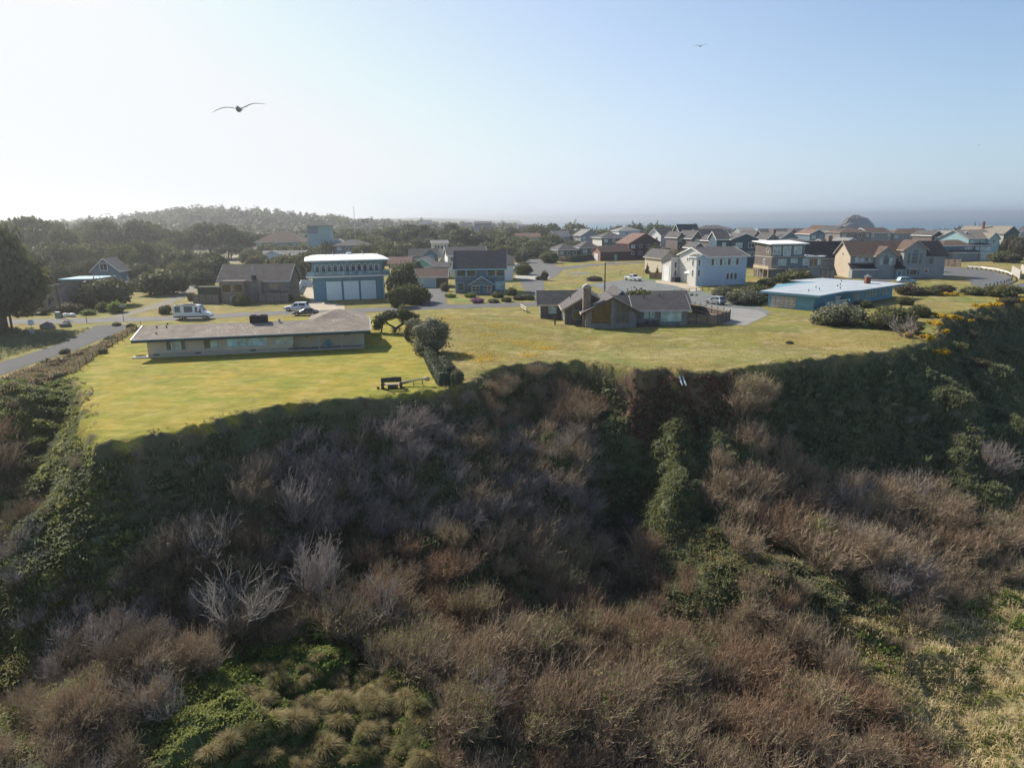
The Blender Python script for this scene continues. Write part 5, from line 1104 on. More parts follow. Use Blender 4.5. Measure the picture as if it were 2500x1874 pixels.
h.block(w*.72, w*.98, -2.2, -.003, h.hh-3.0, 'flat', 0, LAPLB, ROOFW, WHITE, .3); h.part('railing', MB().box(w*.72, w*.98, -2.3, -2.2, h.hh-2.0, h.hh-1.9).box(w*.72, w*.98, -2.26, -2.22, h.hh-2.75, h.hh-2.0), LAPAQUA)
for f_ in (.76,.84,.93): h.win('S', -2.2, w*f_, .8, 1.4, 1.8, WHITE, CURT, 1, 1, ft=.14)
h.part('turret', MB().tube((-1.5,1,-.2),(-1.5,1,h.hh-1),2.2,n=10), LAPLB); h.part('turret_roof', MB().tube((-1.5,1,h.hh-1),(-1.5,1,h.hh+1.6),2.6,.1,n=10), ROOFG)
h.block(w*.12, w*.34, -2.6, -.003, 3.2, 'hip', 1.2, LAPGREY, ROOFB, WHITE, .5); h.block(w*.36, w*.7, -1.6, -.003, 3.2, 'shed', .9, LAPGREY, ROOFG, WHITE, .4)
e = board_fence([G(2270,648), G(2345,652)], 2.6, 'rough stone garden wall in front of the turreted house', STONE, topr=False, name='stone_wall')
FH('distant_house', 'tiny distant house with pale roof edge among far trees', 620, 1158, 1200, 545, 541, 3, 10, 'gx', LAPGREY, ROOFG, WHITE, 0)
FH('distant_house', 'tiny distant house with dark roof between the far treetops', 560, 1265, 1300, 553, 549, 3, 10, 'gx', LAPGREY, ROOFG, WHITE, 0)
FH('distant_block', 'flat topped distant building on the hazy skyline', 900, 1028, 1052, 538, 536.5, 0, 14, 'flat', CREAMW, ROOFGL, None, 0)

# ------------------------------------------------------------ vehicles
def vehicle(name, label, x, y, rz, L, W, prof, paint, wins, cat, wheels=(.19,.81), wr=.36, ws=None, extra=None, group=None):
    """prof: stations (x fraction, bottom, belt, top, narrowing); wins: side window spans (x0,x1) as fractions; ws: (rear0,rear1,front0,front1) glass slopes"""
    e = empty(name, (x, y, gz(x, y)+.03), R_(rz), label, cat, group)
    mb = MB(); st = []
    for (fx, zb, zl, zt, nr) in prof:
        X = (fx-.5)*L; w = W/2*(1-.06*abs(fx-.5)*2); t = w*nr
        st.append([(X,-w*.96,zb),(X,-w,zl*.6+zb*.4),(X,-w*.985,zl),(X,-t,zt-.04),(X,-t*.85,zt),(X,t*.85,zt),(X,t,zt-.04),(X,w*.985,zl),(X,w,zl*.6+zb*.4),(X,w*.96,zb)])
    n = len(st[0]); vs = [p for s_ in st for p in s_]; fs = []
    for i in range(len(st)-1):
        for j in range(n): fs.append((i*n+j, (i+1)*n+j, (i+1)*n+(j+1) % n, i*n+(j+1) % n))
    fs += [tuple(range(n-1, -1, -1)), tuple(range((len(st)-1)*n, len(st)*n))]
    mb.add(vs, fs).build('body', paint, e)
    def at(fx):
        for i in range(len(prof)-1):
            a, b = prof[i], prof[i+1]
            if a[0] <= fx <= b[0]:
                k = (fx-a[0])/(b[0]-a[0]+1e-6); return [a[q]+(b[q]-a[q])*k for q in range(5)]
        return list(prof[-1])
    for sg in (-1, 1):
        for (f0, f1) in wins:
            P = []
            for fx, up in ((f0, 0), (f1, 0), (f1, 1), (f0, 1)):
                fx2, zb, zl, zt, nr = at(fx); w = W/2*(1-.06*abs(fx-.5)*2); k = .12 if not up else .86; zz = zl+(zt-.04-zl)*k; yy = w*.985+(w*nr-w*.985)*k
                P.append(((fx-.5)*L, sg*(yy+.015), zz))
            Q = [(p[0], p[1]-sg*.03, p[2]) for p in P]
            MB().add(P+Q, [(0,1,2,3),(7,6,5,4),(0,4,5,1),(1,5,6,2),(2,6,7,3),(3,7,4,0)]).build('side_window', CARG, e)
    for (i0, i1, nm) in ws or ():
        a, b = prof[i0], prof[i1]; P = []
        lo, hi = (a, b) if a[3] < b[3] else (b, a)
        for (s_, k) in ((lo, .08), (hi, .9)):
            X = (lo[0]+(hi[0]-lo[0])*k-.5)*L; z = lo[3]+(hi[3]-lo[3])*k; t = W/2*(lo[4]+(hi[4]-lo[4])*k)*.84; dx = .03 if lo[0] > hi[0] else -.03
            P.append(((X+dx, -t, z+.025), (X+dx, t, z+.025)))
        q = [P[0][0], P[0][1], P[1][1], P[1][0]]; q2 = [(p[0]-.02*(1 if lo[0] > hi[0] else -1), p[1], p[2]-.04) for p in q]
        MB().add(q+q2, [(0,1,2,3),(7,6,5,4),(0,4,5,1),(1,5,6,2),(2,6,7,3),(3,7,4,0)]).build(nm, CARG, e)
    for fx in wheels:
        for sg in (-1, 1):
            X = (fx-.5)*L; o = MB().tube((X, sg*(W/2-.2), wr), (X, sg*(W/2+.02), wr), wr, n=14).build('wheel', RUBBER, e)
            MB().tube((X, sg*(W/2-.05), wr), (X, sg*(W/2+.035), wr), wr*.6, n=10).build('rim', CHROME, o)
    zb = prof[-1][2]
    for sg in (-1, 1):
        MB().box(L/2-.03, L/2+.02, sg*W*.38-.14, sg*W*.38+.14, zb*.72, zb*.72+.16).build('headlight', LAMPC, e)
        MB().box(-L/2-.02, -L/2+.03, sg*W*.42-.08, sg*W*.42+.08, zb*.75, zb*.75+.22).build('tail_light', LAMPR, e)
        fx = wins[-1][1] if wins else .6; MB().box((fx-.5)*L-.08, (fx-.5)*L+.08, sg*(W/2+.01), sg*(W/2+.01)+sg*.18, prof[len(prof)//2][2]+.02, prof[len(prof)//2][2]+.2).build('wing_mirror', PLASTD, e) if sg > 0 else MB().box((fx-.5)*L-.08, (fx-.5)*L+.08, -(W/2+.19), -(W/2+.01), prof[len(prof)//2][2]+.02, prof[len(prof)//2][2]+.2).build('wing_mirror', PLASTD, e)
    MB().box(L/2-.02, L/2+.06, -W*.44, W*.44, prof[-1][1]+.02, prof[-1][1]+.2).build('bumper', PLASTD if paint is not CARW else CHROME, e)
    MB().box(-L/2-.06, -L/2+.02, -W*.44, W*.44, prof[0][1]+.02, prof[0][1]+.2).build('bumper', PLASTD, e)
    if extra: extra(e)
    return e
P_SUV = [(0,.38,.9,.92,.9),(.03,.32,.98,1.15,.88),(.10,.3,1.0,1.72,.8),(.35,.3,1.0,1.76,.8),(.56,.3,1.0,1.72,.78),(.70,.3,1.0,1.06,.9),(.92,.3,.92,.96,.86),(1,.38,.8,.82,.8)]
P_CAR = [(0,.35,.75,.8,.86),(.04,.3,.82,.92,.86),(.16,.28,.86,.98,.84),(.30,.28,.86,1.36,.72),(.50,.28,.86,1.42,.72),(.70,.28,.84,.94,.84),(.93,.28,.74,.78,.84),(1,.35,.62,.64,.78)]
P_VAN = [(0,.45,1.2,2.55,.86),(.04,.4,1.2,2.72,.84),(.5,.4,1.2,2.76,.84),(.70,.4,1.2,2.66,.84),(.84,.4,1.2,1.5,.84),(.95,.4,1.05,1.16,.84),(1,.45,.85,.9,.8)]
P_MINI = [(0,.4,1.0,1.85,.84),(.05,.35,1.02,1.98,.82),(.6,.35,1.02,1.98,.82),(.72,.35,1.02,1.86,.80),(.86,.35,1.0,1.12,.88),(.96,.35,.85,.92,.86),(1,.4,.7,.74,.8)]
P_PICK = [(0,.5,1.05,1.08,.95),(.36,.45,1.08,1.1,.95),(.37,.45,1.08,1.5,.82),(.41,.45,1.08,1.84,.78),(.60,.45,1.08,1.84,.78),(.70,.45,1.08,1.18,.9),(.95,.45,1.0,1.1,.9),(1,.5,.9,.95,.85)]
def camper(e):
    MB().box(-2.8, 1.0, -.95, -.7, 2.74, 2.84).build('roof_awning', PLASTD, e); MB().box(-1.5, .2, -.4, .5, 2.78, 2.86).build('solar_panel', PLASTD, e); MB().box(-.8, -.3, -.2, .2, 2.86, 2.98).build('roof_fan', WHITE, e)
    MB().box(-3.3, 3.0, -1.03, -1.0, .42, .66).build('side_sill', PLASTD, e)
vx, vy = G(467, 781); vehicle('camper_van', 'white high roofed camper van parked on the street behind the ranch house', vx, vy+1.2, 3, 6.8, 2.0, P_VAN, CARW, [(.05,.2),(.30,.53),(.60,.76)], 'van', (.2,.84), .38, [(3,4,'windscreen')], camper)
vx, vy = G(722, 760); vehicle('white_suv', 'white two door off road vehicle facing left beside the driveway', vx, vy+1, 183, 4.9, 1.95, P_SUV, CARW, [(.12,.38),(.42,.58)], 'car', (.2,.82), .4, [(4,5,'windscreen'),(1,2,'rear_window')])
vx, vy = G(745, 770); vehicle('blue_car', 'dark navy saloon parked in front of the white off road vehicle', vx, vy+.4, 183, 4.7, 1.8, P_CAR, CARN, [(.2,.42),(.44,.64)], 'car', (.18,.82), .33, [(4,5,'windscreen'),(2,3,'rear_window')])
vx, vy = G(1268, 668); vehicle('white_minivan', 'white panel minivan parked right of the blue trimmed shingle house', vx-1, vy-2, 6, 5.6, 1.9, P_MINI, CARW, [(.08,.3),(.34,.52),(.56,.72)], 'van', (.2,.84), .34, [(3,4,'windscreen')])
vx, vy = G(1547, 686); vehicle('pickup_truck', 'white crew cab pickup truck on the grey gravel yard', vx, vy+1.2, -58, 5.8, 2.0, P_PICK, CARW, [(.40,.49),(.51,.62)], 'truck', (.18,.84), .42, [(4,5,'windscreen')])
vx, vy = G(1750, 744); vehicle('silver_crossover', 'silver crossover seen from behind on the gravel drive by the silvery bushes', vx, vy+1.2, 118, 4.6, 1.85, P_SUV, CARS, [(.12,.34),(.37,.58)], 'car', (.2,.82), .36, [(4,5,'windscreen'),(1,2,'rear_window')])
vx, vy = G(2212, 692); vehicle('pale_blue_car', 'pale blue estate car in front of the large grey gabled house', vx, vy, 0, 4.7, 1.8, P_SUV, CARB, [(.1,.35),(.38,.58)], 'car', (.2,.82), .34, [(4,5,'windscreen')])
p = AT(583, 634, 245); vehicle('white_work_van', 'white van in the tan gravel car park far behind the board house', p.x, p.y, 2, 5.2, 1.9, P_MINI, CARW, [(.56,.72)], 'van', (.2,.84), .34, [(3,4,'windscreen')])
for k, (px, D, pt, lb_) in enumerate(((592, 258, CARB, 'pale blue car right behind the far white van'), (600, 272, CARW, 'white car last in the line behind the far white van'))):
    p = AT(px, 625, D); vehicle('parked_car', lb_, p.x, p.y, 5, 4.5, 1.8, P_CAR, pt, [(.2,.42),(.44,.64)], 'car', (.18,.82), .33, [(4,5,'windscreen')])
p = AT(2492, 615, 330); vehicle('parked_car', 'white car at the right border beyond the turreted house', p.x, p.y, 20, 4.8, 1.9, P_SUV, CARW, [(.12,.34),(.37,.58)], 'car', (.2,.82), .36, [(4,5,'windscreen')])
p = AT(1212, 640, 300); vehicle('parked_car', 'dark car tiny on the lane above the annex roof', p.x, p.y, 10, 4.6, 1.8, P_CAR, CARN, [(.2,.42),(.44,.64)], 'car', (.18,.82), .33, [(4,5,'windscreen')])
p = AT(1262, 640, 262); vehicle('white_boat_cover', 'white covered boat behind the hedge by the minivan', p.x, p.y, 0, 5, 1.9, P_CAR, WHITE, [(.3,.6)], 'boat', (.4,.6), .3)

# ------------------------------------------------------------ street furniture, fences, small things
def pole(x, y, hgt, r, label, name='utility_pole', m=WOODD, z=0, extra=None):
    e = empty(name, (x, y, z), 0, label, 'pole'); MB().tube((0,0,-.3), (0,0,hgt), r, r*.75, 8).build('post', m, e)
    if extra: extra(e, hgt)
    return e
def lamp_arm(e, h_):
    MB().path([(0,0,h_-.25),(.7,0,h_-.02),(1.4,0,h_)], [.05,.05,.05], 6).build('arm', GUTTER, e); MB().box(1.3, 2.0, -.14, .14, h_-.06, h_+.1).build('lamp_head', GUTTER, e)
zt = AT(1478, 641, 150).z
pole(20.5, 150, zt, .17, 'tall timber street lamp rising behind the shingle bluff house', 'street_lamp', WOODD, 0, lamp_arm)
p = AT(1245, 617, 290); pole(p.x, p.y, p.z, .1, 'slim grey street lamp among the bushes in the middle distance', 'street_lamp', GUTTER, 0, lamp_arm)
x_, y_ = G(152, 776); zt = AT(143, 695, y_).z
pole(x_, y_, zt, .16, 'leaning weathered utility pole left of the track', 'utility_pole', WOODD).rotation_euler = (0, R_(-2), 0)
p = AT(863, 503, 330); pole(p.x, p.y, p.z, .13, 'very tall thin radio mast behind the blue hip roofed house', 'radio_mast', GUTTER)
def floods(e, h_):
    for k in range(2): MB().box(-2.2, 2.2, -.2, .2, h_-1.4*k-.5, h_-1.4*k).build('floodlight_bar', PLASTD, e)
p = AT(892, 535, 460); pole(p.x, p.y, p.z, .22, 'sports floodlight mast on the hazy skyline', 'floodlight_mast', GUTTER, 0, floods)
x_, y_ = G(30, 806); pole(x_, y_, 12, .2, 'slim bare trunk leaning beside the big cypress at the left border', 'tree_trunk', BARK)
x_, y_ = G(79, 815); e = empty('notice_board', (x_, y_, 0), R_(-8), 'white notice board seen from behind on a thin post by the left road', 'sign')
MB().tube((0,0,-.2),(0,0,2.4),.045).build('post', GUTTER, e); MB().box(-.55,.55,.05,.08,1.5,2.35).build('board', WHITE, e); MB().box(-.32,.32,-.2,.2,0,.75).build('cabinet', GUTTER, e)
x_, y_ = G(302, 785); e = empty('street_sign', (x_, y_, 0), 0, 'street name sign on thin post beside the track', 'sign')
MB().tube((0,0,-.2),(0,0,3.1),.04).build('post', PLASTD, e); MB().box(-.55,.55,-.02,.02,2.75,3.0).build('name_plate', GUTTER, e); MB().box(-.02,.02,-.45,.45,3.02,3.25).build('name_plate', GUTTER, e)
p = AT(1374, 633, 262); e = empty('stop_sign', (p.x, p.y, 0), R_(4), 'red octagonal stop sign at the distant road junction', 'sign')
MB().tube((0,0,-.2),(0,0,p.z),.05).build('post', PLASTD, e)
oc = [(.55*math.cos(R_(22.5+45*k)), p.z+.2+.55*math.sin(R_(22.5+45*k))) for k in range(8)]; sf = MB().prism(oc, -.07, -.052, 'y').build('sign_face', REDSIGN, e)
tc_ = bpy.data.curves.new('lettering', 'FONT'); tc_.body = 'STOP'; tc_.size = .38; tc_.align_x = 'CENTER'; tc_.extrude = .004
to = bpy.data.objects.new('lettering', tc_); COL.objects.link(to); bpy.context.view_layer.update()
tm = bpy.data.meshes.new_from_object(to); bpy.data.objects.remove(to); tm.name = 'lettering'; tm.materials.clear(); tm.materials.append(WHITE)
to = link('lettering', tm, sf, (0, -.08, p.z+.07)); to.rotation_euler = (math.pi/2, 0, 0)
p = AT(1291, 636, 236); e = empty('diamond_sign', (p.x, p.y, 0), 0, 'dark diamond road sign near the bushes', 'sign'); MB().tube((0,0,-.2),(0,0,p.z),.04).build('post', PLASTD, e); MB().prism([(-.5,p.z),(0,p.z-.5),(.5,p.z),(0,p.z+.5)], -.07, -.05, 'y').build('sign_face', GUTTER, e)
p = AT(1458, 645, 262); e = empty('hydrant_marker', (p.x, p.y, 0), 0, 'small pale marker post left of the timber street lamp', 'post'); MB().tube((0,0,-.1),(0,0,1.3),.08).build('post', WHITE, e); MB().box(-.3,.3,-.1,.1,0,.3).build('base', CONC, e)
for px, py, s_, lb_ in ((118,801,1.25,'wedge shaped grey boulder by the left road'),(160,797,1.15,'flat topped grey boulder at the lane mouth')):
    x_, y_ = G(px, py); tag(MB().blob((0,0,.3), s_, s_*.7, s_*.62, .22, int(px), 7, 5).build('boulder', ROCK, loc=(x_, y_, 0)), lb_, 'boulder')
x_, y_ = G(142, 776); e = empty('utility_box', (x_, y_, 0), 0, 'pale utility cabinet beside the leaning pole', 'cabinet'); MB().box(-.4,.4,-.3,.3,0,1.1).build('cabinet', M('pale_green_metal', (.42,.44,.36)), e); MB().box(-.44,.44,-.34,.34,1.103,1.18).build('lid', GUTTER, e)
for px, w_, lb_ in ((161, 1.7, 'larger white sheeted bundle on the verge by the pole'), (177, 1.2, 'smaller white sheeted bundle right of the larger one')):
    x_, y_ = G(px, 773); tag(MB().blob((0,0,.3), w_*.6, .5, .42, .07, px, 10, 6).build('sheeted_bundle', WHITE, loc=(x_, y_, 0)), lb_, 'bundle')
x_, y_ = G(212, 788); tag(MB().tube((0,0,-.1),(0,0,1.1),.06).build('marker_post', WOODD, loc=(x_, y_, 0)), 'short wooden marker post at the lane corner', 'post')
x_, y_ = G(1355, 792); tag(MB().box(-.13,.13,-.13,.13,-.2,1.45).build('timber_post', WOODD, loc=(x_, y_, 0)), 'lone square timber post left of the stone chimney', 'post')
x_, y_ = G(218, 962); tag(MB().tube((0,0,-.05),(0,0,.12),.35,.3,9).build('well_cover', ROCK, loc=(x_, y_, 0)), 'small dark cover set in the lawn near its left edge', 'cover')
x_, y_ = G(1452, 686); tag(MB().blob((0,0,.1), 2.6, 1.6, 1.3, .16, 5, 12, 7, -.1).build('earth_pile', M('dark_soil', (.09,.07,.055), .95, .3, 2), loc=(x_, y_, 0)), 'heap of dark soil by the gravel yard', 'pile')
def rail_fence(pts, label, mat, hgt=1.1, rails=(.55, .95), w=.1, post=2.4, name='rail_fence', group=None):
    pw = .07 if w > .04 else .035
    e = empty(name, (*pts[0], gz(*pts[0])), 0, label, 'fence'); o = Vector((*pts[0], 0))
    for i in range(len(pts)-1):
        p, q = Vector((*pts[i], 0))-o, Vector((*pts[i+1], 0))-o; L = (q-p).length; n = max(1, round(L/post))
        for j in range(n+(i == len(pts)-2)): c = p+(q-p)*j/n; MB().box(c.x-pw, c.x+pw, c.y-pw, c.y+pw, -.2, hgt).build('post', mat, e)
        for r in rails: MB().tube(p+Vector((0,-.08,r)), q+Vector((0,-.08,r)), w*.6, n=4).build('rail', mat, e)
    return e
rail_fence([G(1386,676), G(1438,675)], 'white two rail fence across the end of the middle road', WHITE, 1.4, (.6, 1.15), .22, 3.6)
rail_fence([G(1271,754), G(1286,764)], 'short pale two rail fence left of the shingle bluff house', FENCEL, 1.15, (.5, .95), .2, 3)
rail_fence([G(1515,674), G(1570,676), G(1625,672)], 'thin wire garden fence with dark posts beyond the pickup truck', WOODD, 1.9, (.6, 1.2, 1.8), .03, 3)
rail_fence([G(1646,717), G(1700,712), G(1745,707)], 'low dark post fence along the garden of the white garage house', WOODD, 1.0, (.9,), .05, 2.5)
rail_fence([G(345,800), G(300,832), G(262,856), G(228,880), G(196,904)], 'thin wire fence with dark posts down the left side of the mown lawn', WOODD, 1.15, (.5, 1.05), .03, 3.2)
board_fence([(48.5,205),(41.5,206)], 1.9, 'brown slatted screen beyond the pickup truck', M('brown_slat', (.22,.13,.09), .9, .2, 1, 'board', .3), topr=False)
board_fence([G(2003,681), G(2036,679)], 2.2, 'bleached board fence between the stilt house and the beige end wall', WOODL, topr=False)
x_, y_ = G(2275, 660); tag(MB().box(-1.4,1.4,-1,1,0,2.2).build('shed', M('grey_shed', (.16,.17,.17), .9, .15, 1, 'board', .3), loc=(x_-2, y_-6, 0)), 'small grey shed at the right corner of the large gabled house', 'shed')
# guard rail round the cul-de-sac
gp = [G(2362,657), G(2395,659), G(2430,664), G(2458,671), G(2470,678), G(2468,686), G(2450,694), G(2425,699), G(2395,703)]
e = empty('guard_rail', (*gp[0], 0), 0, 'white guard rail on dark posts curving round the dead end road', 'guard rail'); o_ = Vector((*gp[0], 0))
mb = MB()
for i in range(len(gp)-1):
    p, q = Vector((*gp[i], 0))-o_, Vector((*gp[i+1], 0))-o_; mb.add([p+Vector((0,0,.75)), q+Vector((0,0,.75)), q+Vector((0,0,1.15)), p+Vector((0,0,1.15)), p+Vector((.12,.12,.75)), q+Vector((.12,.12,.75)), q+Vector((.12,.12,1.15)), p+Vector((.12,.12,1.15))], [(0,1,2,3),(7,6,5,4),(0,4,5,1),(1,5,6,2),(2,6,7,3),(3,7,4,0)])
    for k in range(3): c = p+(q-p)*(k/3.); MB().box(c.x+.15, c.x+.4, c.y+.15, c.y+.4, -.3, 1.0).build('post', WOODD, e)
mb.build('rail', WHITE, e)
for px0, px1, y0_, y1_, lb_ in ((2470, 2490, 668, 682, 'long sloping concrete wall panel at the right border'), (2492, 2520, 664, 676, 'second concrete wall panel cut off by the right border')):
    a_, b_ = G(px0, y0_), G(px1, y1_); p, q = Vector((*a_, 0)), Vector((*b_, 0)); n_ = Vector((-(q-p).y, (q-p).x, 0)).normalized()*.15; q = q-p; p = Vector((0,0,0))
    tag(MB().add([p-n_, q-n_, q+n_, p+n_]+[v+Vector((0,0,2.4)) for v in (p-n_, q-n_, q+n_, p+n_)], [(0,3,2,1),(4,5,6,7),(0,1,5,4),(1,2,6,5),(2,3,7,6),(3,0,4,7)]).build('retaining_wall', CONC, loc=(*a_, 0)), lb_, 'wall')
# garden bench and driftwood table on the lawn edge
x_, y_ = G(957, 947); e = empty('garden_bench', (x_, y_, 0), R_(6), 'heavy dark timber bench with its back to the house near the bluff edge', 'bench')
MB().box(-1.12,1.12,-.42,.18,.42,.52).build('seat', WOODL, e)
MB().add([(-1.12,-.52,.78),(1.12,-.52,.80),(1.10,-.62,1.35),(.3,-.62,1.38),(-.2,-.62,1.33),(-1.1,-.62,1.30),(-1.12,-.44,.78),(1.12,-.44,.80),(1.10,-.54,1.35),(.3,-.54,1.38),(-.2,-.54,1.33),(-1.1,-.54,1.30)], [(0,1,2,3,4,5),(11,10,9,8,7,6),(0,6,7,1),(1,7,8,2),(2,8,9,3),(3,9,10,4),(4,10,11,5),(5,11,6,0)]).build('backrest', M('slate_stained_timber', (.06,.065,.065), .9, .3, 2), e)
for sx in (-1, 1): MB().box(sx*1.0-.14, sx*1.0+.14, -.5, .25, -.05, .70).build('leg', WOODD, e); MB().box(sx*1.05-.09, sx*1.05+.09, -.5, .35, .70, .78).build('armrest', WOODL, e)
tag(MB().tube((-.5,.0,.22),(.55,.0,.24),.24,.26,10).build('log', WOODD, loc=(x_+.1, y_-.15, 0)), 'dark log lying under the garden bench', 'log')
x_, y_ = G(1010, 942); e = empty('driftwood_table', (x_+.2, y_, 0), R_(6), 'bleached driftwood plank resting on a small trestle beside the garden bench', 'table')
MB().path([(-1.7,.1,.32),(-1.2,.05,.42),(-.6,.05,.55),(.3,0,.72),(1.0,-.05,.80),(1.25,-.05,.80),(1.6,-.05,.74)], [.12,.17,.12,.09,.11,.26,.22], 8).build('plank', WOODL, e)
for a_ in ((-.15,-.2),( -.15,.25),(.75,-.2),(.75,.25)): MB().tube((a_[0],a_[1],.68),(a_[0]+(.08 if a_[0] > 0 else -.08),a_[1]*1.2,0),.045,n=6).build('leg', WOODL, e)
MB().tube((-.18,-.2,.3),(.8,-.2,.3),.03,n=5).build('stretcher', WOODL, e)
x_, y_ = G(923, 949); tag(MB().tube((0,0,0),(0,0,.25),.14,.16,8).build('flower_pot', M('terracotta', (.16,.07,.05)), loc=(x_, y_, 0)), 'small dark pot at the left foot of the garden bench', 'pot')
# picnic table under the bent pine
x_, y_ = G(968, 812); e = empty('picnic_table', (x_, y_, 0), R_(-12), 'weathered picnic table in the shade of the bent pine', 'table')
MB().box(-.9,.9,-.4,.4,.7,.76).build('tabletop', WOODD, e)
for sy in (-1, 1): MB().box(-.9,.9,sy*.75-.13,sy*.75+.13,.4,.45).build('seat', WOODD, e)
for sx in (-.6,.6):
    MB().tube((sx,-.7,0),(sx,.3,.72),.05,n=4).build('leg', WOODD, e); MB().tube((sx,.7,0),(sx,-.3,.72),.05,n=4).build('leg', WOODD, e)
# two white pipes sticking out of the scarp
for k in range(2):
    best = None
    for D_ in np.arange(79, 90, .05):
        p = AT(1657+k*9, 922, D_)
        if gz(p.x, p.y) >= p.z: best = p; break
    if best is None: best = AT(1657+k*9, 922, 81)
    tag(MB().tube((0,.5,.5),(.3,-.75,-.75),.11,n=8).build('drain_pipe', WHITE, loc=best), ['white drain pipe end jutting from the raw scarp, left of the pair', 'white drain pipe end jutting from the raw scarp, right of the pair'][k], 'pipe')
# sea stacks
def stack(name, px, D, wpx, top, label, seed):
    p = AT(px, top, D); w = wpx*D/1667/2; r = random.Random(seed); mb = MB(); seg, rg = 28, 12; H_ = p.z+26; vs = []; fs = []
    for j in range(rg+1):
        t = j/rg; rad = w*((1-t)**.62*.86+.16*(t < .97)) if j < rg else w*.10
        for i in range(seg):
            a_ = 6.283*i/seg; k = 1+.13*math.sin(a_*3+seed)+r.uniform(-.07, .07); vs.append((rad*k*math.cos(a_)+t*w*.05, rad*k*math.sin(a_)*.8, -26+H_*t*(1+r.uniform(-.02, .02))))
    for j in range(rg):
        for i in range(seg): fs.append((j*seg+i, j*seg+(i+1) % seg, (j+1)*seg+(i+1) % seg, (j+1)*seg+i))
    fs.append(tuple(rg*seg+i for i in range(seg)))
    return tag(mb.add(vs, fs).build(name, SEAROCK, loc=(p.x, p.y, 0)), label, 'sea stack')
stack('sea_stack', 2086, 900, 138, 525.5, 'tall grey rock stack standing in the sea behind the houses', 3)
stack('sea_stack', 2508, 760, 75, 548, 'dark rock stack cut off by the right border', 5)
# gulls
GULLW = M('gull_white_feathers', (.62,.62,.64), .8, .1, 4, bump=0); GULLG = M('gull_grey_feathers', (.55,.57,.62), .8, .1, 4, bump=0)
def gull(px, py, D, span, yaw, roll, label, seed):
    p = AT(px, py, D); s_ = span/1.35
    mb = MB(); prof = [(-.30,.010,0),(-.24,.035,0),(-.12,.058,-.01),(.02,.070,-.015),(.14,.062,-.01),(.20,.042,.01),(.25,.044,.022),(.30,.034,.022),(.33,.014,.016),(.37,.006,.01)]
    seg = 10; vs = []; fs = []
    for (y, r, z) in prof:
        for i in range(seg): a_ = 6.283*i/seg; vs.append((r*math.cos(a_), -y, z+r*math.sin(a_)))
    for j in range(len(prof)-1):
        for i in range(seg): fs.append((j*seg+i, (j+1)*seg+i, (j+1)*seg+(i+1) % seg, j*seg+(i+1) % seg))
    mb.add(vs, fs)
    for sg, hs in ((-1, (0, .035, .05, .035, -.005, -.06)), (1, (0, .045, .10, .125, .12, .105))):
        ch = (.13,.12,.10,.085,.06,.015); ys = (-.02,-.035,-.05,-.03,.02,.07); xs_ = (.03,.16,.30,.42,.56,.68); vs = []
        for x, z, c, y in zip(xs_, hs, ch, ys):
            vs += [(sg*x, y-c/2, z), (sg*x, y, z+.008*c/.13+.002), (sg*x, y+c, z-.003), (sg*x, y, z-.006*c/.13)]
        fs = []
        for k in range(5):
            for i in range(4): fs.append((k*4+i, k*4+(i+1) % 4, (k+1)*4+(i+1) % 4, (k+1)*4+i))
        fs += [(20,21,22,23),(3,2,1,0)]; mb.add(vs, fs)
    mb.add([(-.02,.26,.0),(.02,.26,.0),(.07,.42,.0),(-.07,.42,.0),(-.02,.26,.012),(.02,.26,.012),(.07,.42,.008),(-.07,.42,.008)], [(0,3,2,1),(4,5,6,7),(0,1,5,4),(1,2,6,5),(2,3,7,6),(3,0,4,7)])
    o = mb.build('gull', GULLG if seed else GULLG, smooth=True, loc=p); o.scale = (s_,)*3; o.rotation_euler = (R_(4), R_(roll), R_(yaw))
    MB().tube((0,-.37,.01),(0,-.415,-.002),.012,.004,6).build('beak', M('yellow_beak', (.6,.4,.05)), o)
    return tag(o, label, 'bird')
gull(583, 266, 15, 1.05, 12, -3, 'large grey gull gliding in the upper left sky', 0)
gull(1710, 112, 62, 1.3, 0, 0, 'small gull high in the sky right of centre', 1)
gull(2390, 354, 150, 1.1, 30, 12, 'tiny gull low in the sky near the right border', 2)

# ------------------------------------------------------------ trees and garden shrubs
T = tpx
# big cypress at the left border
x_, y_ = G(18, 806)
e = empty('cypress_tree', (x_-1, y_, 0), 0, 'huge dark cypress filling the left border', 'tree')
for c_, l_, q_ in ((0,(.5,0,2.2),(8.8,8.4,13)),(1,(-1.0,1,6.0),(6.4,6.4,13)),(2,(-7,0,1.2),(8,8,17)),(0,(3.5,-2,3.5),(5.5,5.5,8))):
    o2 = link('crown', CROWNS['oak'][c_], e); o2.location = l_; o2.scale = q_
e.rotation_euler = (0, 0, 0)
MB().path([(0,0,-.3),(.3,0,3),(.1,.2,8)], [1.1,.8,.5], 9).build('trunk', BARK, e)
T(245, 152, 135, 676, 'oak', 'broad rounded dark pine left of the track below the slate blue cottage')
T(392, 176, 128, 655, 'oak', 'tall rounded dark pine right of the slate blue cottage beside the track')
T(345, 186, 70, 672, 'oak', 'lower pine shoulder left of the tall rounded one by the track')
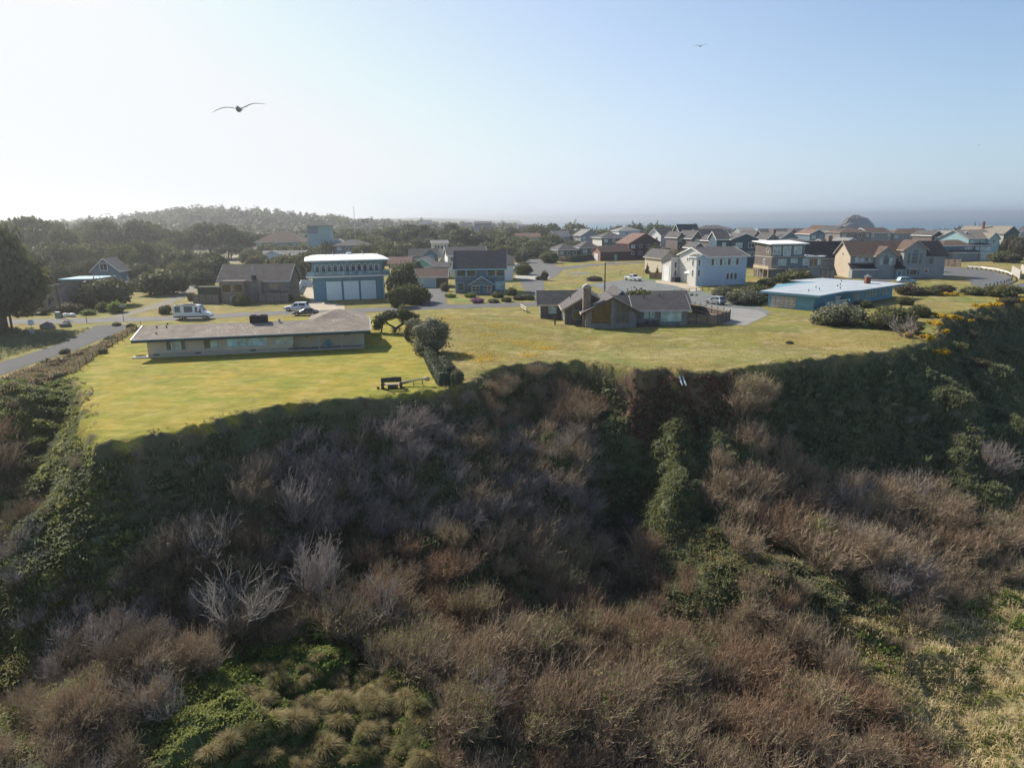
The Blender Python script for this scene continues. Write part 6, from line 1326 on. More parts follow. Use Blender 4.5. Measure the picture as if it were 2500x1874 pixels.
for px, base, w, top, k, lb_ in ((285,765,50,735,'green','low round green shrub at the foot of the broad pine'),(254,762,44,738,'bush','left of two low round shrubs at the foot of the broad pine'),
    (107,770,40,750,'brown','brown rounded shrub beside the leaning utility pole'),(165,768,70,738,'brown','wide twiggy brown shrub behind the leaning utility pole'),(405,768,36,745,'bush','small green shrub left of the camper van'),
    (215,770,42,758,'green','bright yellow green low shrub on the verge'),(60,772,60,752,'brown','dim shrub in the shade behind the left road'),
    (590,747,44,718,'bush','dark rounded shrub against the board house front'),(698,738,40,716,'bush','small shrub by the white panel fence'),(470,735,24,715,'bush','round shrub at the left end of the board fence'),
    (1010,745,90,694,'olive','dark spreading shrub beside the asphalt drive'),(975,752,60,700,'olive','dark shrub under the big tree right of the turquoise building'),(1085,712,26,690,'silver','pale shrub at the corner of the blue trimmed shingle house'),
    (1100,727,30,716,'green','green clipped shrub left in the shingle house border'),(1150,727,36,715,'green','green clipped shrub left of the sun porch'),(1215,727,36,712,'bush','dark shrub right of the sun porch'),
    (1250,722,26,702,'bush','bushy dark shrub at the right corner of the shingle house'),(1268,733,34,722,'brown','russet low shrub in the front border'),(1238,738,30,724,'bush','dark green mound in the front border'),(1205,740,30,728,'silver','grey mound right of the purple heather'),(1290,733,30,718,'bush','dark mound at the right end of the front border'),
    (1330,685,20,661,'bush','small dark conical shrub by the middle road'),(1315,684,18,673,'brown','small dark clump left of the conical shrub'),
    (1278,672,46,646,'olive','dark hedge like shrub behind the white minivan'),(1275,652,30,640,'brown','low heathery shrub above the white minivan')):
    spx(px, base, w, top, k, lb_)
tag(spx(1165, 741, 34, 727, 'brown', 'purple flowering heather mound in front of the shingle house', cat='heather').id_data)
hm = leafm('purple_heather', (.20,.07,.16), (.32,.12,.26), .2)
for o in list(COL.objects):
    if o.get('category') == 'heather': o.data = o.data.copy(); o.data.materials.clear(); o.data.materials.append(hm)
T(978, 156, 84, 640, 'oak', 'big dark wind swept tree right of the turquoise building')
T(1012, 232, 48, 634, 'olive', 'small dark tree in front of the mint green gable')
T(662, 185, 78, 632, 'olive', 'green tree behind the right end of the board house roof')
T(675, 168, 80, 655, 'silver', 'big silvery shrub tree left of the white panel fence')
T(722, 205, 70, 630, 'oak', 'dark green tree behind the left end of the white roof')
T(628, 262, 60, 617, 'olive', 'yellow green tree left of the long low grey blue house')
T(545, 178, 30, 682, 'olive', 'dark shrub tree at the left end of the board house')
T(1558, 128, 88, 702, 'olive', 'green topped cypress behind the roof of the shingle bluff house')
for px, base, w, top, k, lb_ in ((1765,730,55,698,'silver','round silvery shrub above the silver crossover'),(1812,746,100,706,'silver','large silvery spreading shrub left of the rusty garage door'),(1845,738,80,696,'olive','green shrub behind the large silvery one'),
    (1872,700,50,680,'olive','small green tree below the stilt house balcony'),(1945,700,110,684,'olive','dark clipped shrubs under the stilt house'),(2052,800,140,742,'silver','big silvery dome shrub alone on the right lawn'),
    (2150,806,80,765,'olive','dark green dome left in the cypress clump on the right lawn'),(2180,792,110,750,'olive','dark green spreading cypress behind the grey dead branches'),(2222,818,70,786,'brown','dark brush at the foot of the grey dead branches'),(2240,776,60,745,'olive','rounded dark green shrub at the back of the cypress clump'),
    (2210,746,40,724,'bush','small dark bush near the right end of the blue bungalow'),(2105,752,46,732,'bush','dark low bush below the boarded windows'),
    (2215,722,80,694,'brown','brownish shrub behind the right end of the blue bungalow roof'),(2265,722,60,700,'bush','dark green shrub left of the gorse bank'),(2300,716,60,698,'brown','low brown green shrub on the road bank'),
    (2450,728,90,712,'olive','dark shrub bank right of the gorse by the dead end road'),(2370,722,60,704,'olive','olive shrub amid the gorse bank'),
    (1000,835,26,792,'brown','narrow brown hedge clump left of the silvery hedge'),(1345,735,40,712,'bush','unused')):
    if lb_ != 'unused': spx(px, base, w, top, k, lb_)
for px, base, w, top, lb_ in ((2335,722,80,703,'bright yellow gorse bank left part above the right lawn'),(2440,716,90,696,'yellow gorse crown beneath the guard rail'),(2290,795,32,776,'vivid yellow gorse clump at the bluff corner'),(2312,806,40,796,'low yellow gorse strip below the corner clump'),
    (2300,836,50,822,'yellow gorse patch on the bluff edge'),(2350,768,60,755,'yellow gorse fringe running up the bluff edge'),(2480,742,60,730,'distant yellow gorse fringe at the right border'),(2400,714,60,698,'yellow gorse between the guard rail and the lawn'),(2260,830,40,820,'small yellow gorse patch left of the corner clump'),(2325,778,46,766,'golden gorse behind the vivid corner clump'),(2420,752,60,742,'golden gorse fringe further up the bluff edge'),(1310,632,40,618,'yellowish gorse clump by the middle road'),(1290,628,30,616,'orange tinted gorse clump behind the lamp')):
    x_, y_ = G(px, base); W_ = w*y_/1667.; r_ = random.Random(px); cl = []
    for k in range(max(6, int(W_*3))):
        q = r_.uniform(.2, .48); cl.append((r_.uniform(-W_/2, W_/2), r_.uniform(-1.4, 1.4), q*r_.uniform(.5, 1.5), q*1.2, q, q*.8))
    me_ = crown_mesh('gorse_bush', cl, int(500*len(cl)/6)+900, .085, px, LEAF_M, .8, 0.0); me_.materials.append(GORSE); n_ = len(me_.polygons); mi = (rs.rand(n_) < .85).astype(np.int32); mi[-len(cl)*40:] = 0; me_.polygons.foreach_set('material_index', mi)
    tag(link('gorse_bush', me_, None, (x_, y_+1.2, gz(x_, y_+1.2)-.1)), lb_, 'gorse')
# silvery hedge row running down the lawn
r_ = random.Random(3)
hp = [((1018,822),48,788,'silver','tall silvery hedge clump, first of the row down the lawn'),((1060,868),88,772,'silver','very tall domed silvery hedge clump in the middle of the row')]
for (px, py), w, top, k, lb_ in hp:
    x_, y_ = G(px, py); big = w > 60; y_ += 2.0 if big else 1.2; x_ = x_-.6; r_ = random.Random(w); H_ = 5.0 if big else 2.9; W_ = 2.5 if big else 1.4
    cl = [(0,0,H_*.3,W_,W_,H_*.33),(0,0,H_*.55,W_*.93,W_*.93,H_*.34),(.1,0,H_*.74,W_*.62,W_*.62,H_*.25)]+[(math.cos(q)*W_*.55, math.sin(q)*W_*.55, H_*r_.uniform(.12,.72), W_*.5, W_*.5, H_*.16) for q in [r_.uniform(0,6.28) for _ in range(16)]]
    tag(link('hedge_shrub', crown_mesh('hedge_shrub', cl, 9000 if big else 4500, .075, 300+w, LEAF_S, .85, 0.0), None, (x_, y_, -.05)), lb_, 'hedge')
def hedge(pts, w, hgt, label):
    mb = MB(); V = []; Fs = []; rr = np.random.RandomState(len(pts)+int(w*10)); off = 0
    P0 = []
    for i in range(len(pts)-1):
        p, q = np.array([*pts[i], 0.]), np.array([*pts[i+1], 0.]); L = np.linalg.norm(q-p); n = int(L*260*w); t = rr.rand(n); d = (q-p)/L; nn = np.array([-d[1], d[0], 0])
        a_ = rr.uniform(-.2, math.pi+.2, n); c = (p+(q-p)*t[:, None]); hh = hgt*(1+.1*np.sin(t*14))
        P0.append(c + nn*(np.cos(a_)*w/2*(1+rr.normal(size=n)*.05))[:, None] + np.array([0,0,1.])*(hh*np.clip(np.sin(a_)*1.6, 0, 1)*(1+rr.normal(size=n)*.04)*np.where(rr.rand(n) < .4, rr.rand(n), 1))[:, None])
        Nn = nn*np.cos(a_)[:, None]+np.array([0,0,1.])*np.sin(a_)[:, None]+rr.normal(size=(n, 3))*.6; Nn /= np.linalg.norm(Nn, axis=1)[:, None]
        v, f = quads(P0[-1], Nn, .07, rr); V.append(v); Fs.append(f+off); off += len(v)
        b = np.array([p+nn*w*.42, q+nn*w*.42, q-nn*w*.42, p-nn*w*.42]); b = np.concatenate([b, b+np.array([0,0,hgt*.9])]); V.append(b); Fs.append(np.array([(0,1,5,4),(1,2,6,5),(2,3,7,6),(3,0,4,7),(4,5,6,7)])+off); off += 8
    return tag(link('clipped_hedge', npmesh('clipped_hedge', np.concatenate(V), np.concatenate(Fs), LEAF_H)), label, 'hedge')
hedge([G(1045,868), G(1062,905), G(1085,942)], 1.3, 1.3, 'long narrow clipped hedge between lawn and flowered field')
hedge([G(1082,895), G(1102,922)], 1.2, 1.3, 'short clipped hedge parallel to the long one')
spx(1117, 944, 36, 904, 'silver', 'round clipped ball shrub at the lawn corner').data = CROWNS['silver'][0]
hedge([G(1362,637), G(1400,640), G(1462,632)], 2.2, 2.3, 'dark clipped hedge in front of the hip roofed bungalows')
# bent pine with twisted trunk
x_, y_ = G(960, 812); e = empty('bent_pine', (x_, y_, 0), 0, 'wind bent pine with twisted bare trunk at the right end of the ranch house', 'tree')
MB().path([(0,0,-.2),(.5,0,.7),(1.4,.2,1.3),(2.4,.2,1.9),(3.0,.1,2.9)], [.28,.24,.2,.16,.08], 8).path([(.5,0,.7),(-.8,.2,1.4),(-1.6,.1,2.4)], [.18,.14,.07], 7).path([(-2.1,.6,-.2),(-1.9,.5,.9),(-1.2,.3,2.2)], [.16,.12,.07], 7).path([(1.4,.2,1.3),(1.5,.6,2.2),(1.0,.3,2.9)], [.13,.1,.05], 6).build('trunk', BARK, e)
cl = [(-2.2,0,1.9,1.1,1.0,.55),(-1.5,.3,2.5,1.2,1.1,.5),(-.4,0,2.8,1.3,1.2,.5),(.9,.2,3.0,1.4,1.2,.55),(2.2,0,3.0,1.3,1.1,.5),(3.3,.1,2.6,1.0,.9,.4),(-2.5,.2,1.0,.7,.7,.5),(1.8,-.2,3.5,.9,.8,.4),(3.7,0,2.0,.7,.6,.25),(-.6,.5,3.2,.9,.8,.35)]
link('crown', crown_mesh('crown', cl, 5200, .085, 77, LEAF_D, .66), e)
x_, y_ = G(983, 785); shrub(x_, y_, 2.2, 3.4, 'green', 'slim pale green shrub behind the bent pine').data = CROWNS['silver'][1]
# dead grey cypress skeleton
def twig_mesh(seed, n1, n2, n3, h, spread, lean, w=(.05,.03,.02)):
    """bare shrub: ribbons for stems, branches and twigs"""
    r = np.random.RandomState(seed); V = []; 
    def rib(P, Q, wa, wb):
        d = Q-P; s = np.cross(d, r.normal(size=d.shape)); s /= np.linalg.norm(s, axis=1)[:, None]+1e-9
        wa = np.broadcast_to(wa, (len(P),))[:, None]; wb = np.broadcast_to(wb, (len(P),))[:, None]; V.append(np.stack([P-s*wa, P+s*wa, Q+s*wb, Q-s*wb], 1))
    a = r.uniform(0, 6.283, n1); q = r.uniform(.15, 1, n1)*spread
    p = np.stack([np.cos(a)*.12, np.sin(a)*.12, np.full(n1, -.15)], 1)*h*np.array([1, 1, 1./h]); d = np.stack([np.cos(a)*q, np.sin(a)*q, np.ones(n1)], 1); d /= np.linalg.norm(d, axis=1)[:, None]
    L = h*r.uniform(.6, 1.05, n1); nodes = []; cur = p
    for k in range(4):
        d2 = d+r.normal(size=d.shape)*.13+np.array([lean, 0, .10])*(k/3.); d2 /= np.linalg.norm(d2, axis=1)[:, None]
        nx_ = cur+d2*(L/4)[:, None]; rib(cur, nx_, w[0]*(1-k*.2), w[0]*(1-(k+1)*.2)); nodes.append((cur, nx_, d2)); cur = nx_; d = d2
    ii = r.randint(0, n1, n1*n2); kk = r.choice(4, n1*n2, p=[.08, .24, .34, .34]); t = r.rand(n1*n2)[:, None]
    A = np.stack([nodes[k][0] for k in range(4)])[kk, ii]; B = np.stack([nodes[k][1] for k in range(4)])[kk, ii]; D = np.stack([nodes[k][2] for k in range(4)])[kk, ii]
    P = A+(B-A)*t; dd = D+r.normal(size=P.shape)*.5+np.array([lean*.5, 0, .35]); dd /= np.linalg.norm(dd, axis=1)[:, None]; l2 = h*r.uniform(.14, .32, len(P))[:, None]
    Q = P+dd*l2; d3 = dd+r.normal(size=P.shape)*.25+np.array([lean*.4, 0, .2]); d3 /= np.linalg.norm(d3, axis=1)[:, None]; Q2 = Q+d3*l2*.7
    rib(P, Q, w[1], w[1]*.7); rib(Q, Q2, w[1]*.7, w[1]*.35)
    if n3:
        m = len(P)*n3; jj = r.randint(0, len(P), m); t = r.rand(m)[:, None]; S0 = np.where(t < .5, P[jj]+(Q[jj]-P[jj])*t*2, Q[jj]+(Q2[jj]-Q[jj])*(t*2-1))
        d4 = d3[jj]+r.normal(size=S0.shape)*.5+np.array([0, 0, .25]); d4 /= np.linalg.norm(d4, axis=1)[:, None]; rib(S0, S0+d4*h*r.uniform(.06, .15, m)[:, None], w[2], w[2]*.4)
    V = np.concatenate(V).reshape(-1, 3); return V, np.arange(len(V)).reshape(-1, 4)
def twigm(name, c1, c2):
    m = leafm(name, c1, c2, .12, .8); return m
TW_B = twigm('brown_twigs', (.20,.15,.10), (.52,.40,.27)); TW_R = twigm('russet_twigs', (.23,.15,.095), (.45,.31,.20)); TW_D = twigm('shade_dark_reed_stems', (.095,.072,.050), (.24,.185,.125)); TW_G = twigm('grey_twigs', (.22,.185,.165), (.42,.36,.32)); TW_W = twigm('bleached_twigs', (.27,.235,.20), (.46,.41,.35))  # TW_D: brown reed stems darkened, the hollow's shade put into the colour
x_, y_ = G(2212, 822); v, f = twig_mesh(91, 9, 12, 3, 3.6, 1.5, -.1, (.08,.045,.03)); tag(link('dead_cypress', npmesh('dead_cypress', v, f, TW_G), None, (x_, y_, -.1)), 'grey dead branches fanning out of the cypress clump', 'dead tree')

# wooded belt
FL = dict(
 a='dark tree in the left wooded belt', b='dark tree in the grove right of the white roof', c='evergreen above the middle road', d='low evergreen in front of the sea')
def belt(lst, key, group):
    xs_ = sorted(q[0] for q in lst); ds_ = sorted(q[1] for q in lst); n = len(lst)
    for (px, D, w, top, k) in lst:
        wh = ('left end', 'left half', 'centre', 'right half', 'right end')[min(4, xs_.index(px)*5//n)]+', '+('front', 'middle', 'back')[min(2, ds_.index(D)*3//n)]+' row'
        tpx(px, D, w, top, k, ('flat topped ' if k == 'pine' else 'rounded ')+FL[key]+', '+wh, group+', '+wh+', '+('flat' if k == 'pine' else 'round'))
belt([(30,300,150,530,'pine'),(95,310,130,536,'pine'),(150,280,90,552,'oak'),(120,230,110,585,'oak'),(60,210,120,600,'oak'),(190,260,90,590,'olive'),(175,205,60,640,'oak'),(230,270,80,588,'oak'),(290,250,90,592,'olive'),(340,262,80,585,'oak'),(330,225,60,612,'oak'),
  (385,285,90,588,'olive'),(430,255,90,605,'oak'),(455,235,80,612,'oak'),(500,262,70,612,'oak'),(480,225,60,628,'oak'),(215,350,90,548,'pine'),(262,340,110,541,'pine'),(325,345,110,541,'pine'),(365,360,80,548,'pine'),(410,380,70,556,'pine'),
  (430,340,60,565,'pine'),(505,345,100,547,'pine'),(550,340,80,550,'pine'),(585,355,70,560,'pine'),(465,400,60,560,'pine'),(140,360,60,545,'pine'),(215,225,50,628,'oak'),(20,235,90,585,'oak'),(-40,260,120,560,'oak'),(425,215,60,640,'olive'),(205,430,60,545,'pine'),(480,470,60,548,'pine'),
  (610,300,60,604,'olive'),(560,330,60,590,'pine'),(655,330,70,592,'olive'),(690,322,70,596,'olive'),(735,318,70,592,'olive'),(770,312,60,600,'olive'),(795,330,60,588,'olive')], 'a', 'wooded belt on the left')
belt([(880,400,90,560,'oak'),(905,350,90,572,'olive'),(935,330,80,580,'olive'),(940,430,80,553,'oak'),(985,420,90,548,'pine'),(1020,400,80,549,'pine'),(1060,410,80,555,'oak'),(1108,395,60,548,'pine'),(1130,370,90,560,'pine'),(1165,375,70,568,'oak'),(1030,350,80,575,'oak'),(980,330,90,590,'olive'),
  (1110,345,70,590,'oak'),(1150,335,70,598,'oak'),(930,285,70,606,'olive'),(960,292,70,606,'oak'),(885,310,60,592,'olive'),(850,430,70,560,'oak'),(1185,330,50,605,'oak'),(805,440,60,556,'olive'),(760,420,40,590,'olive'),(840,480,60,556,'oak')], 'b', 'grove right of the turquoise building')
belt([(1200,390,80,568,'olive'),(1190,345,60,590,'olive'),(1240,370,80,570,'oak'),(1275,350,90,576,'olive'),(1320,340,90,582,'oak'),(1235,320,70,598,'olive'),(1290,322,80,600,'oak'),(1330,322,60,600,'oak'),(1345,380,70,568,'olive'),(1225,295,40,612,'silver'),(1275,290,36,606,'silver'),(1335,300,30,614,'green'),(1400,372,70,584,'oak'),(1395,345,50,594,'olive'),
  (1420,420,90,556,'oak'),(1195,440,80,556,'olive'),(1250,450,90,554,'oak'),(1310,440,90,548,'oak'),(1620,262,60,606,'olive'),(1655,258,60,608,'olive'),(1690,255,50,610,'oak'),(1600,285,40,598,'oak'),(1598,300,40,590,'olive')], 'c', 'trees above the middle road')
belt([(1340,520,80,545,'oak'),(1300,500,60,548,'olive'),(1400,500,90,543,'oak'),(1460,490,50,556,'oak'),(1505,500,60,550,'oak'),(1550,510,80,545,'oak'),(1600,500,80,545,'oak'),(1640,495,60,549,'oak'),(1480,450,60,558,'olive'),(2235,420,60,557,'oak'),(2290,410,70,560,'oak'),(2345,400,60,552,'oak'),(2385,395,70,550,'oak'),(2310,415,60,559,'oak'),(2475,300,50,572,'brown'),(2500,290,60,575,'brown'),(2440,300,40,590,'olive'),(2450,262,60,610,'olive'),(2475,258,50,616,'brown')], 'd', 'low trees before the sea')
for px, D, w, top, k, lb_ in ((330,215,90,640,'oak','dark pine left of the tall rounded one, behind the track'),(440,205,80,640,'oak','dark pine behind the left end of the board house'),(495,196,70,655,'oak','dark pine at the rear left corner of the board house'),(520,235,80,622,'oak','wide dark pine above the left end of the board house roof'),
    (560,205,40,640,'olive','green top showing behind the board house ridge'),(705,230,90,618,'olive','broad green tree between the board house and the white roof'),(760,260,80,608,'oak','dark tree just behind the left half of the white roof'),(905,240,70,612,'oak','dark tree behind the right half of the white roof'),(1040,262,40,624,'oak','dark tree behind the slate blue shuttered house'),
    (1200,262,60,612,'oak','dark tree behind the right end of the white walled house'),(1230,240,50,628,'olive','olive tree right of the white walled house'),(1150,285,60,598,'oak','dark tree above the white walled house roof'),(60,180,110,648,'oak','dark pine behind the big cypress'),(130,190,80,640,'oak','dark pine above the light blue flat roof'),
    (1340,285,50,612,'olive','rounded tree left of the hip roofed bungalow garage'),(1735,262,60,600,'oak','dark tree behind the white garage house roof'),(2140,222,60,640,'olive','small dark tree behind the blue bungalow chimney'),(2255,285,50,592,'olive','dark tree right of the large gabled house roof')): T(px, D, w, top, k, lb_)
for px, py, h_, lb_ in ((1580,668,3.4,'small dark young pine left in the wire fenced garden'),(1607,668,3.8,'small dark young pine right in the wire fenced garden')):
    x_, y_ = G(px, py); tree(x_, y_, 1.8, h_, 'spruce', lb_)

# far woods: nobody could count them
def forest(name, n, gen, label, seed):
    r = np.random.RandomState(seed); Vs = []; Fs = []; off = 0
    for k in range(n):
        x, y, w, h = gen(r); z = gz(x, y)
        m = 90; c = r.normal(size=(m, 3)); c /= np.linalg.norm(c, axis=1)[:, None]; c[:, 2] = np.abs(c[:, 2])
        cone = r.rand() < .45; t = c[:, 2]; rad = (1-t*.85) if cone else np.sqrt(np.clip(1-t*t, 0.02, 1))
        ang_ = r.uniform(0, 6.283, m); P = np.stack([np.cos(ang_)*rad*w/2, np.sin(ang_)*rad*w/2, t*h*.95+h*.08], 1)*(1+r.normal(size=(m, 1))*.06)
        v, f = quads(P+np.array([x, y, z]), c, w*.085, r); Vs.append(v); Fs.append(f+off); off += len(v)
        v, f = ico((x, y, z+h*.42), w*.40, w*.40, h*.42, r, 7, 4); Vs.append(v); Fs.append(f+off); off += len(v)
    me = npmesh(name, np.concatenate(Vs), np.concatenate(Fs), LEAF_D)
    return tag(link(name, me), label, 'woods', kind='stuff')
forest('forest', 420, lambda r: (r.normal(-350, 95), r.normal(840, 100), r.uniform(8, 15), r.uniform(9, 17)), 'misty wooded hill on the left skyline', 5)
def g2(r):
    D = r.uniform(440, 1400)**1.0; px = r.uniform(-100, 1270); w = r.uniform(9, 18); return ((px-1250)/1667*D, D, w, r.uniform(6, 11))
forest('forest', 1100, g2, 'flat country of hazy trees stretching to the skyline', 6)

# ------------------------------------------------------------ the bluff: thicket, grass, bushes
def PX(x, y, z):
    v = np.stack([x, y, z-CAM_H], -1); k = v@_f; return 1250+1667*(v@_r)/k, 937-1667*(v@_u)/k
def BARE(seed, k):
    hh = 1.0
    if k == 'L': v, f = twig_mesh(seed, 26, 14, 4, hh, .6, .16, (.009,.0058,.0042))
    elif k == 'D': v, f = twig_mesh(seed, 52, 14, 3, hh, .55, .14, (.006,.0048,.0038))
    elif k == 'T': v, f = twig_mesh(seed, 11, 15, 6, hh, .95, .1, (.012,.0062,.0036))
    return v, f
bare = {}
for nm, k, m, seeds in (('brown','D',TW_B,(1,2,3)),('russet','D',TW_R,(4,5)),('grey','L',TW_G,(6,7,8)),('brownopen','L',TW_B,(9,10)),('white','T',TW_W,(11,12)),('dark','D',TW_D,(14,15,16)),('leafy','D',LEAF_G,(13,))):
    bare[nm] = []
    for s_ in seeds:
        v, f = BARE(s_, k)
        if nm == 'leafy':
            r = np.random.RandomState(5); n = 700; i = r.randint(0, len(v), n); P = v[i]+r.normal(size=(n, 3))*.02; Nn = r.normal(size=(n, 3)); Nn /= np.linalg.norm(Nn, axis=1)[:, None]
            v2, f2 = quads(P, Nn, .014, r); me_ = npmesh('bare_shrub', np.concatenate([v, v2]), np.concatenate([f, f2+len(v)]), [TW_B, LEAF_G]); me_.polygons.foreach_set('material_index', np.array([0]*len(f)+[1]*len(f2), np.int32))
        else: me_ = npmesh('bare_shrub', v, f, m)
        bare[nm].append(me_)
# sample the slope
step = 1.4; gx, gy = np.meshgrid(np.arange(-62, 112, step), np.arange(26, 112, step)); gx = gx.ravel()+rs.uniform(-.7, .7, gx.size); gy = gy.ravel()+rs.uniform(-.7, .7, gy.size)
d0 = sdist(gx, gy); z0 = ground(gx, gy); px, py = PX(gx, gy, z0)
ok = (d0 > .6) & (px > -150) & (px < 2850) & (py < 2150) & (py > 700)
gx, gy, z0, px, py, d0 = [a[ok] for a in (gx, gy, z0, px, py, d0)]
Z = [  # zone outline in the photo, density, kinds, height range, name
 ('rimbrush', [(1150,860),(1420,860),(1470,1040),(1180,1080)], 1.0, ('grey','russet','brown','leafy','brownopen'), (1.3,2.5)),
 ('swale', [(360,2200),(380,1720),(560,1600),(820,1560),(1040,1700),(1080,2200)], .04, ('green',), (.4,.9)),
 ('drygrass', [(2250,1500),(2520,1420),(2800,1500),(2800,2200),(2380,2200),(2230,1760)], .06, ('brown',), (.6,1.2)),
 ('rust', [(1630,1420),(1760,1400),(1900,1450),(1960,1560),(1780,1620),(1610,1580)], .85, ('russet','russet','brown'), (1.2,2.2)),
 ('gap', [(1700,1330),(1950,1370),(2200,1480),(2330,1640),(2400,1800),(2250,1830),(2120,1700),(1950,1580),(1720,1440)], .20, ('brown','leafy'), (.7,1.4)),
 ('greenface', [(1900,960),(2300,900),(2700,800),(2700,1250),(2150,1200),(1960,1150),(1800,1050)], .11, ('bushy','brown','grey'), (.5,1.1)),
 ('scarp', [(1400,880),(1800,880),(1740,1000),(1720,1300),(1560,1300),(1450,1080)], .05, ('grey',), (.5,1.2)),
 ('grassface', [(180,940),(1120,940),(1100,990),(820,1040),(640,1090),(600,1180),(560,1300),(240,1380),(180,1200)], .13, ('grey','bushy','brown'), (.5,1.2)),
 ('spur', [(-50,850),(190,900),(230,1100),(330,1380),(200,1480),(-50,1000)], .12, ('brown','leafy'), (.6,1.3)),
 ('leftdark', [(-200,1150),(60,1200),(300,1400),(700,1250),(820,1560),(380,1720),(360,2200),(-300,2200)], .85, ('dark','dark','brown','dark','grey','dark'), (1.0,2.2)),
 ('centre', [(600,1000),(1100,960),(1180,880),(1400,900),(1560,1150),(1600,1350),(700,1300)], .97, ('grey','brownopen','grey','grey','brown'), (1.2,2.5)),
 ('right', [(1760,1120),(2150,1180),(2700,1050),(2700,1480),(2250,1480),(1950,1400),(1700,1340)], .8, ('grey','brown','brownopen','russet'), (1.4,3.0)),
 ('rim', [(1790,700),(2700,640),(2700,1000),(2300,930),(2100,935),(1880,960),(1790,960)], .16, ('brown',), (.5,1.1)),
 ('main', [(-9000,-9000),(9000,-9000),(9000,9000),(-9000,9000)], .92, ('brown','grey','brown','brownopen','brown','leafy','russet','brown','bushy','leafy'), (1.0,3.1))]
ZN = {q[0]: q[1] for q in Z}
zi = np.full(len(gx), -1)
for k, zz in enumerate(Z):
    m = inpoly(px, py, zz[1]) & (zi < 0); zi[m] = k
dens = np.array([zz[2] for zz in Z])[zi]; pn = vnoise(gx, gy, .13, 77); dens = np.where((dens > .5) & (dens < .96) & (pn < .30), dens*.25, dens); dens = np.where((px > 1650) & (py > 1560) & (zi == len(Z)-1), dens*.7, dens); keep = rs.rand(len(gx)) < dens
gx, gy, z0, px, py, zi, d0 = [a[keep] for a in (gx, gy, z0, px, py, zi, d0)]
hgt = np.array([rs.uniform(*Z[k][4]) for k in zi]); hgt *= .75+.6*vnoise(gx, gy, .16, 41)
show = hgt/np.sqrt(gx**2+gy**2+(18-z0)**2); inside = (px > 0) & (px < 2500) & (py > 850) & (py-hgt*20 < 1880)
order = np.argsort(-(show*inside)); solo = set(order[:290].tolist())
LABZ = {'rimbrush': 'bare shrub at the rim', 'rust': 'bare shrub of the russet patch', 'swale': 'low leafy shrub among the tussocks', 'drygrass': 'thin brown shrub in the pale dry grass', 'gap': 'low shrub on the grassy gap of the lower right slope', 'greenface': 'small shrub on the dark green face at the right',
 'scarp': 'grey shrub below the raw earth scarp', 'grassface': 'small grey shrub on the shaded grassy bluff face', 'spur': 'low shrub on the sunlit left spur', 'leftdark': 'bare dark brown shrub of the lower left thicket',
 'centre': 'bare shrub of the thicket on the shaded bluff below the flowered field', 'rim': 'low brown shrub clinging below the right bluff edge', 'right': 'bare shrub of the thicket below the green face at the right', 'main': 'bare leafless shrub of the large thicket along the ravine floor'}
SHORT = {'rimbrush': 'bare shrub at the rim below the flowered field', 'rust': 'bare shrub of the russet patch', 'swale': 'shrub among the tussocks', 'drygrass': 'shrub in pale dry grass', 'gap': 'shrub on the grassy gap', 'greenface': 'shrub on the green face', 'scarp': 'shrub below the raw scarp',
 'grassface': 'shrub on the shaded bluff face', 'spur': 'shrub on the sunlit left spur', 'leftdark': 'bare shrub in the dark left thicket', 'centre': 'bare shrub on the shaded bluff', 'right': 'bare shrub in the right thicket', 'rim': 'shrub below the right bluff edge', 'main': 'bare shrub in the ravine thicket'}
CW = {'brown': 'dense brown', 'russet': 'russet', 'grey': 'grey twigged', 'brownopen': 'open branched', 'leafy': 'budding green tinged', 'dark': 'dark brown stemmed', 'bushy': 'dense leafy olive', 'white': 'bleached', 'green': 'green'}
rest = {}
for i in range(len(gx)):
    zn = Z[zi[i]]; pat = vnoise(gx[i:i+1], gy[i:i+1], .11, 55)[0]; ks = zn[3]; k = ks[int((pat*.75+rs.rand()*.25)*len(ks)) % len(ks)]
    w = hgt[i]*rs.uniform(.85, 1.25)
    if i in solo:
        if k == 'bushy': o = link('shrub', CROWNS[('brown','olive')[i % 2]][i % 2], None, (gx[i], gy[i], z0[i]-.15)); o.scale = (w*.55, w*.55, hgt[i]*.6)
        elif k == 'green': o = link('shrub', CROWNS['green'][i % 2], None, (gx[i], gy[i], z0[i]-.15)); o.scale = (w*.7, w*.7, hgt[i])
        else: o = link('bare_shrub', bare[k][i % len(bare[k])], None, (gx[i], gy[i], z0[i]-.15)); o.scale = (w*1.05, w*1.05, hgt[i])
        o.rotation_euler = (rs.uniform(-.12, .12), rs.uniform(-.05, .22), rs.uniform(-1.3, 1.3)); base_lb = LABZ[zn[0]].replace('bare ', '')
        where = ('far left', 'left', 'left of centre', 'centre', 'right of centre', 'right', 'far right')[int(np.clip(px[i]/2500*7, 0, 6))]+' '+('upper', 'middle', 'lower', 'bottom')[int(np.clip((py[i]-1150)/180, 0, 3))]
        sz = 'low ' if hgt[i] < 1.7 else ('tall ' if hgt[i] > 2.5 else 'mid sized '); where = where.replace(' bottom', ' bottom')
        tag(o, sz+(CW[k]+' ' if k != 'green' else '')+SHORT[zn[0]]+', '+where+' part', 'shrub', sz+CW[k]+' shrubs, '+zn[0]+' slope, '+where)
    elif k not in ('green', 'bushy'): rest.setdefault(k, []).append((gx[i], gy[i], z0[i]-.15, w, hgt[i], rs.uniform(-.9, .9)))
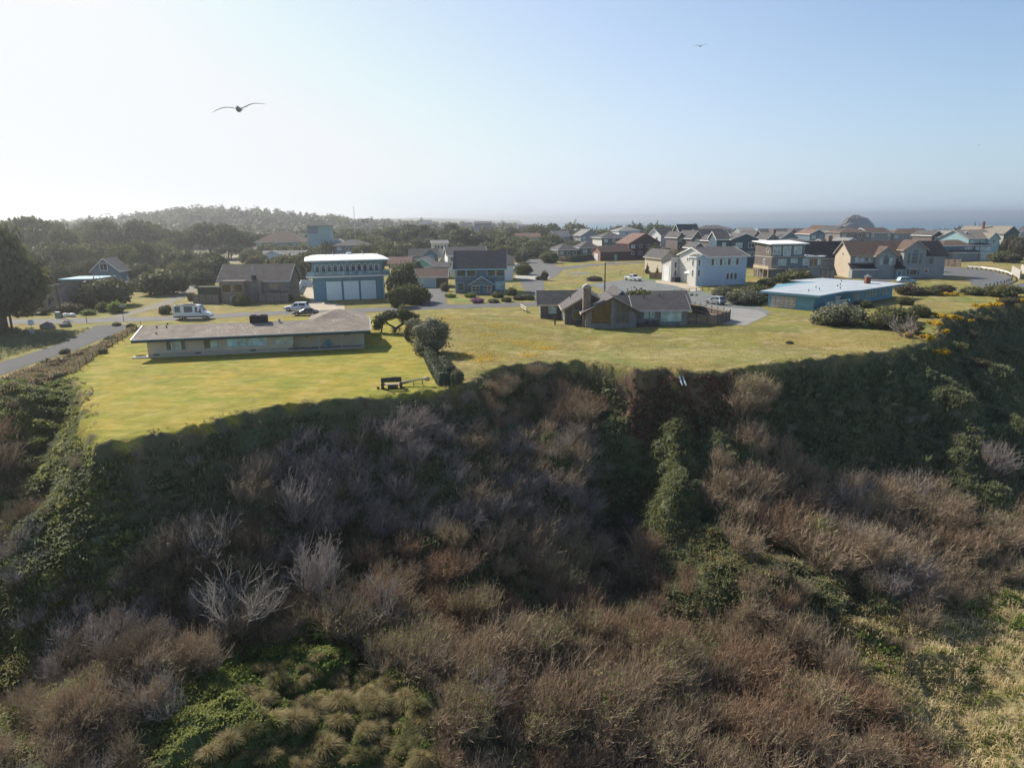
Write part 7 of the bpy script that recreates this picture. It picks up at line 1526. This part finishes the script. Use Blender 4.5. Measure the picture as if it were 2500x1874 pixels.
for k, lst in rest.items():
    Vs = []; Fs = []; off = 0
    base = [BARE(200+j, 'L' if k in ('grey', 'brownopen') else 'D') for j in range(3)]
    rr = np.random.RandomState(9)
    for j, (x, y, z, w, h_, a_) in enumerate(lst):
        v, f = base[j % 3]; sel = rr.rand(len(f)) < .5; f = f[sel]; v = v[f].reshape(-1, 3)
        c, s_ = math.cos(a_), math.sin(a_); V = np.stack([(v[:, 0]*c-v[:, 1]*s_)*w*1.05+x, (v[:, 0]*s_+v[:, 1]*c)*w*1.05+y, v[:, 2]*h_+z], 1)
        Vs.append(V.astype(np.float32)); Fs.append(np.arange(len(V)).reshape(-1, 4)+off); off += len(V)
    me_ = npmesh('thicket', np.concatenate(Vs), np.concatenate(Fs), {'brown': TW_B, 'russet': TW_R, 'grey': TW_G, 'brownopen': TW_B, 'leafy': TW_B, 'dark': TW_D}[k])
    tag(link('thicket', me_), 'further thicket of '+CW[k]+' stems between the nearer shrubs', 'thicket', kind='stuff')
# bleached leafless trees standing out of the dark
for px_, py_, h_, k, lb_ in ((600,1560,5.4,'white','pale leafless tree sprawling in the dark lower left hollow'),(520,1440,4.0,'grey','thinner grey leafless shrub up left of the sprawling pale one'),(785,1500,4.4,'grey','upright grey bare shrub right of the sprawling pale one'),
    (380,1770,3.0,'white','bleached twisted branches at the edge of the green swale'),(410,1745,2.2,'white','tiny pale sapling standing at the green swale edge'),(930,1560,4.0,'grey','pale branched shrub at the left front of the large thicket'),(1180,1700,3.2,'grey','bleached twigs in the front of the large thicket'),(740,1300,5,'grey','tall grey shrub in the middle of the shaded bluff'),
    (2000,1330,4.5,'leafy','broad shrub with fresh yellow green leaves on the lower right slope'),(2215,1250,4.5,'grey','silvery branched shrub leaning out of the right gully'),(2420,1180,4.0,'grey','grey windswept shrub on the far right slope')):
    for zt_ in (-8, -10, -12, -13.5, -15):
        q = G(px_, py_, zt_)
        if gz(*q) >= zt_-.2: break
    o = link('bare_tree' if k == 'white' else 'shrub', bare[k][int(px_) % len(bare[k])], None, (*q, gz(*q)-.1)); o.scale = (h_*.9, h_*.9, h_); o.rotation_euler = (0, 0, px_*.01); tag(o, lb_, 'tree' if k == 'white' else 'shrub')
    if k == 'leafy':
        r = np.random.RandomState(3); 
        o.data = crown_mesh('crown', dome_clumps(random.Random(4), 12), 2600, .022, 8, LEAF_G, .3, 0.0); o.scale = (2.6, 2.6, 4)
# tussocks in the swale
def tuft_mesh(seed, n, h, spread, m, wd=.012, bs=.12):
    r = np.random.RandomState(seed); a = r.uniform(0, 6.283, n); q = r.uniform(.0, 1, n)**.7*spread; b = np.stack([np.cos(a)*bs*r.rand(n), np.sin(a)*bs*r.rand(n), np.zeros(n)], 1)
    mid = b+np.stack([np.cos(a)*q*.45, np.sin(a)*q*.45, h*(.75-.3*q)], 1); tip = b+np.stack([np.cos(a)*q*1.1, np.sin(a)*q*1.1, h*(1.05-.75*q)*r.uniform(.7, 1.1, n)], 1)
    s = np.stack([-np.sin(a), np.cos(a), np.zeros(n)], 1)*wd
    V = np.concatenate([np.stack([b-s, b+s, mid+s, mid-s], 1), np.stack([mid-s, mid+s, tip+s*.3, tip-s*.3], 1)]).reshape(-1, 3)
    return npmesh('tussock', V, np.arange(len(V)).reshape(-1, 4), m) if m else V
TUS = leafm('straw_tussock_blades', (.20,.17,.07), (.42,.34,.17), .4); TUSG = leafm('green_tussock_blades', (.09,.10,.035), (.24,.22,.09), .4); TUSP = leafm('pale_dry_grass', (.50,.40,.21), (.82,.68,.40), .45)
tm = [tuft_mesh(1, 620, 1, .8, TUS, .010, .3), tuft_mesh(2, 620, 1, .75, TUSG, .010, .35), tuft_mesh(3, 620, 1, .9, TUS, .010, .25)]
for q_, t_m in enumerate(tm):
    v = np.zeros(len(t_m.vertices)*3, np.float32); t_m.vertices.foreach_get('co', v); v = v.reshape(-1, 3); rq = np.random.RandomState(q_)
    v[:, 0] += v[:, 2]**2*.28*(1 if q_ != 1 else -.6); v += np.repeat(rq.normal(size=(len(v)//4, 3)), 4, 0)*.02; t_m.vertices.foreach_set('co', v.ravel())
rt = random.Random(21); placed = []
for k in range(2500):
    if len(placed) >= 120: break
    px_, py_ = rt.uniform(380, 1060), rt.uniform(1600, 1900)
    if not inpoly(np.array([px_]), np.array([py_]), [(560,1640),(820,1600),(1040,1720),(1080,2200),(600,2200),(430,1900),(640,1780)])[0]: continue
    for zt_ in np.arange(-9, -19, -.5):
        q = G(px_, py_, zt_)
        if gz(*q) >= zt_-.3: break
    if any(math.hypot(q[0]-p[0], q[1]-p[1]) < .6 for p in placed): continue
    placed.append(q); h_ = rt.choice([.4, .5, .6, .75, .9, 1.15])*rt.uniform(.85, 1.15); o = link('grass_tussock', tm[rt.randrange(3)], None, (*q, gz(*q)-.05)); o.scale = (h_*rt.uniform(.8, 1.1), h_*.95, h_*rt.uniform(.7, 1.0)); o.rotation_euler = (rt.uniform(-.2, .2), rt.uniform(-.2, .2), rt.uniform(0, 6.28))
    ti = tm.index(o.data); wh = ('left', 'middle', 'right')[int(min(2, max(0, (px_-430)/210)))]+' '+('back', 'centre', 'front')[int(min(2, max(0, (py_-1620)/90)))]
    tag(o, ('straw', 'greenish', 'pale straw')[ti]+' grass tussock on the green swale, '+wh+' part', 'tussock', 'tussocks on the green swale, '+wh+', kind '+'abc'[ti])
# grass and herb cover of the slopes: one uncountable mass
def cover(name, n, fx, fy, cond, m, h, blades, seed, label, wd=.02, sp=.8):
    r = np.random.RandomState(seed); x = r.uniform(*fx, n); y = r.uniform(*fy, n); d = sdist(x, y); z = ground(x, y); px, py = PX(x, y, z)
    k = cond(x, y, d, px, py) & (px > -80) & (px < 2850) & (py < 1990); x, y, z = x[k], y[k], z[k]; n = len(x)
    dd_ = d[k]; V0 = np.stack([tuft_mesh(seed+j, blades, 1, sp, None, wd/h, .75) for j in range(4)]); j = r.randint(0, 4, n); s = (h*r.uniform(.6, 1.3, n)*(.7+.6*vnoise(x, y, .4, 61))*(np.clip((dd_+1.2)/2.2, .6, 1) if name == 'slope_grass' else 1))[:, None, None]; a = r.uniform(0, 6.283, n)
    V = V0[j]*s; c, s_ = np.cos(a)[:, None], np.sin(a)[:, None]; V = np.stack([V[..., 0]*c-V[..., 1]*s_+x[:, None], V[..., 0]*s_+V[..., 1]*c+y[:, None], V[..., 2]+z[:, None]-.02], -1).reshape(-1, 3)
    return tag(link(name, npmesh(name, V, np.arange(len(V)).reshape(-1, 4), m)), label, 'grass', kind='stuff')
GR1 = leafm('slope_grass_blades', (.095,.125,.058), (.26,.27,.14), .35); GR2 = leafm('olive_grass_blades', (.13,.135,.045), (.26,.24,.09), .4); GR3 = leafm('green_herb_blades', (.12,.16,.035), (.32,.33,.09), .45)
cover('slope_grass', 170000, (-62,124), (34,150), lambda x,y,d,px,py: (d > .45) & (d < 26) & (py < 1500) & ~inpoly(px, py, [(1540,890),(1800,890),(1780,965),(1560,950)]), GR1, .62, 9, 71, 'rough dark grass covering the bluff face', .045)
cover('edge_grass', 24000, (-60,112), (50,150), lambda x,y,d,px,py: (d > -1.4) & (d < .6) & (vnoise(x, y, .6, 91) > .35), TUS, .30, 10, 81, 'tufted grass fringe hanging over the bluff edge', .022)
cover('ridge_grass', 7000, (0,30), (52,88), lambda x,y,d,px,py: (d > .5) & ((segd(x, y, (8.5,86), (4,68))[0] < 2.6) | (segd(x, y, (19.5,81), (17,66))[0] < 2.2) | (segd(x, y, (17,66), (24,56))[0] < 2.5)), GR2, .6, 9, 85, 'olive grass on the two sunlit ridges of the bluff', .03)
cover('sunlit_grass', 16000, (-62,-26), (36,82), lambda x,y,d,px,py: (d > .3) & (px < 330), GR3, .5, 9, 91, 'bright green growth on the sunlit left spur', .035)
def cushions(name, n, fx, fy, cond, m, rad, seed, label):
    r = np.random.RandomState(seed); x = r.uniform(*fx, n); y = r.uniform(*fy, n); d = sdist(x, y); z = ground(x, y); px, py = PX(x, y, z)
    k = cond(x, y, d, px, py) & (px > -80) & (px < 2850) & (py < 1990); x, y, z = x[k], y[k], z[k]; Vs = []; Fs = []; off = 0
    for i in range(len(x)):
        q = r.uniform(*rad)*(.6+.8*r.rand()); mm = 70; c = r.normal(size=(mm, 3)); c /= np.linalg.norm(c, axis=1)[:, None]; c[:, 2] = np.abs(c[:, 2])
        P = c*q*np.array([1.1, 1, .75])*(1+r.normal(size=(mm, 1))*.18)+np.array([x[i], y[i], z[i]]); Nn = c+r.normal(size=c.shape)*.6; Nn /= np.linalg.norm(Nn, axis=1)[:, None]
        v, f = quads(P, Nn, q*.17, r); Vs.append(v); Fs.append(f+off); off += len(v)
        v, f = ico((x[i], y[i], z[i]), q*.85, q*.8, q*.6, r, 6, 4); Vs.append(v); Fs.append(f+off); off += len(v)
    return tag(link(name, npmesh(name, np.concatenate(Vs), np.concatenate(Fs), m)), label, 'ground cover', kind='stuff')
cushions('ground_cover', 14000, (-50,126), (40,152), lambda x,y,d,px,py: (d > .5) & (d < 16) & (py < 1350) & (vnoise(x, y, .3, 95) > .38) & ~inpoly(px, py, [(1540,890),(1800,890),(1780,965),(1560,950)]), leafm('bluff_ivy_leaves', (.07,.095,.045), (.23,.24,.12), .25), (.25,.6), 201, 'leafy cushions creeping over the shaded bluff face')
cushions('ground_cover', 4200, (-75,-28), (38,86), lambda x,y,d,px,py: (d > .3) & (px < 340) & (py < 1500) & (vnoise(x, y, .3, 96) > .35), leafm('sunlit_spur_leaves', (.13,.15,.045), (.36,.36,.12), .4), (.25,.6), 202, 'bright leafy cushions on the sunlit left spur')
cushions('ground_cover', 2600, (-45,84), (28,70), lambda x,y,d,px,py: (d > 8) & (py > 1330) & (vnoise(x, y, .2, 97) > .55), LEAF_G, (.25,.6), 203, 'green bramble cushions in the ravine')
cushions('ground_cover', 700, (-78,-44), (70,118), lambda x,y,d,px,py: (vnoise(x, y, .3, 98) > .4) & inpoly(px, py, [(345,792),(332,806),(240,862),(185,908),(150,915),(60,960),(-60,985),(-60,945),(0,928),(95,893),(195,860),(268,828),(330,797)]), LEAF_B, (.25,.6), 204, 'heathy cushions on the bank between lane and lawn')
cushions('raw_earth', 3200, (12,27.5), (76,90), lambda x,y,d,px,py: (d > .15) & (d < 3.3) & (px > 1540) & (px < 1800), leafm('raw_earth_clods', (.10,.052,.034), (.21,.12,.078), 0.0, .95), (.12,.38), 206, 'crumbling red brown earth of the scarp under the rim')
cushions('ground_cover', 1500, (-60,110), (50,150), lambda x,y,d,px,py: (d > -.8) & (d < .5), TUS, (.12,.34), 205, 'straw coloured clods and tufts along the bluff lip')
cover('field_grass', 26000, (-22,80), (82,140), lambda x,y,d,px,py: (d < -.3) & ~inpoly(x, y, LAWN) & inpoly(px, py, [(1010,770),(1290,768),(1380,800),(1700,812),(1840,790),(2000,830),(2330,800),(2300,830),(1900,900),(1500,910),(1150,960),(1060,880)]) & (vnoise(x, y, .5, 92) > .38), leafm('field_grass_blades', (.32,.25,.09), (.50,.40,.17), .65), .11, 6, 141, 'short uneven grass of the unmown field', .02)
cover('bank_scrub', 16000, (-82,-44), (66,118), lambda x,y,d,px,py: inpoly(px, py, [(345,792),(332,806),(240,862),(185,908),(150,915),(60,960),(-60,985),(-60,945),(0,928),(95,893),(195,860),(268,828),(330,797)]), leafm('heathy_bank_blades', (.16,.12,.06), (.36,.27,.13), .3), .55, 9, 161, 'brown heathy growth on the bank between lane and lawn', .03)
cover('bank_green', 6000, (-82,-44), (66,118), lambda x,y,d,px,py: (vnoise(x, y, .3, 94) > .45) & inpoly(px, py, [(345,792),(332,806),(240,862),(185,908),(150,915),(60,960),(-60,985),(-60,945),(0,928),(95,893),(195,860),(268,828),(330,797)]), GR2, .5, 9, 166, 'green growth mixed into the heathy bank by the lane', .03)
cover('lane_verge', 5000, (-110,-70), (84,122), lambda x,y,d,px,py: inpoly(px, py, [(0,800),(150,815),(230,800),(140,836),(0,882),(-60,880),(-60,810)]), GR1, .5, 8, 171, 'dim grass under the big cypress by the lane', .03)
cover('understory', 30000, (-45,85), (28,72), lambda x,y,d,px,py: (d > 8) & (py > 1300) & ~inpoly(px, py, ZN['swale']) & ~inpoly(px, py, ZN['drygrass']), leafm('understory_blades', (.12,.10,.05), (.30,.24,.12), .3), .6, 8, 181, 'dead grass and bramble filling the ravine between the shrubs', .028)
cover('swale_herbs', 15000, (-45,0), (30,52), lambda x,y,d,px,py: inpoly(px, py, ZN['swale']), GR3, .3, 9, 101, 'green herbs carpeting the swale', .045, 1.)
cover('dry_grass', 22000, (10,95), (28,75), lambda x,y,d,px,py: inpoly(px, py, ZN['drygrass']) | (inpoly(px, py, ZN['gap']) & (np.sin(x*3+y*2) > -.3)), TUSP, .6, 10, 111, 'pale dry grass on the lower right slope', .022)
cover('mixed_grass', 14000, (5,95), (28,78), lambda x,y,d,px,py: (inpoly(px, py, ZN['drygrass']) | inpoly(px, py, ZN['gap'])), GR3, .45, 8, 121, 'green grass mixed into the lower right slope', .03)
# wildflowers in the middle field, and verge brush between the lane and the lawn
def flowers(name, n, pts, m, label, seed, s=.05, zz=.12):
    r = np.random.RandomState(seed); P = []
    for k in range(n):
        c = pts[r.randint(len(pts))]; x, y = G(c[0]+r.normal()*c[2]*1.5, c[1]+r.normal()*c[3]*1.5); P.append((x, y, .04+r.rand()*zz))
    P = np.array(P); Nn = r.normal(size=P.shape)*.4+np.array([0, 0, 1.]); Nn /= np.linalg.norm(Nn, axis=1)[:, None]; v, f = quads(P, Nn, s, r)
    return tag(link(name, npmesh(name, v, f, m)), label, 'flowers', kind='stuff')
fp = [(1095,790,16,3),(1150,784,22,3),(1210,794,18,3),(1130,805,20,4),(1180,818,18,3),(1235,800,16,4),(1250,835,18,4),(1190,870,12,4),(1175,878,14,3),(1130,868,10,3),(1290,838,14,3),(1330,850,12,2),(1290,868,10,2),(1090,775,12,2),(1150,845,30,8),(1220,850,40,10),(1330,820,30,8)]
flowers('wildflowers', 6000, fp, GORSE, 'yellow wildflowers scattered over the middle field', 131)
r_ = random.Random(14)
vb = [(300,812),(270,830),(240,840),(215,870),(190,850),(170,885),(140,900),(250,862),(120,890),(320,800),(225,822),(160,862),(80,905),(100,925),(60,925),(285,795),(200,890),(145,922)]
for k, (a_, b_) in enumerate(vb):
    x_, y_ = G(a_, b_); w_ = r_.uniform(1.4, 2.2)
    if k % 2 == 0: continue
    o = shrub(x_, y_, w_, r_.uniform(.5, .95), ('brown', 'bush', 'brown', 'silver')[k % 4], ('low heathy', 'small green', 'brown', 'greyish')[k % 4]+' bush on the bank between lane and lawn, '+('upper end', 'middle', 'lower end')[min(2, k//6)], 'bank scrub by the lane, '+str(k//6))
for k, (a_, b_, w_, h_) in enumerate([(40,985,4,1.8),(100,960,4,1.7),(20,1050,4,1.8),(75,1020,3.5,1.7),(130,1000,3,1.4),(-10,950,5,2.2),(60,1075,3.4,1.6),(150,950,3,1.3),(10,1010,3.6,1.7),(120,1040,3,1.3),(40,940,3.4,1.4),(90,1090,3,1.4),(20,1120,3.4,1.4),(160,985,2.4,1.1)]):
    q = None
    for zt_ in np.arange(0, -12, -.5):
        q = G(a_, b_, zt_)
        if gz(*q) >= zt_-.3: break
    if k % 3 == 0: continue
    shrub(q[0], q[1], w_*.75, h_*.6, 'green', ('dark olive', 'leafy green', 'bright green')[k % 3]+' bush on the left gully side below the lane, '+('upper', 'middle', 'lower')[min(2, max(0, (b_-930)//65))]+' part', 'green bushes in the left gully, '+str(k % 3)+str((b_-930)//65))
x_, y_ = G(1928, 838); shrub(x_, y_, 1.2, .5, 'brown', 'tiny isolated tuft on the right lawn')
for a_, b_, k, lb_ in ((2330,850,'olive','dark scrub mound on the right bluff corner'),(2360,820,'brown','brown scrub behind the bluff corner gorse'),(2400,790,'olive','dark scrub along the receding bluff edge'),(2460,765,'brown','scrub further along the receding bluff edge'),(2380,900,'brown','shrub on the shaded right gully side'),(2450,860,'olive','dark shrub high on the right gully side')):
    for zt_ in np.arange(0, -12, -.5):
        q = G(a_, b_, zt_)
        if gz(*q) >= zt_-.3: break
    shrub(q[0], q[1], 4.2, 1.5, k, lb_)
# rockery in front of the white garage house and small litter on the slope
for k, (a_, b_, s_) in enumerate([(1648,724,.55),(1656,727,.4),(1700,722,.35),(1688,722,.5)]):
    x_, y_ = G(a_, b_); tag(MB().blob((0,0,.2), s_, s_*.8, s_*.7, .2, k, 7, 5).build('garden_stone', ROCK, loc=(x_, y_, 0)), 'garden stone beside the gravel yard, below the white garage house', 'stone', 'garden stones by the gravel yard')
x_, y_ = G(1664, 722); tag(MB().box(-.9,.9,-.5,.5,0,.9).build('planter', CONC, loc=(x_, y_, 0)), 'square pale planter by the gravel yard', 'planter')

# ------------------------------------------------------------ air
if HAZE > 0:
    hm_, t, o_ = nt('haze'); pv = N(t, 'VolumePrincipled'); pv.inputs['Color'].default_value = (.93, .95, 1.0, 1); pv.inputs['Density'].default_value = HAZE; pv.inputs['Anisotropy'].default_value = .75
    t.links.new(pv.outputs[0], o_.inputs['Volume'])
    ho = MB().box(-11500, 14600, -700, 14600, -62, 42).build('haze', hm_); tag(ho, kind='stuff')
